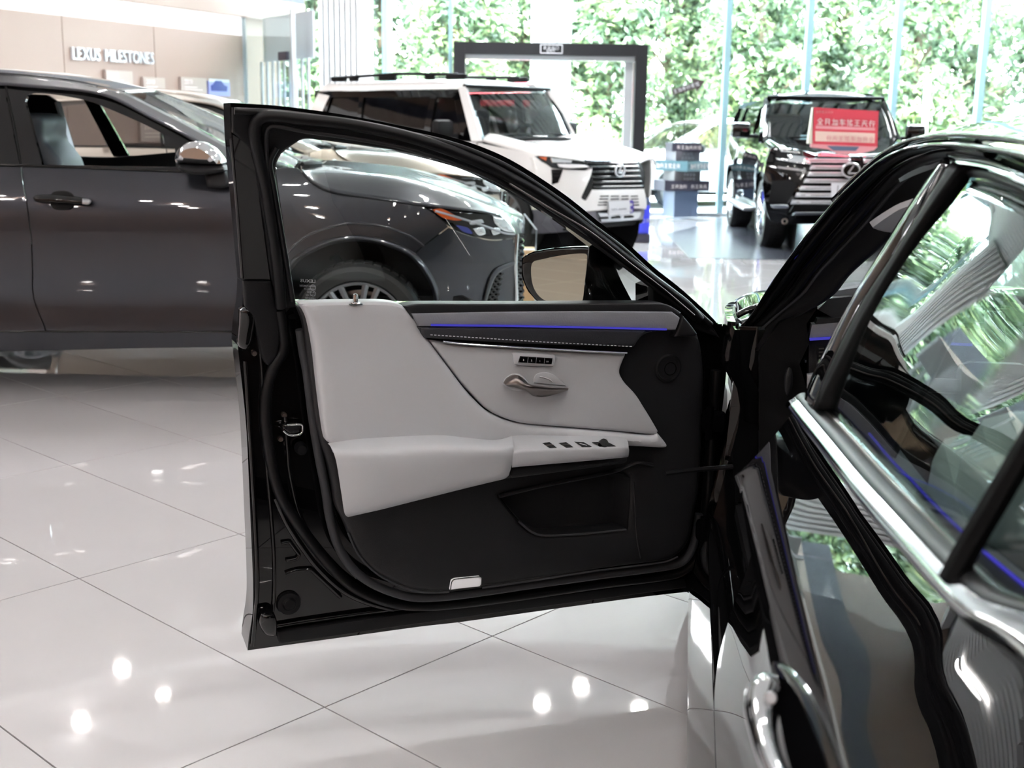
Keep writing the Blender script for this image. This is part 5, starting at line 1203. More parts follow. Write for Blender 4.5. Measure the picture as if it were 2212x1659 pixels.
# matt window frame cover
fro = [(503, 232, 'c'), (606, 238), (732, 255), (844, 276), (956, 300), (1036, 327), (1112, 363), (1212, 428), (1286, 487), (1346, 532), (1406, 587), (1470, 637), (1530, 694), (1556, 730, 'c'), (1500, 712, 'c'), (1470, 676), (1412, 655, 'c'), (1412, 622, 'c'), (1360, 582), (1302, 536), (1256, 500), (1218, 473), (1150, 430), (1102, 404), (1054, 380), (1012, 363), (928, 340), (844, 322), (732, 306), (659, 299), (637, 309), (613, 325), (600, 342), (595, 362), (599, 398), (611, 480), (625, 575), (640, 664, 'c'), (600, 668, 'c'), (586, 600), (570, 480), (556, 400), (543, 328), (520, 300), (503, 286, 'c')]
dp('frame_trim', fro, 'black_matte', d=-.035, th=.03, r=.004, step=.06)
dp('pillar_gloss', [(503, 291, 'c'), (522, 303), (541, 320, 'c'), (549, 345), (560, 430), (572, 520), (583, 605, 'c'), (527, 605, 'c'), (518, 480), (508, 360)], 'gloss_black', d=-.04, th=.02)
dp('pillar_cover', [(527, 608, 'c'), (586, 608, 'c'), (600, 668), (606, 720), (600, 770, 'c'), (580, 790), (566, 770), (548, 690), (530, 662, 'c')], 'black_matte', d=-.03, th=.03, r=.006)
seal1 = [(607, 664), (598, 560), (586, 480), (573, 398), (560, 340), (551, 295), (552, 270), (562, 256), (585, 251), (648, 257), (760, 270), (872, 293), (956, 319), (1040, 352), (1100, 382), (1160, 416), (1218, 456), (1300, 518), (1400, 596), (1480, 656), (1512, 690)]
ds('weatherstrip', seal1, .012, 'rubber', d=-.02, r2=.012)
ds('seal_lip', [(506, 240), (606, 245), (732, 262), (844, 283), (956, 307), (1036, 334), (1112, 370), (1212, 436), (1286, 494), (1346, 539), (1406, 593), (1470, 643), (1536, 702)], .007, 'rubber', d=-.03)
ds('glass_channel', [(580, 420), (576, 340), (576, 285), (590, 272), (662, 284), (760, 298), (872, 319), (956, 344), (1040, 375), (1100, 406), (1180, 456), (1274, 520), (1360, 583), (1433, 637), (1500, 690)], .0045, 'black_trim', d=-.018)
ds('crease_glint', [(1100, 396), (1180, 445), (1274, 500), (1360, 568), (1433, 624), (1500, 681)], .0022, 'satin', d=-.008)  # metal thread painting the bright highlight along the frame crease
ds('channel_lip', [(632, 650), (618, 565), (604, 480), (590, 398), (583, 362), (585, 342), (598, 318)], .006, 'rubber', d=-.02)
# window pane and its print
pane = panel('window_glass', DC, [(592, 340, 'c'), (612, 312), (655, 290, 'c'), (740, 297), (930, 331), (1050, 372), (1222, 465), (1420, 618, 'c'), (1420, 672, 'c'), (640, 672, 'c'), (612, 530)], M['glass_clear'], D, d=-.062, th=.004, step=.2)
O_ = DC.px(682, 611, -.058); U_ = (DC.px(646, 609, -.058) - DC.px(682, 611, -.058)).normalized()
# the print is on the outer face: it reads mirrored from inside
text_mesh('glass_print', 'LEXUS', .0095, O_, U_, (0, 0, 1), M['mark'], D, .0003, sx=1.25)
for k, (tx, w_) in enumerate((('JAPAN AUTOMOTIVE', .6), ('E000352-24', .85), ('43R-00352', .7), ('TP M42 AS2', .7), ('LAMINATED', .7))):
    q = DC.px(682, 621 + k * 6.5, -.058); text_mesh('glass_print', tx, .0062, q, U_, (0, 0, 1), M['mark_dim'], D, .0003, sx=w_)
for y in (621, 634):
    c_ = DC.px(676, y, -.058); MB().tube([c_ + U_ * .006 * math.cos(t) + V3((0, 0, .006 * math.sin(t))) for t in [2 * pi * k / 20 for k in range(20)]], .0006, 5, True, up=dN).build('glass_print', M['mark_dim'], D)
# ---- lower shell: seals, pressed ribs, latch
seal2 = [(604, 668), (612, 720), (612, 757), (590, 795), (577, 842), (574, 900), (580, 958), (590, 1016), (606, 1070), (633, 1116), (674, 1174), (717, 1226), (762, 1267), (818, 1294), (876, 1307), (934, 1308), (1020, 1300), (1140, 1284), (1290, 1262), (1440, 1243), (1482, 1228), (1512, 1190), (1524, 1110), (1532, 1000), (1540, 900), (1546, 800)]
ds('weatherstrip', seal2, .0125, 'rubber', d=-.04, r2=.016)
band = [(648, 712), (655, 760), (663, 802), (676, 905), (690, 990), (703, 1056), (713, 1120), (731, 1180), (760, 1226), (800, 1258), (850, 1280), (905, 1291), (992, 1285), (1140, 1264), (1290, 1243), (1440, 1223), (1478, 1210), (1500, 1172), (1510, 1110)]
ds('edge_seal', band, .0105, 'rubber_soft', d=-.012, r2=.012, seg=10)
ds('shell_flange', [(561, 745), (566, 800), (570, 900), (576, 1000), (585, 1100), (592, 1200), (592, 1290), (586, 1335)], .004, 'paint_black', d=-.05)
ds('shell_rib', [(640, 880), (618, 800), (616, 900), (622, 975), (626, 1020), (650, 1120), (700, 1200), (740, 1248), (800, 1285), (860, 1302)][2:], .006, 'paint_black', d=-.045)
ds('shell_rib', [(596, 1076), (620, 1130), (655, 1185), (690, 1230), (740, 1275), (790, 1300), (850, 1318)], .007, 'paint_black', d=-.048, r2=.005)
ds('shell_rib', [(608, 1173), (626, 1170, 'c'), (646, 1198, 'c'), (640, 1207), (618, 1211)], .0045, 'paint_black', d=-.05)
ds('shell_rib', [(617, 1240), (640, 1232), (672, 1230, 'c'), (700, 1256), (736, 1290)], .005, 'paint_black', d=-.05)
ds('shell_rib', [(598, 1352), (640, 1345), (740, 1330), (850, 1316), (960, 1308)], .006, 'paint_black', d=-.05)
dp('bottom_flange', [(600, 1366, 'c'), (905, 1322), (1140, 1294), (1480, 1250, 'c'), (1484, 1270, 'c'), (1000, 1335), (604, 1392, 'c')], 'black_matte', d=-.035, th=.02, r=.004, step=.08)
dp('corner_cap', [(566, 1330, 'c'), (590, 1328), (600, 1345), (599, 1378, 'c'), (575, 1374), (562, 1352)], 'paint_black', d=-.02, th=.04, r=.012, step=.03)
c_ = DC.px(624, 1303, -.05); MB().lathe([(0, .012), (.012, .012), (.016, .006), (.026, .006), (.030, -.01)], c_, dN, 20).build('drain_plug', M['rubber'], D)
c_ = DC.px(652, 971, -.02); MB().lathe([(0, .006), (.010, .006), (.013, .0), (.014, -.02)], c_, dN, 18).build('rubber_plug', M['rubber'], D)
for x, y in ((614, 897), (606, 948), (619, 958), (549, 763)):
    c_ = DC.px(x, y, -.05); MB().lathe([(0, .006), (.005, .006), (.006, .003), (.006, -.01)], c_, dN, 12).build('screw', M['satin'], D)
lt = dp('latch', [(606, 916, 'c'), (650, 917), (656, 920), (655, 936), (640, 942), (626, 941), (612, 930, 'c')], 'paint_black', d=-.03, th=.03, r=.005, step=.02)
ds('latch_rim', [(612, 930), (624, 939), (640, 940), (652, 935), (654, 921), (650, 917), (620, 918)], .0028, 'chrome', d=-.028)
dp('latch_slot', [(616, 921, 'c'), (648, 921, 'c'), (646, 934, 'c'), (628, 936, 'c')], 'black_matte', d=-.026, th=.01, step=.03)
dp('data_label', [(616, 974, 'c'), (622, 974, 'c'), (628, 1024, 'c'), (622, 1024, 'c')], 'sign_mid', d=-.05, th=.004, step=.05)
dp('hinge_cover', [(520, 672, 'c'), (534, 664), (550, 672), (556, 690), (552, 720), (546, 745), (534, 760, 'c'), (517, 748), (519, 700)], 'paint_black', d=-.03, th=.04, r=.014, step=.03)
ds('skin_hem', [(500, 300), (512, 440), (524, 600)], .004, 'paint_black', d=-.05)
ds('skin_hem', [(530, 780), (540, 930), (550, 1100), (556, 1250), (552, 1330), (545, 1395)], .005, 'paint_black', d=-.05)
# ---- door card
pocket = [(1078, 1071, 'c'), (1121, 1125), (1150, 1149), (1180, 1156), (1260, 1152), (1354, 1143, 'c'), (1358, 1090), (1360, 1034, 'c'), (1335, 1022), (1240, 1040), (1160, 1056)]
card = [(642, 662, 'c'), (656, 700), (663, 760), (672, 830), (682, 905), (695, 962), (708, 1000), (719, 1050), (727, 1095), (745, 1132), (772, 1195), (816, 1241), (874, 1270), (920, 1279), (973, 1278), (1041, 1269), (1140, 1255), (1289, 1232), (1434, 1213), (1464, 1202), (1491, 1168), (1503, 1110), (1513, 1050), (1520, 930), (1522, 800), (1512, 730), (1490, 700), (1470, 676), (1441, 661, 'c'), (1412, 658), (905, 660), (760, 660)]
dp('door_card', card, 'black_trim', d=.015, th=.03, r=.014, step=.05, holes=[pocket])
hole3 = [DC.px(q[0], q[1], .015) for q in [p_ for p_ in pocket]]
pc_ = spline([tuple(DC.inv(q[0], q[1], .015)) + (('c',) if q[-1] == 'c' else ()) for q in pocket], True, 5)
cxa = sum(q[0] for q in pc_) / len(pc_); cyb = sum(q[1] for q in pc_) / len(pc_)
r0 = [DC.p(a, b, .016) for a, b in pc_]; r1 = [DC.p(cxa + (a - cxa) * .97, cyb + (b - cyb) * .96, -.02) for a, b in pc_]; r2_ = [DC.p(cxa + (a - cxa) * .90, cyb - .01 + (b - cyb) * .88, -.045) for a, b in pc_]; r3_ = [DC.p(cxa + (a - cxa) * .3, cyb - .01 + (b - cyb) * .3, -.048) for a, b in pc_]
vs = r0 + r1 + r2_ + r3_; n = len(pc_); fs = [(k * n + i, k * n + (i + 1) % n, (k + 1) * n + (i + 1) % n, (k + 1) * n + i) for k in range(3) for i in range(n)] + [tuple(3 * n + i for i in range(n))]
mesh('map_pocket', vs, fs, M['black_trim'], D, angle=50)
ds('pocket_lip', [(1078, 1072), (1160, 1052), (1240, 1036), (1335, 1016), (1375, 1000), (1410, 1004)], .0045, 'black_trim', d=.017, r2=.008)
ds('pocket_edge', [(1121, 1126), (1150, 1150), (1180, 1157), (1260, 1153), (1352, 1144)], .003, 'rubber_soft', d=.016)
ds('card_bead', [(752, 1150), (775, 1199), (818, 1242), (876, 1271), (920, 1280), (970, 1279)], .0025, 'rubber_soft', d=.012); ds('card_bead', [(1042, 1270), (1140, 1256), (1289, 1233), (1434, 1214), (1464, 1203)], .0025, 'rubber_soft', d=.012)
ds('card_crease', [(1368, 1040), (1372, 1100), (1376, 1160), (1384, 1205)], .003, 'black_trim', d=.014)
# upper black pad, suede strip, light line, stitched leather
dp('top_pad', [(872, 662, 'c'), (905, 657), (1100, 657), (1412, 655), (1441, 658), (1458, 666), (1473, 676, 'c'), (1466, 690, 'c'), (1100, 690), (890, 690, 'c')], 'black_trim', d=.05, th=.05, r=.007, step=.04)
dp('suede_inlay', [(890, 678, 'c'), (1100, 674), (1300, 673), (1453, 674, 'c'), (1470, 687, 'c'), (1461, 713, 'c'), (1445, 713), (1300, 709), (1100, 706), (905, 705, 'c')], 'suede', d=.056, th=.03, r=.004, step=.04)
dp('leather_pad', [(900, 706, 'c'), (1100, 707), (1300, 711), (1461, 714, 'c'), (1430, 716), (1402, 720), (1385, 730), (1371, 750, 'c'), (1177, 745), (1000, 736), (918, 731, 'c')], 'leather_black', d=.056, th=.03, r=.008, step=.04)
ds('light_line', [(931, 702), (1000, 703), (1100, 704), (1300, 708), (1440, 711.5)], .0024, 'blue_light', d=.060, r2=.0022)
for k in range(54):
    t0 = k / 54; t1 = (k + .55) / 54
    def stp(t): x = 930 + (1368 - 930) * t; y = 723 + 16 * ((x - 926) / 251) if x < 1177 else 739 + 10 * ((x - 1177) / 193); return DC.px(x, y, .059)
    MB().tube([stp(t0), stp(t1)], .0009, 5).build('stitch', M['mark'], D)
dp('sail_trim', [(1475, 680, 'c'), (1492, 700), (1508, 722, 'c'), (1505, 727, 'c'), (1458, 728, 'c'), (1464, 714, 'c')], 'black_trim', d=.045, th=.03, r=.006, step=.03)
ds('chrome_strip', [(956, 737), (1000, 742), (1090, 748), (1177, 753), (1270, 758), (1353, 762)], .0035, 'chrome', d=.052, r2=.006)
# white leather insert and bolster
seam = [(926, 733, 'c'), (972, 793), (1000, 829), (1025, 857), (1051, 883), (1076, 898), (1114, 912), (1152, 918), (1228, 924), (1329, 932), (1405, 939), (1420, 939, 'c')]
ins = [(928, 735, 'c'), (957, 739), (1000, 745), (1177, 757), (1353, 766, 'c'), (1346, 782), (1340, 800), (1342, 812), (1352, 828), (1375, 853), (1390, 876), (1406, 902), (1424, 933, 'c')]
dp('leather_insert', ins + list(reversed(seam[1:])), 'leather_white2', d=.046, th=.04, r=.008, step=.03)
bol = [(646, 656, 'c'), (700, 654), (769, 653), (830, 653), (856, 656), (873, 662), (886, 673), (900, 692), (924, 731, 'c'), (972, 796), (998, 831), (1023, 860), (1050, 886), (1076, 901), (1113, 915), (1152, 921), (1228, 927), (1329, 935), (1405, 942), (1424, 936, 'c'), (1444, 961), (1443, 968), (1433, 970), (1400, 968), (1350, 966), (1250, 960), (1110, 958), (1000, 965), (860, 970), (726, 985, 'c'), (717, 963), (706, 952), (697, 900), (688, 828), (680, 756), (669, 698), (659, 673)]
dp('bolster', bol, 'leather_white', d=.052, th=.05, r=.016, step=.03)
def rows(specs): return [[V3(q) for q in spline([tuple(DC.px(x, y, d_)) for x, y, d_ in r], False, 5)] for r in specs]
arm = rows([
 [(708, 958, .050), (760, 949, .050), (827, 944, .050), (943, 939, .050), (1000, 944, .050), (1059, 950, .050), (1085, 948, .052), (1106, 941, .054)],
 [(713, 963, .070), (765, 957, .075), (835, 952, .075), (943, 948, .075), (1005, 951, .075), (1059, 954, .075), (1085, 953, .075), (1107, 949, .075)],
 [(719, 974, .098), (770, 972, .108), (850, 967, .108), (945, 963, .108), (1010, 963, .108), (1062, 964, .108), (1088, 965, .106), (1109, 962, .104)],
 [(727, 1000, .104), (780, 993, .118), (860, 987, .120), (950, 984, .120), (1020, 982, .120), (1072, 980, .118), (1094, 980, .114), (1110, 980, .106)],
 [(738, 1070, .098), (790, 1058, .112), (890, 1035, .114), (970, 1020, .114), (1035, 1013, .112), (1080, 1008, .110), (1096, 1005, .106), (1106, 1004, .100)],
 [(744, 1108, .085), (800, 1101, .098), (912, 1073, .100), (985, 1055, .100), (1040, 1042, .098), (1078, 1034, .098), (1092, 1030, .094), (1100, 1024, .088)],
 [(752, 1117, .05), (800, 1106, .05), (914, 1078, .05), (985, 1060, .05), (1038, 1047, .05), (1080, 1037, .05), (1092, 1034, .05), (1101, 1026, .05)]])
loft('armrest', arm, M['leather_white'], D, nu=36, nv=4, th=.0, flip=True)
sw_ = rows([
 [(1100, 943, .050), (1118, 939, .050), (1253, 941, .050), (1340, 943, .052), (1354, 949, .056)],
 [(1104, 958, .080), (1120, 954, .080), (1253, 953, .080), (1340, 953, .080), (1357, 957, .078)],
 [(1109, 974, .104), (1125, 971, .106), (1253, 967, .106), (1342, 965, .104), (1358, 967, .098)],
 [(1108, 983, .108), (1125, 980, .110), (1253, 974, .110), (1342, 970, .108), (1359, 972, .100)],
 [(1106, 1006, .104), (1125, 1004, .106), (1253, 993, .106), (1342, 985, .104), (1358, 983, .096)],
 [(1106, 1010, .085), (1125, 1008, .085), (1253, 997, .085), (1342, 989, .085), (1357, 987, .082)]])
loft('switch_panel', sw_, M['leather_white2'], D, nu=30, nv=4, th=.0, flip=True)
dp('armrest_underside', [(1100, 1026, 'c'), (1106, 1009, 'c'), (1253, 996), (1357, 986, 'c'), (1356, 999), (1345, 1004, 'c'), (1240, 1018), (1092, 1037, 'c')], 'black_trim', d=.075, th=.06, r=.010, step=.04)
def tsurf(x, y, e): 
    d_ = interp(y + (x - 1230) * .02, [(941, .050), (954, .080), (969, .106), (975, .110)]); return DC.px(x, y, d_ + e)
for nm, pts in (('window_switch', [(1171, 957), (1187, 955), (1203, 967), (1187, 968)]), ('window_switch', [(1206, 957), (1223, 955), (1239, 966), (1223, 967)]), ('lock_switch', [(1240, 954), (1261, 955), (1279, 965), (1258, 966)]), ('mirror_switch', [(1278, 955), (1311, 954), (1331, 964), (1295, 965)])):
    A = [tsurf(x, y, .004) for x, y in pts]; Bq = [tsurf(x, y, -.01) for x, y in pts]
    mesh(nm, Bq + A, [(4, 5, 6, 7), (0, 1, 5, 4), (1, 2, 6, 5), (2, 3, 7, 6), (3, 0, 4, 7), (3, 2, 1, 0)], M['gloss_black'], D, smooth=False)
    if nm == 'window_switch': MB().tube([tsurf((pts[0][0] + pts[3][0]) / 2, (pts[0][1] + pts[3][1]) / 2, .004), tsurf((pts[1][0] + pts[2][0]) / 2, (pts[1][1] + pts[2][1]) / 2, .004)], .0016, 6).build('switch_ridge', M['satin'], D)
    if nm == 'mirror_switch':
        c_ = tsurf(1303, 959, .005); MB().lathe([(0, .008), (.010, .008), (.012, 0)], c_, (dN * .75 + V3((0, 0, .66))).normalized(), 16).build('mirror_dial', M['gloss_black'], D)
    if nm == 'lock_switch':
        MB().tube([tsurf(1252, 958, .005), tsurf(1268, 962, .005)], .0008, 5).build('switch_mark', M['mark'], D)
# memory keys
dp('memory_bezel', [(1107, 763, 'c'), (1112, 761, 'c'), (1196, 766, 'c'), (1201, 769, 'c'), (1199, 789, 'c'), (1194, 793, 'c'), (1122, 790, 'c'), (1113, 787, 'c')], 'leather_white2', d=.054, th=.012, r=.004, step=.02, sub=3)
dp('memory_keys', [(1124, 769.5, 'c'), (1194, 774, 'c'), (1192, 787, 'c'), (1120, 783, 'c')], 'gloss_black', d=.0565, th=.006, r=.001, step=.02)
kU = (DC.px(1194, 774, .058) - DC.px(1124, 769.5, .058)).normalized()
for tx, x, y in (('3', 1129.5, 779.5), ('2', 1147, 780.5), ('1', 1165, 781.8), ('SET', 1180, 782.5)):
    text_mesh('key_print', tx, .0058 if len(tx) == 1 else .0042, DC.px(x, y, .0575), kU, (0, 0, 1), M['mark'], D, .0003)
for x in (1141, 1159, 1177):
    MB().tube([DC.px(x, 772, .0572), DC.px(x - 1.5, 785, .0572)], .0004, 4).build('key_gap', M['mark_dim'], D)
# inner handle in its dished cup
dp('handle_cup', [(1086, 830, 'c'), (1092, 818), (1106, 808), (1122, 808), (1135, 817), (1144, 829, 'c'), (1140, 840), (1120, 846), (1098, 840)], 'leather_white2', d=.050, th=.01, r=.006, step=.02)
hr = rows([
 [(1090, 829, .054), (1096, 819, .058), (1109, 811, .062), (1122, 812, .064), (1131, 820, .066), (1141, 829, .070), (1180, 835, .074), (1227, 838, .066)],
 [(1091, 830, .060), (1100, 825, .068), (1112, 820, .074), (1123, 823, .078), (1133, 829, .081), (1146, 834, .084), (1182, 838.5, .084), (1228, 840, .071)],
 [(1093, 832, .062), (1104, 832, .070), (1117, 832, .076), (1127, 836, .080), (1137, 840, .081), (1150, 843, .080), (1186, 845, .078), (1227, 842, .068)],
 [(1096, 834, .050), (1107, 836, .050), (1119, 839, .050), (1130, 842, .050), (1141, 846, .050), (1152, 855, .050), (1178, 857, .050), (1226, 844, .050)]])
loft('inner_handle', hr, M['satin'], D, nu=34, nv=5, th=.0, flip=True)
dp('handle_base', [(1090, 829, 'c'), (1096, 819), (1109, 811), (1122, 812), (1132, 819), (1142, 829, 'c'), (1150, 846), (1160, 855), (1178, 855), (1212, 846), (1226, 841, 'c'), (1160, 842), (1120, 838)], 'satin', d=.056, th=.01, step=.02)
dp('key_cover', [(1154, 828, 'c'), (1154, 816), (1162, 807), (1182, 805), (1203, 814), (1224, 834, 'c')], 'leather_white', d=.0485, th=.008, r=.002, step=.02)
ds('cover_print', [(1166, 814), (1176, 816), (1187, 820), (1193, 825)], .0012, 'mark', d=.049)
# speaker dish near the hinge
c_ = DC.px(1442, 794, .016); sp = MB().lathe([(.036, .001), (.034, .007), (.030, .008), (.027, .002), (.025, -.012), (.0, -.016)], c_, dN, 40).build('speaker_bezel', M['black_matte'], D, angle=60)
MB().lathe([(.017, .004), (.0155, .007), (.0135, .004)], DC.px(1446, 796, .010), dN, 32).build('speaker_dish', M['gloss_black'], D)
# courtesy lamp, lock pin
dp('courtesy_lamp', [(973, 1275, 'c'), (976, 1256), (984, 1251, 'c'), (1036, 1246, 'c'), (1041, 1249, 'c'), (1040, 1263), (1036, 1268, 'c'), (1005, 1271)], 'lens', d=.024, th=.02, r=.004, step=.02)
ds('lamp_edge', [(973, 1275), (976, 1257), (984, 1251), (1036, 1246), (1041, 1249), (1040, 1263), (1036, 1268)], .0012, 'rubber_soft', d=.024)
c_ = DC.px(768, 656, .045); MB().lathe([(.011, 0), (.010, .003), (.006, .004), (.0058, .014), (.005, .019), (.003, .021), (0, .0215)], c_, (0, 0, 1), 16).build('lock_pin', M['chrome'], D)
MB().lathe([(0, .002), (.014, .0015), (.016, 0)], c_ - V3((0, 0, .001)), (0, 0, 1), 18).build('pin_grommet', M['gloss_black'], D)
# ---- door mirror on the outside
mn = (-dU * math.cos(math.radians(27)) + dN * math.sin(math.radians(27)) ).normalized(); mu = V3((-mn.y, mn.x, 0)).normalized()
if mu.dot(RT) < 0: mu = -mu
r_ = ray(1215, 605); mO = CAM + r_ * (3.16 / r_.dot(FW))
MC = Chart(mO, mu, (0, 0, 1), None, mn)
MC.N = mn
moutl = [(1127, 558), (1149, 544), (1201, 535), (1271, 533), (1280, 545), (1274, 600), (1266, 656, 'c'), (1230, 664), (1165, 656), (1139, 628), (1127, 597)]
panel('mirror_housing', MC, moutl, M['gloss_black'], D, d=0, th=.03, step=.03, round_=.008)
panel('mirror_glass', MC, [(1149, 570), (1172, 560), (1224, 550), (1264, 548), (1269, 556), (1263, 612), (1257, 652), (1240, 656), (1190, 653), (1165, 640), (1150, 612)], M['mirror'], D, d=.004, th=.006, step=.05)
back = [[MC.px(x, y, 0) for x, y in ((1127, 558), (1149, 544), (1201, 535), (1271, 533), (1281, 545), (1275, 600), (1266, 660), (1230, 664), (1165, 656), (1139, 628), (1127, 597), (1127, 558))]]
cm = sum(back[0][:-1], V3((0, 0, 0))) / 11
for k, (sc0, dep) in enumerate(((1.0, .035), (.96, .07), (.82, .105), (.5, .13), (.1, .138))): back.append([cm + (q - cm) * sc0 - mn * dep for q in back[0]])
loft('mirror_shell', back, M['gloss_black'], D, nu=44, nv=4, th=0, angle=80)
ft = rows([[(1271, 535, -.16), (1297, 541, -.15), (1316, 564, -.14), (1334, 606, -.12), (1366, 664, -.09)], [(1268, 560, -.12), (1288, 575, -.11), (1298, 600, -.10), (1312, 630, -.09), (1330, 668, -.08)], [(1266, 610, -.12), (1276, 625, -.11), (1280, 640, -.1), (1285, 655, -.1), (1292, 672, -.1)]])
loft('mirror_foot', ft, M['gloss_black'], D, nu=24, nv=5, th=.01, angle=80)
# ---------------------------------------------------------------- saloon body
ZB = [(-.6, .97), (.3, 1.025), (.7, 1.024), (0.936, 1.013), (1.028, 0.998), (1.176, 0.986), (1.477, 0.968), (1.707, 0.958), (2.002, 0.948), (2.6, .938), (3.0, .945), (3.4, .93), (4.0, .86), (4.4, .74)]
LB = [(-.6, -.40), (.0, -.30), (.6, -.225), (0.936, -0.203), (1.028, -0.185), (1.176, -0.174), (1.477, -0.153), (1.707, -0.139), (2.002, -0.118), (2.6, -.075), (2.97, -.035), (3.4, -.06), (4.0, -.16), (4.4, -.30)]
LP = [(.15, .018), (.185, .024), (.22, .030), (.35, .012), (.47, -.010), (.60, -.036), (.68, -.054), (.74, -.060), (.79, -.050), (.825, -.032), (.845, -.021)]
def zb(s): return sinterp(s, ZB)
def lb(s): return sinterp(s, LB)
def Lside(s, z):
    b = zb(s)
    if z <= .845: v = sinterp(z, LP)
    else:
        t = min(1.6, (z - .845) / max(.02, b - .845)); v = -.021 + (lb(s) + .021) * (t ** 1.02)
    if s < 1.96: v -= .010 * min(1.6, (1.96 - s) / .76) * min(1, max(0, (z - .55) / .15)) * (1 if z < .845 else max(0, (b - z) / max(.02, b - .845)))
    if s < .4: v -= .10 * ((.4 - s) / 1.0) ** 2
    if s > 3.0: v = v * max(0, 1 - (s - 3.0) / .5) + (lb(s) + .02) * min(1, (s - 3.0) / .5) if z > .5 else v - .12 * max(0, (s - 3.9) / .6) ** 2
    return v
def PT(px, py, dl=0.0):
    lo, hi = .3, 3.2
    for _ in range(40):
        m_ = (lo + hi) / 2; q = PS(px, py, m_); l = (q - sO).dot(sl_)
        if l > lb(m_) - .49 * (q.z - zb(m_)) + dl: lo = m_
        else: hi = m_
    return q
SC = Chart(sO, sa, sz_, Lside, sl_)
def SR(px, py, d=0.0):
    '''first meeting of a pixel ray with the body side, as (s, z)'''
    r = ray(px, py).normalized(); t = .5; f0 = None; tp = t
    def ev(t):
        q = CAM + r * t - sO; return q.dot(sl_) - Lside(q.dot(sa), q.z) - d, q
    while t < 4:
        f, q = ev(t)
        if f0 is not None and f0 > 0 >= f:
            a, b = tp, t
            for _ in range(30):
                m_ = (a + b) / 2
                if ev(m_)[0] > 0: a = m_
                else: b = m_
            q = ev(a)[1]; return q.dot(sa), q.z
        f0 = f; tp = t; t += .01
    q = CAM + r * 1.3 - sO; return q.dot(sa), q.z
PB = M['paint_black']
def spn(name, pts, mat=PB, parent=sedan, **k): k.setdefault('step', .05); k.setdefault('th', .02); return panel(name, SC, pts, mat, parent, ab=True, **k)
c2 = lambda *q: q + ('c',)
beltL = [(s, zb(s) + .0) for s in (2.02, 1.8, 1.54, 1.25, 1.1, .95, .8)]
rdoor = spn('rear_door', [c2(2.02, zb(2.02))] + beltL[1:-1] + [c2(.78, zb(.78)), c2(.80, .85), (.90, .72), (.98, .56), c2(.98, .453), (1.5, .453), (1.88, .453), (1.97, .462), (2.02, .49), (2.03, .54), (2.01, .62), (1.965, .75), (1.955, .86), (1.98, .91)], step=.035, sub=6)
R = rdoor
spn('rear_fender', [c2(.77, zb(.77)), (.2, zb(.2)), c2(-.55, .955), (-.6, .7), c2(-.55, .35), c2(.33, .30), (.36, .48), (.46, .62), (.62, .68), (.80, .66), c2(.93, .58), (.88, .72), c2(.79, .85)], step=.06)
spn('rocker_panel', [c2(2.96, .212), c2(2.96, .448), (1.9, .448), (1.2, .448), c2(1.05, .448), c2(1.05, .212)], step=.03, th=.05, sub=3)
loft('sill_step', [[SP(s, l, z) for s in (2.96, 2.7, 2.4, 2.1, 1.96)] for z, l in ((.445, -.006), (.462, -.014), (.470, -.04), (.472, -.075), (.470, -.12), (.455, -.15))], PB, sedan, nu=16, nv=3, th=.01)
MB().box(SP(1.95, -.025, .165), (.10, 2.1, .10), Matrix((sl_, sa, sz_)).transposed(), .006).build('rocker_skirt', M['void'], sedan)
spn('sill_seal', [c2(2.9, .47), c2(2.9, .485), c2(2.05, .485), c2(2.05, .47)], M['rubber'], d=-.07)
# front fender and bonnet (mostly hidden by the open door)
spn('front_fender', [c2(2.985, .94), (3.3, .93), (3.7, .89), (4.05, .83), c2(4.3, .75), (4.35, .60), c2(4.3, .35), c2(3.98, .30), (3.95, .48), (3.85, .63), (3.68, .70), (3.5, .70), (3.32, .62), (3.24, .48), c2(3.22, .2), c2(2.985, .2)], step=.05)
def hd(l0, dz): return [SP(s, max(-.95, min(l, -.02)), z + dz) for s, l, z in ((3.02, -.06 + l0 * .9, .965), (3.4, -.07 + l0 * .88, .95), (3.8, -.13 + l0 * .82, .905), (4.15, -.22 + l0 * .74, .84), (4.36, -.32 + l0 * .65, .74), (4.42, -.38 + l0 * .6, .62))]
hdr = [hd(0, -.022), hd(-.05, .0), hd(-.16, .012), hd(-.30, .015), hd(-.62, .03), hd(-.97, .035)]
loft('bonnet', hdr + [[mirS(q) for q in r] for r in reversed(hdr[:-1])], PB, sedan, nu=24, nv=4, th=.01)
spn('headlamp', [c2(3.98, .83), (4.15, .80), c2(4.33, .73), (4.34, .66), c2(4.15, .68)], M['glass_clear'], d=.006, th=.01); spn('lamp_unit', [c2(4.0, .81), (4.15, .78), c2(4.3, .72), (4.3, .68), c2(4.15, .70)], M['chrome'], d=-.0, th=.01)
MB().box(SP(4.30, -.95, .5), (.3, 1.5, .5), Matrix((sa, sl_, sz_)).transposed(), .1).build('front_bumper', PB, sedan)
MB().box(SP(-.50, -.95, .62), (.3, 1.5, .62), Matrix((sa, sl_, sz_)).transposed(), .1).build('rear_bumper', PB, sedan)
bt = lambda l, dz: [SP(.55, l, 1.0 + dz), SP(.1, l, 1.03 + dz), SP(-.35, l, 1.04 + dz), SP(-.55, l, .97 + dz)]
loft('boot_lid', [bt(-.36, -.03), bt(-.5, .0), bt(-.95, .02), bt(-1.4, .0), bt(-1.54, -.03)], PB, sedan, nu=12, nv=3, th=.01, flip=True)
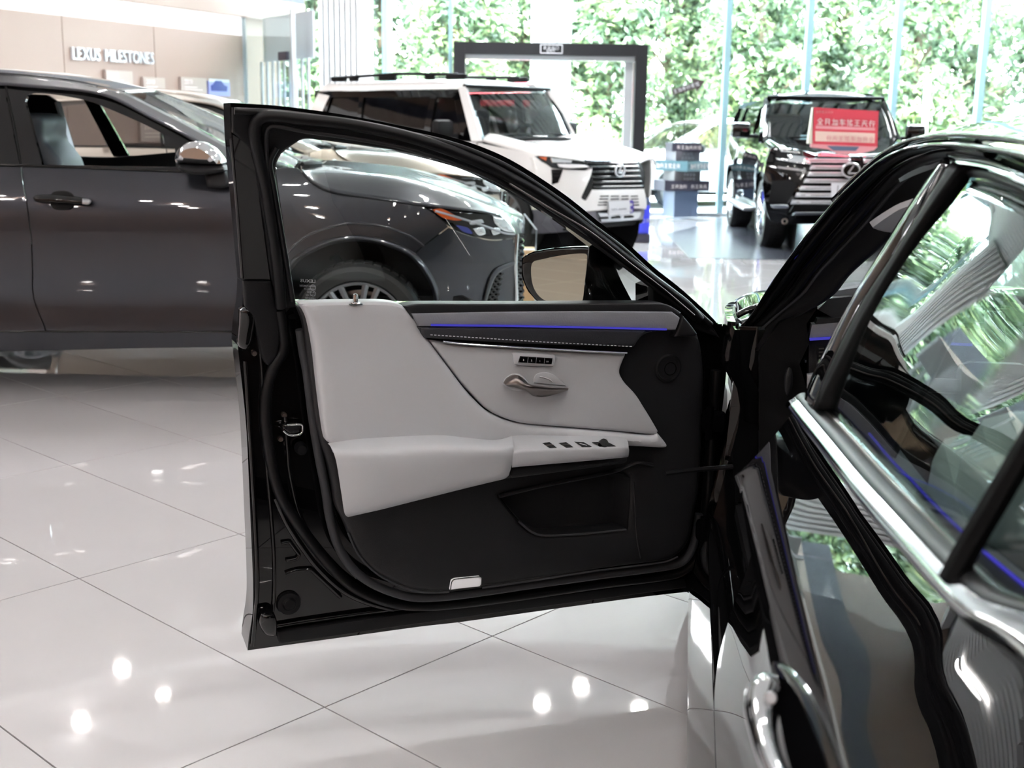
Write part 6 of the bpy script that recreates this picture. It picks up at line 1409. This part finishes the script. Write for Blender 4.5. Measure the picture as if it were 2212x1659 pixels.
# ---- roof and front pillar
edge_px = [(1569, 733, 2.97), (1600, 707, 2.94), (1629, 678, 2.90), (1679, 600, 2.76), (1740, 516, 2.61), (1790, 455, 2.51), (1834, 408, 2.42), (1899, 350, 2.28), (1951, 322, 2.17), (2002, 310, 2.06), (2054, 307, 1.88), (2119, 311, 1.69), (2211, 324, 1.476)]
E = [PS(*q) for q in edge_px]
def loc(q): d = q - sO; return d.dot(sa), d.dot(sl_), d.z
ls, ll, lz = loc(E[-1])
for s, dl, dz in ((1.25, .0, -.01), (1.0, -.005, -.035), (.7, -.03, -.09), (.3, -.08, -.19), (-.05, -.12, -.32)): E.append(SP(s, ll + dl - .0, lz + dz))
E = [V3(q) for q in spline([tuple(q) for q in E], False, 5)]
def off(P, dl, ds=0, dz=0): return [q + sl_ * dl + sa * ds + sz_ * dz for q in P]
roofE = [q for q in E if loc(q)[0] < 2.50]
def roofrow(k):
    out = []
    for q in roofE:
        s, l, z = loc(q); L0 = l; lc = L0 + (-.95 - L0) * k; crown = 1.452 - .0 * k
        if s < 1.3: crown -= .26 * ((1.3 - s) / 1.35) ** 1.8
        if s > 2.2: crown -= .03 * ((s - 2.2) / .3) ** 1.5
        zz = z + (max(crown, z + .012) - z) * (1 - (1 - k) ** 2.6); out.append(SP(s + .10 * k * max(0, (s - 1.9) / .6), lc, zz + .004))
    return out
rr_ = [roofrow(k) for k in (0, .05, .14, .3, .6, 1.0)]
loft('roof', rr_ + [[mirS(q) for q in r] for r in reversed(rr_[:-1])], PB, sedan, nu=60, nv=4, th=.01, flip=True)
# windscreen and the header
pil = [q for q in E if loc(q)[0] > 2.42]
wsr = []
for k in (0, .15, .5, 1.0):
    row = []
    for q in pil:
        s, l, z = loc(q); t = (s - 2.42) / .55; row.append(SP(s + (.10 + .32 * t) * (1 - (1 - k) ** 2), l + (-.95 - l) * k - .05 * (1 - k), z + (.05 - .02 * t) * (1 - (1 - k) ** 2) - .004))
    wsr.append(row)
loft('windscreen', wsr + [[mirS(q) for q in r] for r in reversed(wsr[:-1])], M['glass_clear'], sedan, nu=20, nv=4, th=.004, flip=True)
# outer pillar skin: gloss strip, seals, inner trim
inn_px = [(1640, 760, 2.90), (1668, 728, 2.88), (1700, 700, 2.86), (1738, 676, 2.83), (1788, 645, 2.78), (1821, 603, 2.72), (1860, 567, 2.66), (1901, 531, 2.58), (1940, 490, 2.50), (1985, 428, 2.36), (2020, 395, 2.24), (2050, 370, 2.12), (2110, 350, 1.98), (2200, 350, 1.80)]
I = [V3(q) for q in spline([tuple(PS(*q)) for q in inn_px], False, 5)]
pe = [q for q in E if loc(q)[0] > 1.69]
n_ = 60; A0 = resample(pe, n_); A1 = resample(I, n_)
def between(t, dn): return [a.lerp(b, t) + (-sl_ * .0 + sa * -dn) for a, b in zip(A0, A1)]
loft('pillar_skin', [off(A0, -.035, .04, .008), off(A0, -.012, .012, .006), A0, between(.10, -.006)], PB, sedan, nu=58, nv=4, th=.004, flip=True)
loft('pillar_jamb', [between(.10, -.012), between(.30, -.035), between(.42, -.03), between(.50, -.045)], M['black_matte'], sedan, nu=58, nv=3, th=.004, flip=True)
loft('pillar_trim', [between(.50, -.045), between(.62, -.028), between(.80, -.02), A1, off(A1, -.02, .06)], M['black_matte'], sedan, nu=58, nv=4, th=.004, flip=True)
for t, r_, mt, dn in ((.12, .007, 'rubber', -.01), (.30, .006, 'gloss_black', -.028), (.46, .010, 'rubber', -.03), (.60, .004, 'rubber_soft', -.022)):
    MB().tube(between(t, dn), r_, 8).build('door_seal', M[mt], sedan, angle=70)
MB().tube(off([q for q in E if 1.3 < loc(q)[0] < 2.95], .004, 0, -.004), .004, 8).build('drip_bead', M['gloss_black'], sedan, angle=70)
# painted-in silver reflection and pale head lining seen under the roof edge
g0 = [V3(q) for q in spline([tuple(PS(*q)) for q in ((1945, 384, 2.30), (1974, 367, 2.24), (2015, 352, 2.16), (2040, 346, 2.10))], False, 4)]; g1 = [V3(q) for q in spline([tuple(PS(*q)) for q in ((1948, 392, 2.30), (1978, 378, 2.24), (2017, 364, 2.16), (2042, 358, 2.10))], False, 4)]
ribbon('pillar_reflection', g0, g1, M['silver'], sedan, .004)
vis = [PS(*q) for q in ((1878, 480, 2.42), (1899, 465, 2.38), (1938, 441, 2.30), (1985, 424, 2.20), (2030, 412, 2.12))]; vis2 = [PS(*q) for q in ((1879, 482, 2.50), (1900, 487, 2.50), (1936, 491, 2.50), (1985, 493, 2.50), (2030, 495, 2.5))]
ribbon('sun_visor', resample(vis, 12), resample(vis2, 12), M['leather_white2'], sedan, .012)
hl_ = [[SP(s, l, z) for s in (2.3, 2.0, 1.7, 1.4, 1.15)] for l, z in ((-.46, 1.335), (-.6, 1.365), (-.95, 1.378), (-1.3, 1.365), (-1.44, 1.335))]
loft('head_lining', hl_, M['leather_white2'], sedan, nu=12, nv=3, th=.01)
# far side of the cabin: pillars, doors
for o in list(bpy.data.objects):
    if o.parent == sedan and o.name.split('.')[0] in ('rear_door', 'rear_fender', 'rocker_panel', 'front_fender'):
        me = o.data.copy(); of = wloc(o)
        for v in me.vertices: v.co = mirS(v.co + of) - of
        me.flip_normals(); q = bpy.data.objects.new('far_' + o.name.split('.')[0], me); COL.objects.link(q); q.parent = sedan
spn('far_front_door', [c2(2.97, .93), (2.6, zb(2.6)), c2(2.04, .94), c2(2.0, .62), c2(2.0, .46), c2(2.97, .46)], mirror=(SP(0, -.95, 0), sl_))
for nm in ('pillar_skin', 'pillar_trim', 'pillar_jamb'):
    o = [x for x in bpy.data.objects if x.parent == sedan and x.name.split('.')[0] == nm][0]; me = o.data.copy(); of = wloc(o)
    for v in me.vertices: v.co = mirS(v.co + of) - of
    me.flip_normals(); q = bpy.data.objects.new('far_' + nm, me); COL.objects.link(q); q.parent = sedan
rail_far = [mirS(q) for q in E if loc(q)[0] < 2.0]
MB().tube([SP(2.02, -1.76, .95), SP(1.98, -1.64, 1.18), SP(1.94, -1.50, 1.37)], .05, 8, r2=.03).tube([SP(.55, -1.68, 1.0), SP(.75, -1.58, 1.2), SP(.95, -1.46, 1.33)], .06, 8, r2=.03).build('far_pillar', M['black_matte'], sedan)
# ---- rear door furniture
def SB(s, dz=0.0, dl=0.0): return SP(s, lb(s) + dl, zb(s) + dz)
sv = [2.035 - .0425 * k for k in range(34)]
lowr = [SB(s, .002, .006) for s in sv]; 
def chw(s): return .006 + .016 * min(1, max(0, (1.0 - s) / .14))
loft('belt_chrome', [[SB(s, .0, .004) for s in sv], [SB(s, .004, .009) for s in sv], [SB(s, .008 + chw(s) * .5, .006 - chw(s) * .45) for s in sv], [SB(s, .011 + chw(s), .0 - chw(s) * .8) for s in sv]], M['chrome'], R, nu=50, nv=4, th=.003, flip=True)
loft('belt_seal', [[SB(s, .011 + chw(s), .0 - chw(s) * .8) for s in sv], [SB(s, .017 + chw(s), -.007 - chw(s) * .8) for s in sv], [SB(s, .019 + chw(s), -.018 - chw(s) * .8) for s in sv]], M['rubber'], R, nu=50, nv=3, th=.003, flip=True)
MB().tube([SB(s, .021 + chw(s), -.020 - chw(s) * .8) for s in sv if s > 1.14], .0022, 6).build('seal_bead', M['satin'], R)
# upper frame of the rear door
fr0 = [PT(*q) for q in ((2055, 326), (2106, 325), (2158, 334), (2211, 355))]; fr1 = [PT(*q) for q in ((2064, 347), (2119, 352), (2158, 362), (2211, 383))]
s0, l0, z0 = loc(fr0[-1]); s1, l1, z1 = loc(fr1[-1])
for s, dz in ((1.25, -.025), (1.08, -.06), (.92, -.11), (.78, -.17)): fr0.append(SP(s, l0 - .49 * dz - .02, z0 + dz)); fr1.append(SP(s, l1 - .49 * dz - .02, z1 + dz - .008))
f0 = resample([V3(q) for q in spline([tuple(q) for q in fr0], False, 5)], 40); f1 = resample([V3(q) for q in spline([tuple(q) for q in fr1], False, 5)], 40)
loft('window_frame', [off(f0, -.012, 0, .004), off([a.lerp(b, .15) for a, b in zip(f0, f1)], .006), off([a.lerp(b, .6) for a, b in zip(f0, f1)], .010), f1], PB, R, nu=39, nv=4, th=.004, flip=True)
loft('frame_chrome', [off(f1, .004, 0, .004), off(f1, .008, 0, -.004), off(f1, -.0, 0, -.012)], M['chrome'], R, nu=39, nv=3, th=.003, flip=True)
f2 = off(f1, -.004, 0, -.022)
loft('frame_seal', [off(f1, -.002, 0, -.012), f2, off(f2, -.02)], M['rubber'], R, nu=39, nv=2, th=.003, flip=True)
# pillar applique (gloss) and black bar
bl = [(2041, 344), (2015, 375), (1964, 448), (1912, 531), (1873, 595), (1842, 646), (1799, 727), (1766, 790), (1742, 850)]
br = [(2063, 347), (2028, 401), (1977, 484), (1925, 567), (1873, 645), (1833, 720), (1800, 790), (1761, 882)]
bz_ = [(2081, 360), (2028, 435), (1964, 531), (1899, 639), (1854, 721), (1822, 785), (1783, 863), (1774, 887)]
B0, B1, B2 = ([V3(q) for q in spline([tuple(PT(*q)) for q in bb], False, 5)] for bb in (bl, br, bz_)); B0, B1, B2 = resample(B0, 30), resample(B1, 30), resample(B2, 30)
loft('pillar_applique', [off(B0, -.03, .02), off(B0, -.004, .004), off([a.lerp(b, .5) for a, b in zip(B0, B1)], .006), B1], M['gloss_black'], R, nu=29, nv=4, th=.004, flip=True)
loft('window_bar', [B1, off([a.lerp(b, .35) for a, b in zip(B1, B2)], .003), off([a.lerp(b, .75) for a, b in zip(B1, B2)], .003), B2, off(B2, -.02)], M['trim_dark'], R, nu=29, nv=4, th=.004, flip=True)
# glass
sg = [1.97 - .0288 * k for k in range(29)]
lowg = [SB(s, .018 + chw(s), -.022 - chw(s) * .8) for s in sg]; upg = resample([q for q in f2], 29)
mdg = [[a.lerp(b, t) + sl_ * (.010 * 4 * t * (1 - t)) for a, b in zip(lowg, upg)] for t in (.33, .66)]
div = .0
loft('rear_window', [lowg, mdg[0], mdg[1], upg], M['glass_car'], R, nu=28, nv=4, th=.004, flip=True)
dvp = [V3(q) for q in spline([tuple(q) for q in (PT(2062, 1258), PT(2112, 1165), PT(2180, 1050), PT(2250, 930), PT(2420, 640))], False, 5)]
MB().tube(off(dvp, .004), .017, 8, r2=.012, up=sl_).build('window_divider', M['trim_dark'], R)
cg = [PT(2052, 1266), PT(2092, 1322), PT(2132, 1352), PT(2180, 1372), PT(2260, 1392)]; cg2 = [PT(2090, 1268), PT(2112, 1296), PT(2150, 1324), PT(2200, 1346), PT(2270, 1362)]
ribbon('corner_seal', resample([V3(q) for q in spline([tuple(q) for q in cg], False, 4)], 20), resample([V3(q) for q in spline([tuple(q) for q in cg2], False, 4)], 20), M['rubber_soft'], R, .008)
# handle: chrome grip over a cup
cup_px = [(1674, 1428), (1700, 1436), (1728, 1462), (1762, 1510), (1796, 1575), (1822, 1640), (1846, 1720), (1850, 1800), (1790, 1800), (1730, 1730), (1700, 1640), (1684, 1560), (1672, 1490), (1664, 1445)]
cup_shade_px = [(1682, 1462), (1712, 1478), (1738, 1520), (1765, 1580), (1790, 1645), (1806, 1720), (1770, 1735), (1730, 1690), (1706, 1620), (1692, 1550), (1682, 1500)]
spn('handle_cup', [SR(*q) for q in cup_px], M['gloss_black'], R, d=.002, th=.008, step=.02, round_=.004)
spn('cup_shade', [SR(*q) for q in cup_shade_px], M['void'], R, d=.0035, th=.004, step=.02)  # flat near-black sheet paints the shade inside the handle cup
gpx_ = [(1684, 1474, .862, .006), (1664, 1482, .858, .016), (1652, 1502, .853, .019), (1645, 1535, .850, .017), (1648, 1580, .848, .0135), (1660, 1630, .848, .012), (1685, 1690, .848, .012), (1722, 1750, .850, .013), (1775, 1800, .856, .010)]
gp_ = [tuple(atz(x, y, z)) + (r_,) for x, y, z, r_ in gpx_]; gp_ = spline(gp_, False, 5)
MB().tube([V3(q[:3]) for q in gp_], [q[3] for q in gp_], 14, up=sl_).build('handle_grip', M['chrome'], R, angle=70)
q_ = atz(1664, 1508, .868); MB().lathe([(0, .002), (.0055, .002), (.0065, 0)], q_, (CAM - q_).normalized(), 14).build('key_sensor', M['silver'], R)
# inner rear-door trim seen through the glass
def IR(specs): return [V3(q) for q in spline([tuple(atz(x, y, z)) for x, y, z in specs], False, 5)]
t0 = [SB(s, .0, -.045) for s in (1.96, 1.7, 1.45, 1.25, 1.05, .85)]
t1 = IR([(1800, 905, .925), (1854, 968, .93), (1918, 1036, .935), (1967, 1088, .937), (2042, 1160, .94), (2140, 1250, .945), (2260, 1360, .95)])
t2 = IR([(1796, 850, .905), (1838, 891, .905), (1880, 940, .905), (1928, 998, .905), (1976, 1046, .905), (2015, 1088, .905), (2110, 1180, .91), (2240, 1290, .91)])
t3 = IR([(1822, 830, .89), (1864, 869, .885), (1918, 937, .88), (1983, 1020, .875), (2031, 1075, .875), (2120, 1160, .88), (2250, 1260, .88)])
t4 = [q - sl_ * .02 - sz_ * .35 for q in t3]
loft('inner_ledge', [resample(t0, 24), resample(t1, 24)], M['leather_white2'], R, nu=23, nv=3, th=.004, flip=False)
loft('inner_leather', [resample(t1, 24), resample(t2, 24)], M['leather_black'], R, nu=23, nv=3, th=.004, flip=False)
loft('inner_inlay', [resample(t2, 24), resample(t3, 24)], M['suede'], R, nu=23, nv=3, th=.004, flip=False)
loft('inner_card', [resample(t3, 24), resample(t4, 24)], M['leather_black'], R, nu=23, nv=3, th=.004, flip=False)
MB().tube([q + sz_ * .004 + sl_ * .003 for q in t2], .0022, 6).build('light_line', M['blue_light'], R)
MB().prism([q + sz_ * .008 for q in (atz(1890, 1027, .945), atz(1897, 1024, .945), atz(1947, 1076, .945), atz(1942, 1084, .945))], (0, 0, .003)).build('ledge_slot', M['black_matte'], R, smooth=False)
# ---- door opening: hinge pillar, sill, centre pillar, dash end
def quad(name, P, mat, th=.03, parent=sedan): 
    nr = (V3(P[1]) - V3(P[0])).cross(V3(P[2]) - V3(P[0])).normalized(); return MB().prism(P, -nr * th).build(name, mat, parent, smooth=False)
quad('hinge_pillar', [SP(2.93, -.02, .18), SP(2.93, -.42, .18), SP(2.90, -.42, .95), SP(2.92, -.06, .94)], PB, .04)
spn('pillar_side', [c2(2.985, .17), c2(2.985, .935), c2(2.90, .935), c2(2.90, .17)], PB, d=-.012, th=.05)
for z in (.42, .70):
    MB().box(SP(2.935, -.01, z), (.05, .06, .05), Matrix((sa, sl_, sz_)).transposed(), .012).tube([SP(2.915, .0, z - .04), SP(2.915, .0, z + .04)], .010, 10).build('hinge', M['void'], sedan)
MB().tube([SP(2.89, -.06, .60), SP(2.84, .04, .60), SP(2.80, .10, .60)], .006, 6).build('check_strap', M['black_matte'], sedan)
dash_end = [PS(*q) for q in ((1684, 698, 2.86), (1738, 670, 2.84), (1766, 664, 2.83), (1742, 700, 2.83), (1748, 742, 2.83), (1727, 786, 2.83), (1746, 850, 2.83), (1740, 930, 2.84), (1690, 1010, 2.86), (1640, 1010, 2.88), (1640, 760, 2.88))]
MB().prism(dash_end, sa * .25).build('dash_end', M['trim_dark'], sedan, angle=30)
c_ = PS(1703, 824, 2.825); MB().ball(c_, .010, .006, .034, Matrix((sl_, sa, sz_)).transposed()).build('airbag_plug', M['black_trim'], sedan)
quad('sill_plate', [SP(2.92, -.07, .45), SP(2.0, -.10, .45), SP(2.0, -.34, .44), SP(2.92, -.34, .44)][::-1], M['black_matte'], .05)
quad('cabin_floor', [SP(3.2, -.2, .26), SP(.6, -.2, .26), SP(.6, -1.7, .26), SP(3.2, -1.7, .26)][::-1], M['black_matte'], .06)
quad('firewall', [SP(3.22, -.12, .2), SP(3.22, -1.78, .2), SP(3.15, -1.78, .93), SP(3.15, -.12, .93)], M['black_matte'], .04)
cp = [[SP(s, l, z) for z, s, l in ((.44, 1.98, l0 + .0), (.62, 1.985, l0 + .0), (.80, 1.98, l0 - .01), (.94, 1.99, l0 - .04))] for s, l0 in ((2.0, -.125), (2.0, -.14))]
cpl = lambda ds, dl: [SP(1.985 + ds, -.13 + dl, .44), SP(1.985 + ds, -.12 + dl, .62), SP(1.985 + ds, -.10 + dl, .80), SP(1.995 + ds, -.155 + dl, .93), SP(1.985 + ds, -.22 + dl, 1.12), SP(1.96 + ds, -.36 + dl, 1.33)]
loft('centre_pillar', [cpl(.0, 0), cpl(.045, -.01), cpl(.06, -.06), cpl(.03, -.12), cpl(-.06, -.13)], M['black_matte'], sedan, nu=24, nv=3, th=.006)
# dashboard (rear faces), screen, wheel, seats
def dq(name, pts, s, mat, th=.04): return MB().prism([PS(x, y, s) for x, y in pts], sa * th).build(name, M[mat], sedan, smooth=False)
dq('dash_pad', [(1767, 669), (1790, 645), (1835, 641), (1990, 640), (2150, 650), (2150, 700), (1825, 700)], 2.86, 'leather_black', .3)
dq('dash_top', [(1793, 640), (1809, 628), (1854, 621), (2000, 622), (2150, 632), (2150, 652), (1793, 648)], 2.9, 'suede', .1)
dq('dash_band', [(1766, 690), (1825, 686), (2150, 700), (2150, 716), (1760, 704)], 2.84, 'black_trim')
dq('dash_inlay', [(1754, 702), (1817, 697), (2150, 712), (2150, 745), (1799, 728), (1748, 732)], 2.835, 'suede')
MB().tube([PS(1749, 733, 2.83), PS(1798, 730, 2.83), PS(2100, 745, 2.83)], .0035, 6).build('light_line', M['blue_light'], sedan)
dq('dash_lower', [(1747, 736), (1800, 732), (2150, 748), (2150, 900), (1748, 880)], 2.85, 'black_trim', .2)
dq('vent', [(1766, 748), (1785, 747), (1783, 790), (1764, 792)], 2.845, 'black_matte', .02)
for k in range(5): dq('vent_blade', [(1769, 752 + 8 * k), (1780, 751.5 + 8 * k), (1780, 754.5 + 8 * k), (1769, 755 + 8 * k)], 2.842, 'satin', .006)
dq('knee_pad', [(1745, 812), (1761, 810), (1756, 835), (1744, 853)], 2.82, 'leather_white', .03)
# tilted centre display with clock and map lines
dO = SP(2.62, -.86, .93); dUx = (-sl_ * .97 + sa * .1).normalized(); dVx = (sz_ * .93 + sa * .37).normalized(); dNx = dUx.cross(dVx)
scr = MB().box(dO + dUx * .15 + dVx * .09, (.30, .20, .018), Matrix((dUx, dVx, dNx)).transposed(), .006).build('centre_display', M['gloss_black'], sedan)
text_mesh('clock_print', '1:58', .018, dO + dUx * .10 + dVx * .155 + dNx * .0105, dUx, dVx, M['mark'], scr, .0004)
for tx, u, v, sz in (('5', .03, .13, .014), ('6', .09, .09, .014), ('O', -.0, .08, .022), ('A', .27, .09, .014)): text_mesh('screen_print', tx, sz, dO + dUx * (u + .01) + dVx * v + dNx * .0105, dUx, dVx, M['mark_dim'], scr, .0004)
for P in ([(.18, .16), (.28, .15), (.29, .05)], [(.19, .12), (.24, .05), (.27, .06), (.29, .1)], [(.11, .12), (.14, .1), (.13, .06)]): MB().tube([dO + dUx * u + dVx * v + dNx * .0105 for u, v in P], .0008, 4).build('screen_print', M['mark_dim'], scr)
# steering wheel
wO = SP(2.52, -.56, .90); wN_ = (-sa * .93 + sz_ * .37).normalized(); wU_ = sl_; wV_ = wN_.cross(wU_)
MB().tube([wO + wU_ * .18 * math.cos(t) + wV_ * .18 * math.sin(t) for t in [2 * pi * k / 40 for k in range(40)]], .016, 10, True, up=wN_).build('steering_wheel', M['gloss_black'], sedan)
MB().box(wO - wN_ * .02, (.15, .11, .05), Matrix((wU_, wV_, wN_)).transposed(), .025).box(wO - wN_ * .015 + wU_ * .12, (.12, .03, .02), Matrix((wU_, wV_, wN_)).transposed(), .008).box(wO - wN_ * .015 - wU_ * .12, (.12, .03, .02), Matrix((wU_, wV_, wN_)).transposed(), .008).box(wO - wN_ * .015 - wV_ * .11, (.04, .1, .02), Matrix((wU_, wV_, wN_)).transposed(), .008).build('wheel_hub', M['leather_black'], sedan)
# seats
def seat(l, s0, name='front_seat'):
    Rm = Matrix((sa, sl_, sz_)).transposed(); tl = Rm @ Matrix.Rotation(math.radians(-22), 3, 'Y')
    st = MB().box(SP(s0 + .28, l, .46), (.52, .50, .18), Rm, .06).build('%s' % name, M['leather_white'], sedan)
    MB().box(SP(s0 - .10, l, .76), (.17, .50, .60), tl, .07).build('seat_back', M['leather_white'], st)
    for k in (-1, 1): MB().box(SP(s0 - .04, l + k * .215, .74), (.22, .09, .46), tl, .04).build('side_bolster', M['leather_white2'], st)
    MB().box(SP(s0 - .26, l, 1.14), (.11, .28, .18), tl, .05).build('head_rest', M['leather_white'], st)
    mb = MB()
    for i in range(13):
        for j in range(3): mb.lathe([(.0028, .0005), (0, .001)], SP(s0 - .01 - .02 * j - .0, l - .18 + .03 * i, .96 + .022 * j), (sa * .9 + sz_ * .35).normalized(), 6)
    mb.build('perforation', M['black_matte'], st, kind='stuff')
    for k in (-1, 1): MB().tube([SP(s0 - .21, l + k * .06, 1.0), SP(s0 - .25, l + k * .06, 1.09)], .007, 8).build('head_rest_post', M['chrome'], st)
    return st
seat(-.55, 1.80); seat(-1.34, 1.80); 
Rm = Matrix((sa, sl_, sz_)).transposed()
rs = MB().box(SP(.75, -.95, .46), (.52, 1.35, .2), Rm, .07).build('rear_seat', M['leather_white'], sedan); MB().box(SP(.42, -.95, .80), (.2, 1.35, .62), Rm @ Matrix.Rotation(math.radians(-24), 3, 'Y'), .07).build('seat_back', M['leather_white'], rs)
for l in (-.6, -1.3): MB().box(SP(.26, l, 1.12), (.1, .26, .14), Rm, .045).build('head_rest', M['leather_white'], rs)
cn = MB().box(SP(2.15, -.945, .46), (1.0, .24, .42), Rm, .05).build('centre_console', M['gloss_black'], sedan); MB().box(SP(1.75, -.945, .70), (.36, .22, .08), Rm, .03).build('console_lid', M['leather_white2'], cn)
MB().tube([SP(2.35, -.93, .66), SP(2.34, -.93, .74)], .02, 10).build('gear_knob', M['gloss_black'], cn)
for sg_ in (-1, 1): MB().tube([SP(1.2, -.95 + sg_ * .8, .5), SP(1.0, -.95 + sg_ * .8, .9)], .02, 6).build('rear_belt', M['black_matte'], sedan)
loft('rear_screen', [[SP(.45, l, 1.28), SP(.2, l * 1.0, 1.18), SP(-.05, l, 1.06)] for l in (-.5, -.72, -.95, -1.18, -1.4)], M['glass_car'], sedan, nu=8, nv=3, th=.004)
# wheels
for s in (3.60, .72):
    sax = (sl_ * math.cos(.0) + sa * .0)
    stv = math.radians(16 if s > 2 else 0); wax = (sl_ * math.cos(stv) + sa * math.sin(stv))
    wheel('wheel', SP(s, -.012, .335), wax, .335, .235, .245, M['silver'], sedan, 10, 1)
    wheel('wheel', SP(s, -1.888, .335), -wax, .335, .235, .245, M['silver'], sedan, 10, 1, ns=32)
    for sg_, l in ((1, -.30), (-1, -1.60)): MB().lathe([(.42, .0), (.42, -.05), (0, -.05)], SP(s, l, .36), sl_ * sg_, 24).build('wheel_well', M['black_matte'], sedan)
MB().box(SP(1.95, -.95, .24), (3.9, 1.5, .14), Rm, .05).build('underbody', M['black_matte'], sedan)

# added beige sheet standing in for a patch in the rear-door glass
tg = [PT(2023, 445, -.03), PT(2067, 456, -.03), PT(2031, 518, -.03), PT(1989, 503, -.03)]
hc = tag(MB().prism(tg, (tg[1] - tg[0]).cross(tg[3] - tg[0]).normalized() * .001).build('beige_sheet', M['plaque'], None, smooth=False), 'small plain beige sheet behind the rear door glass of the black saloon', 'card')
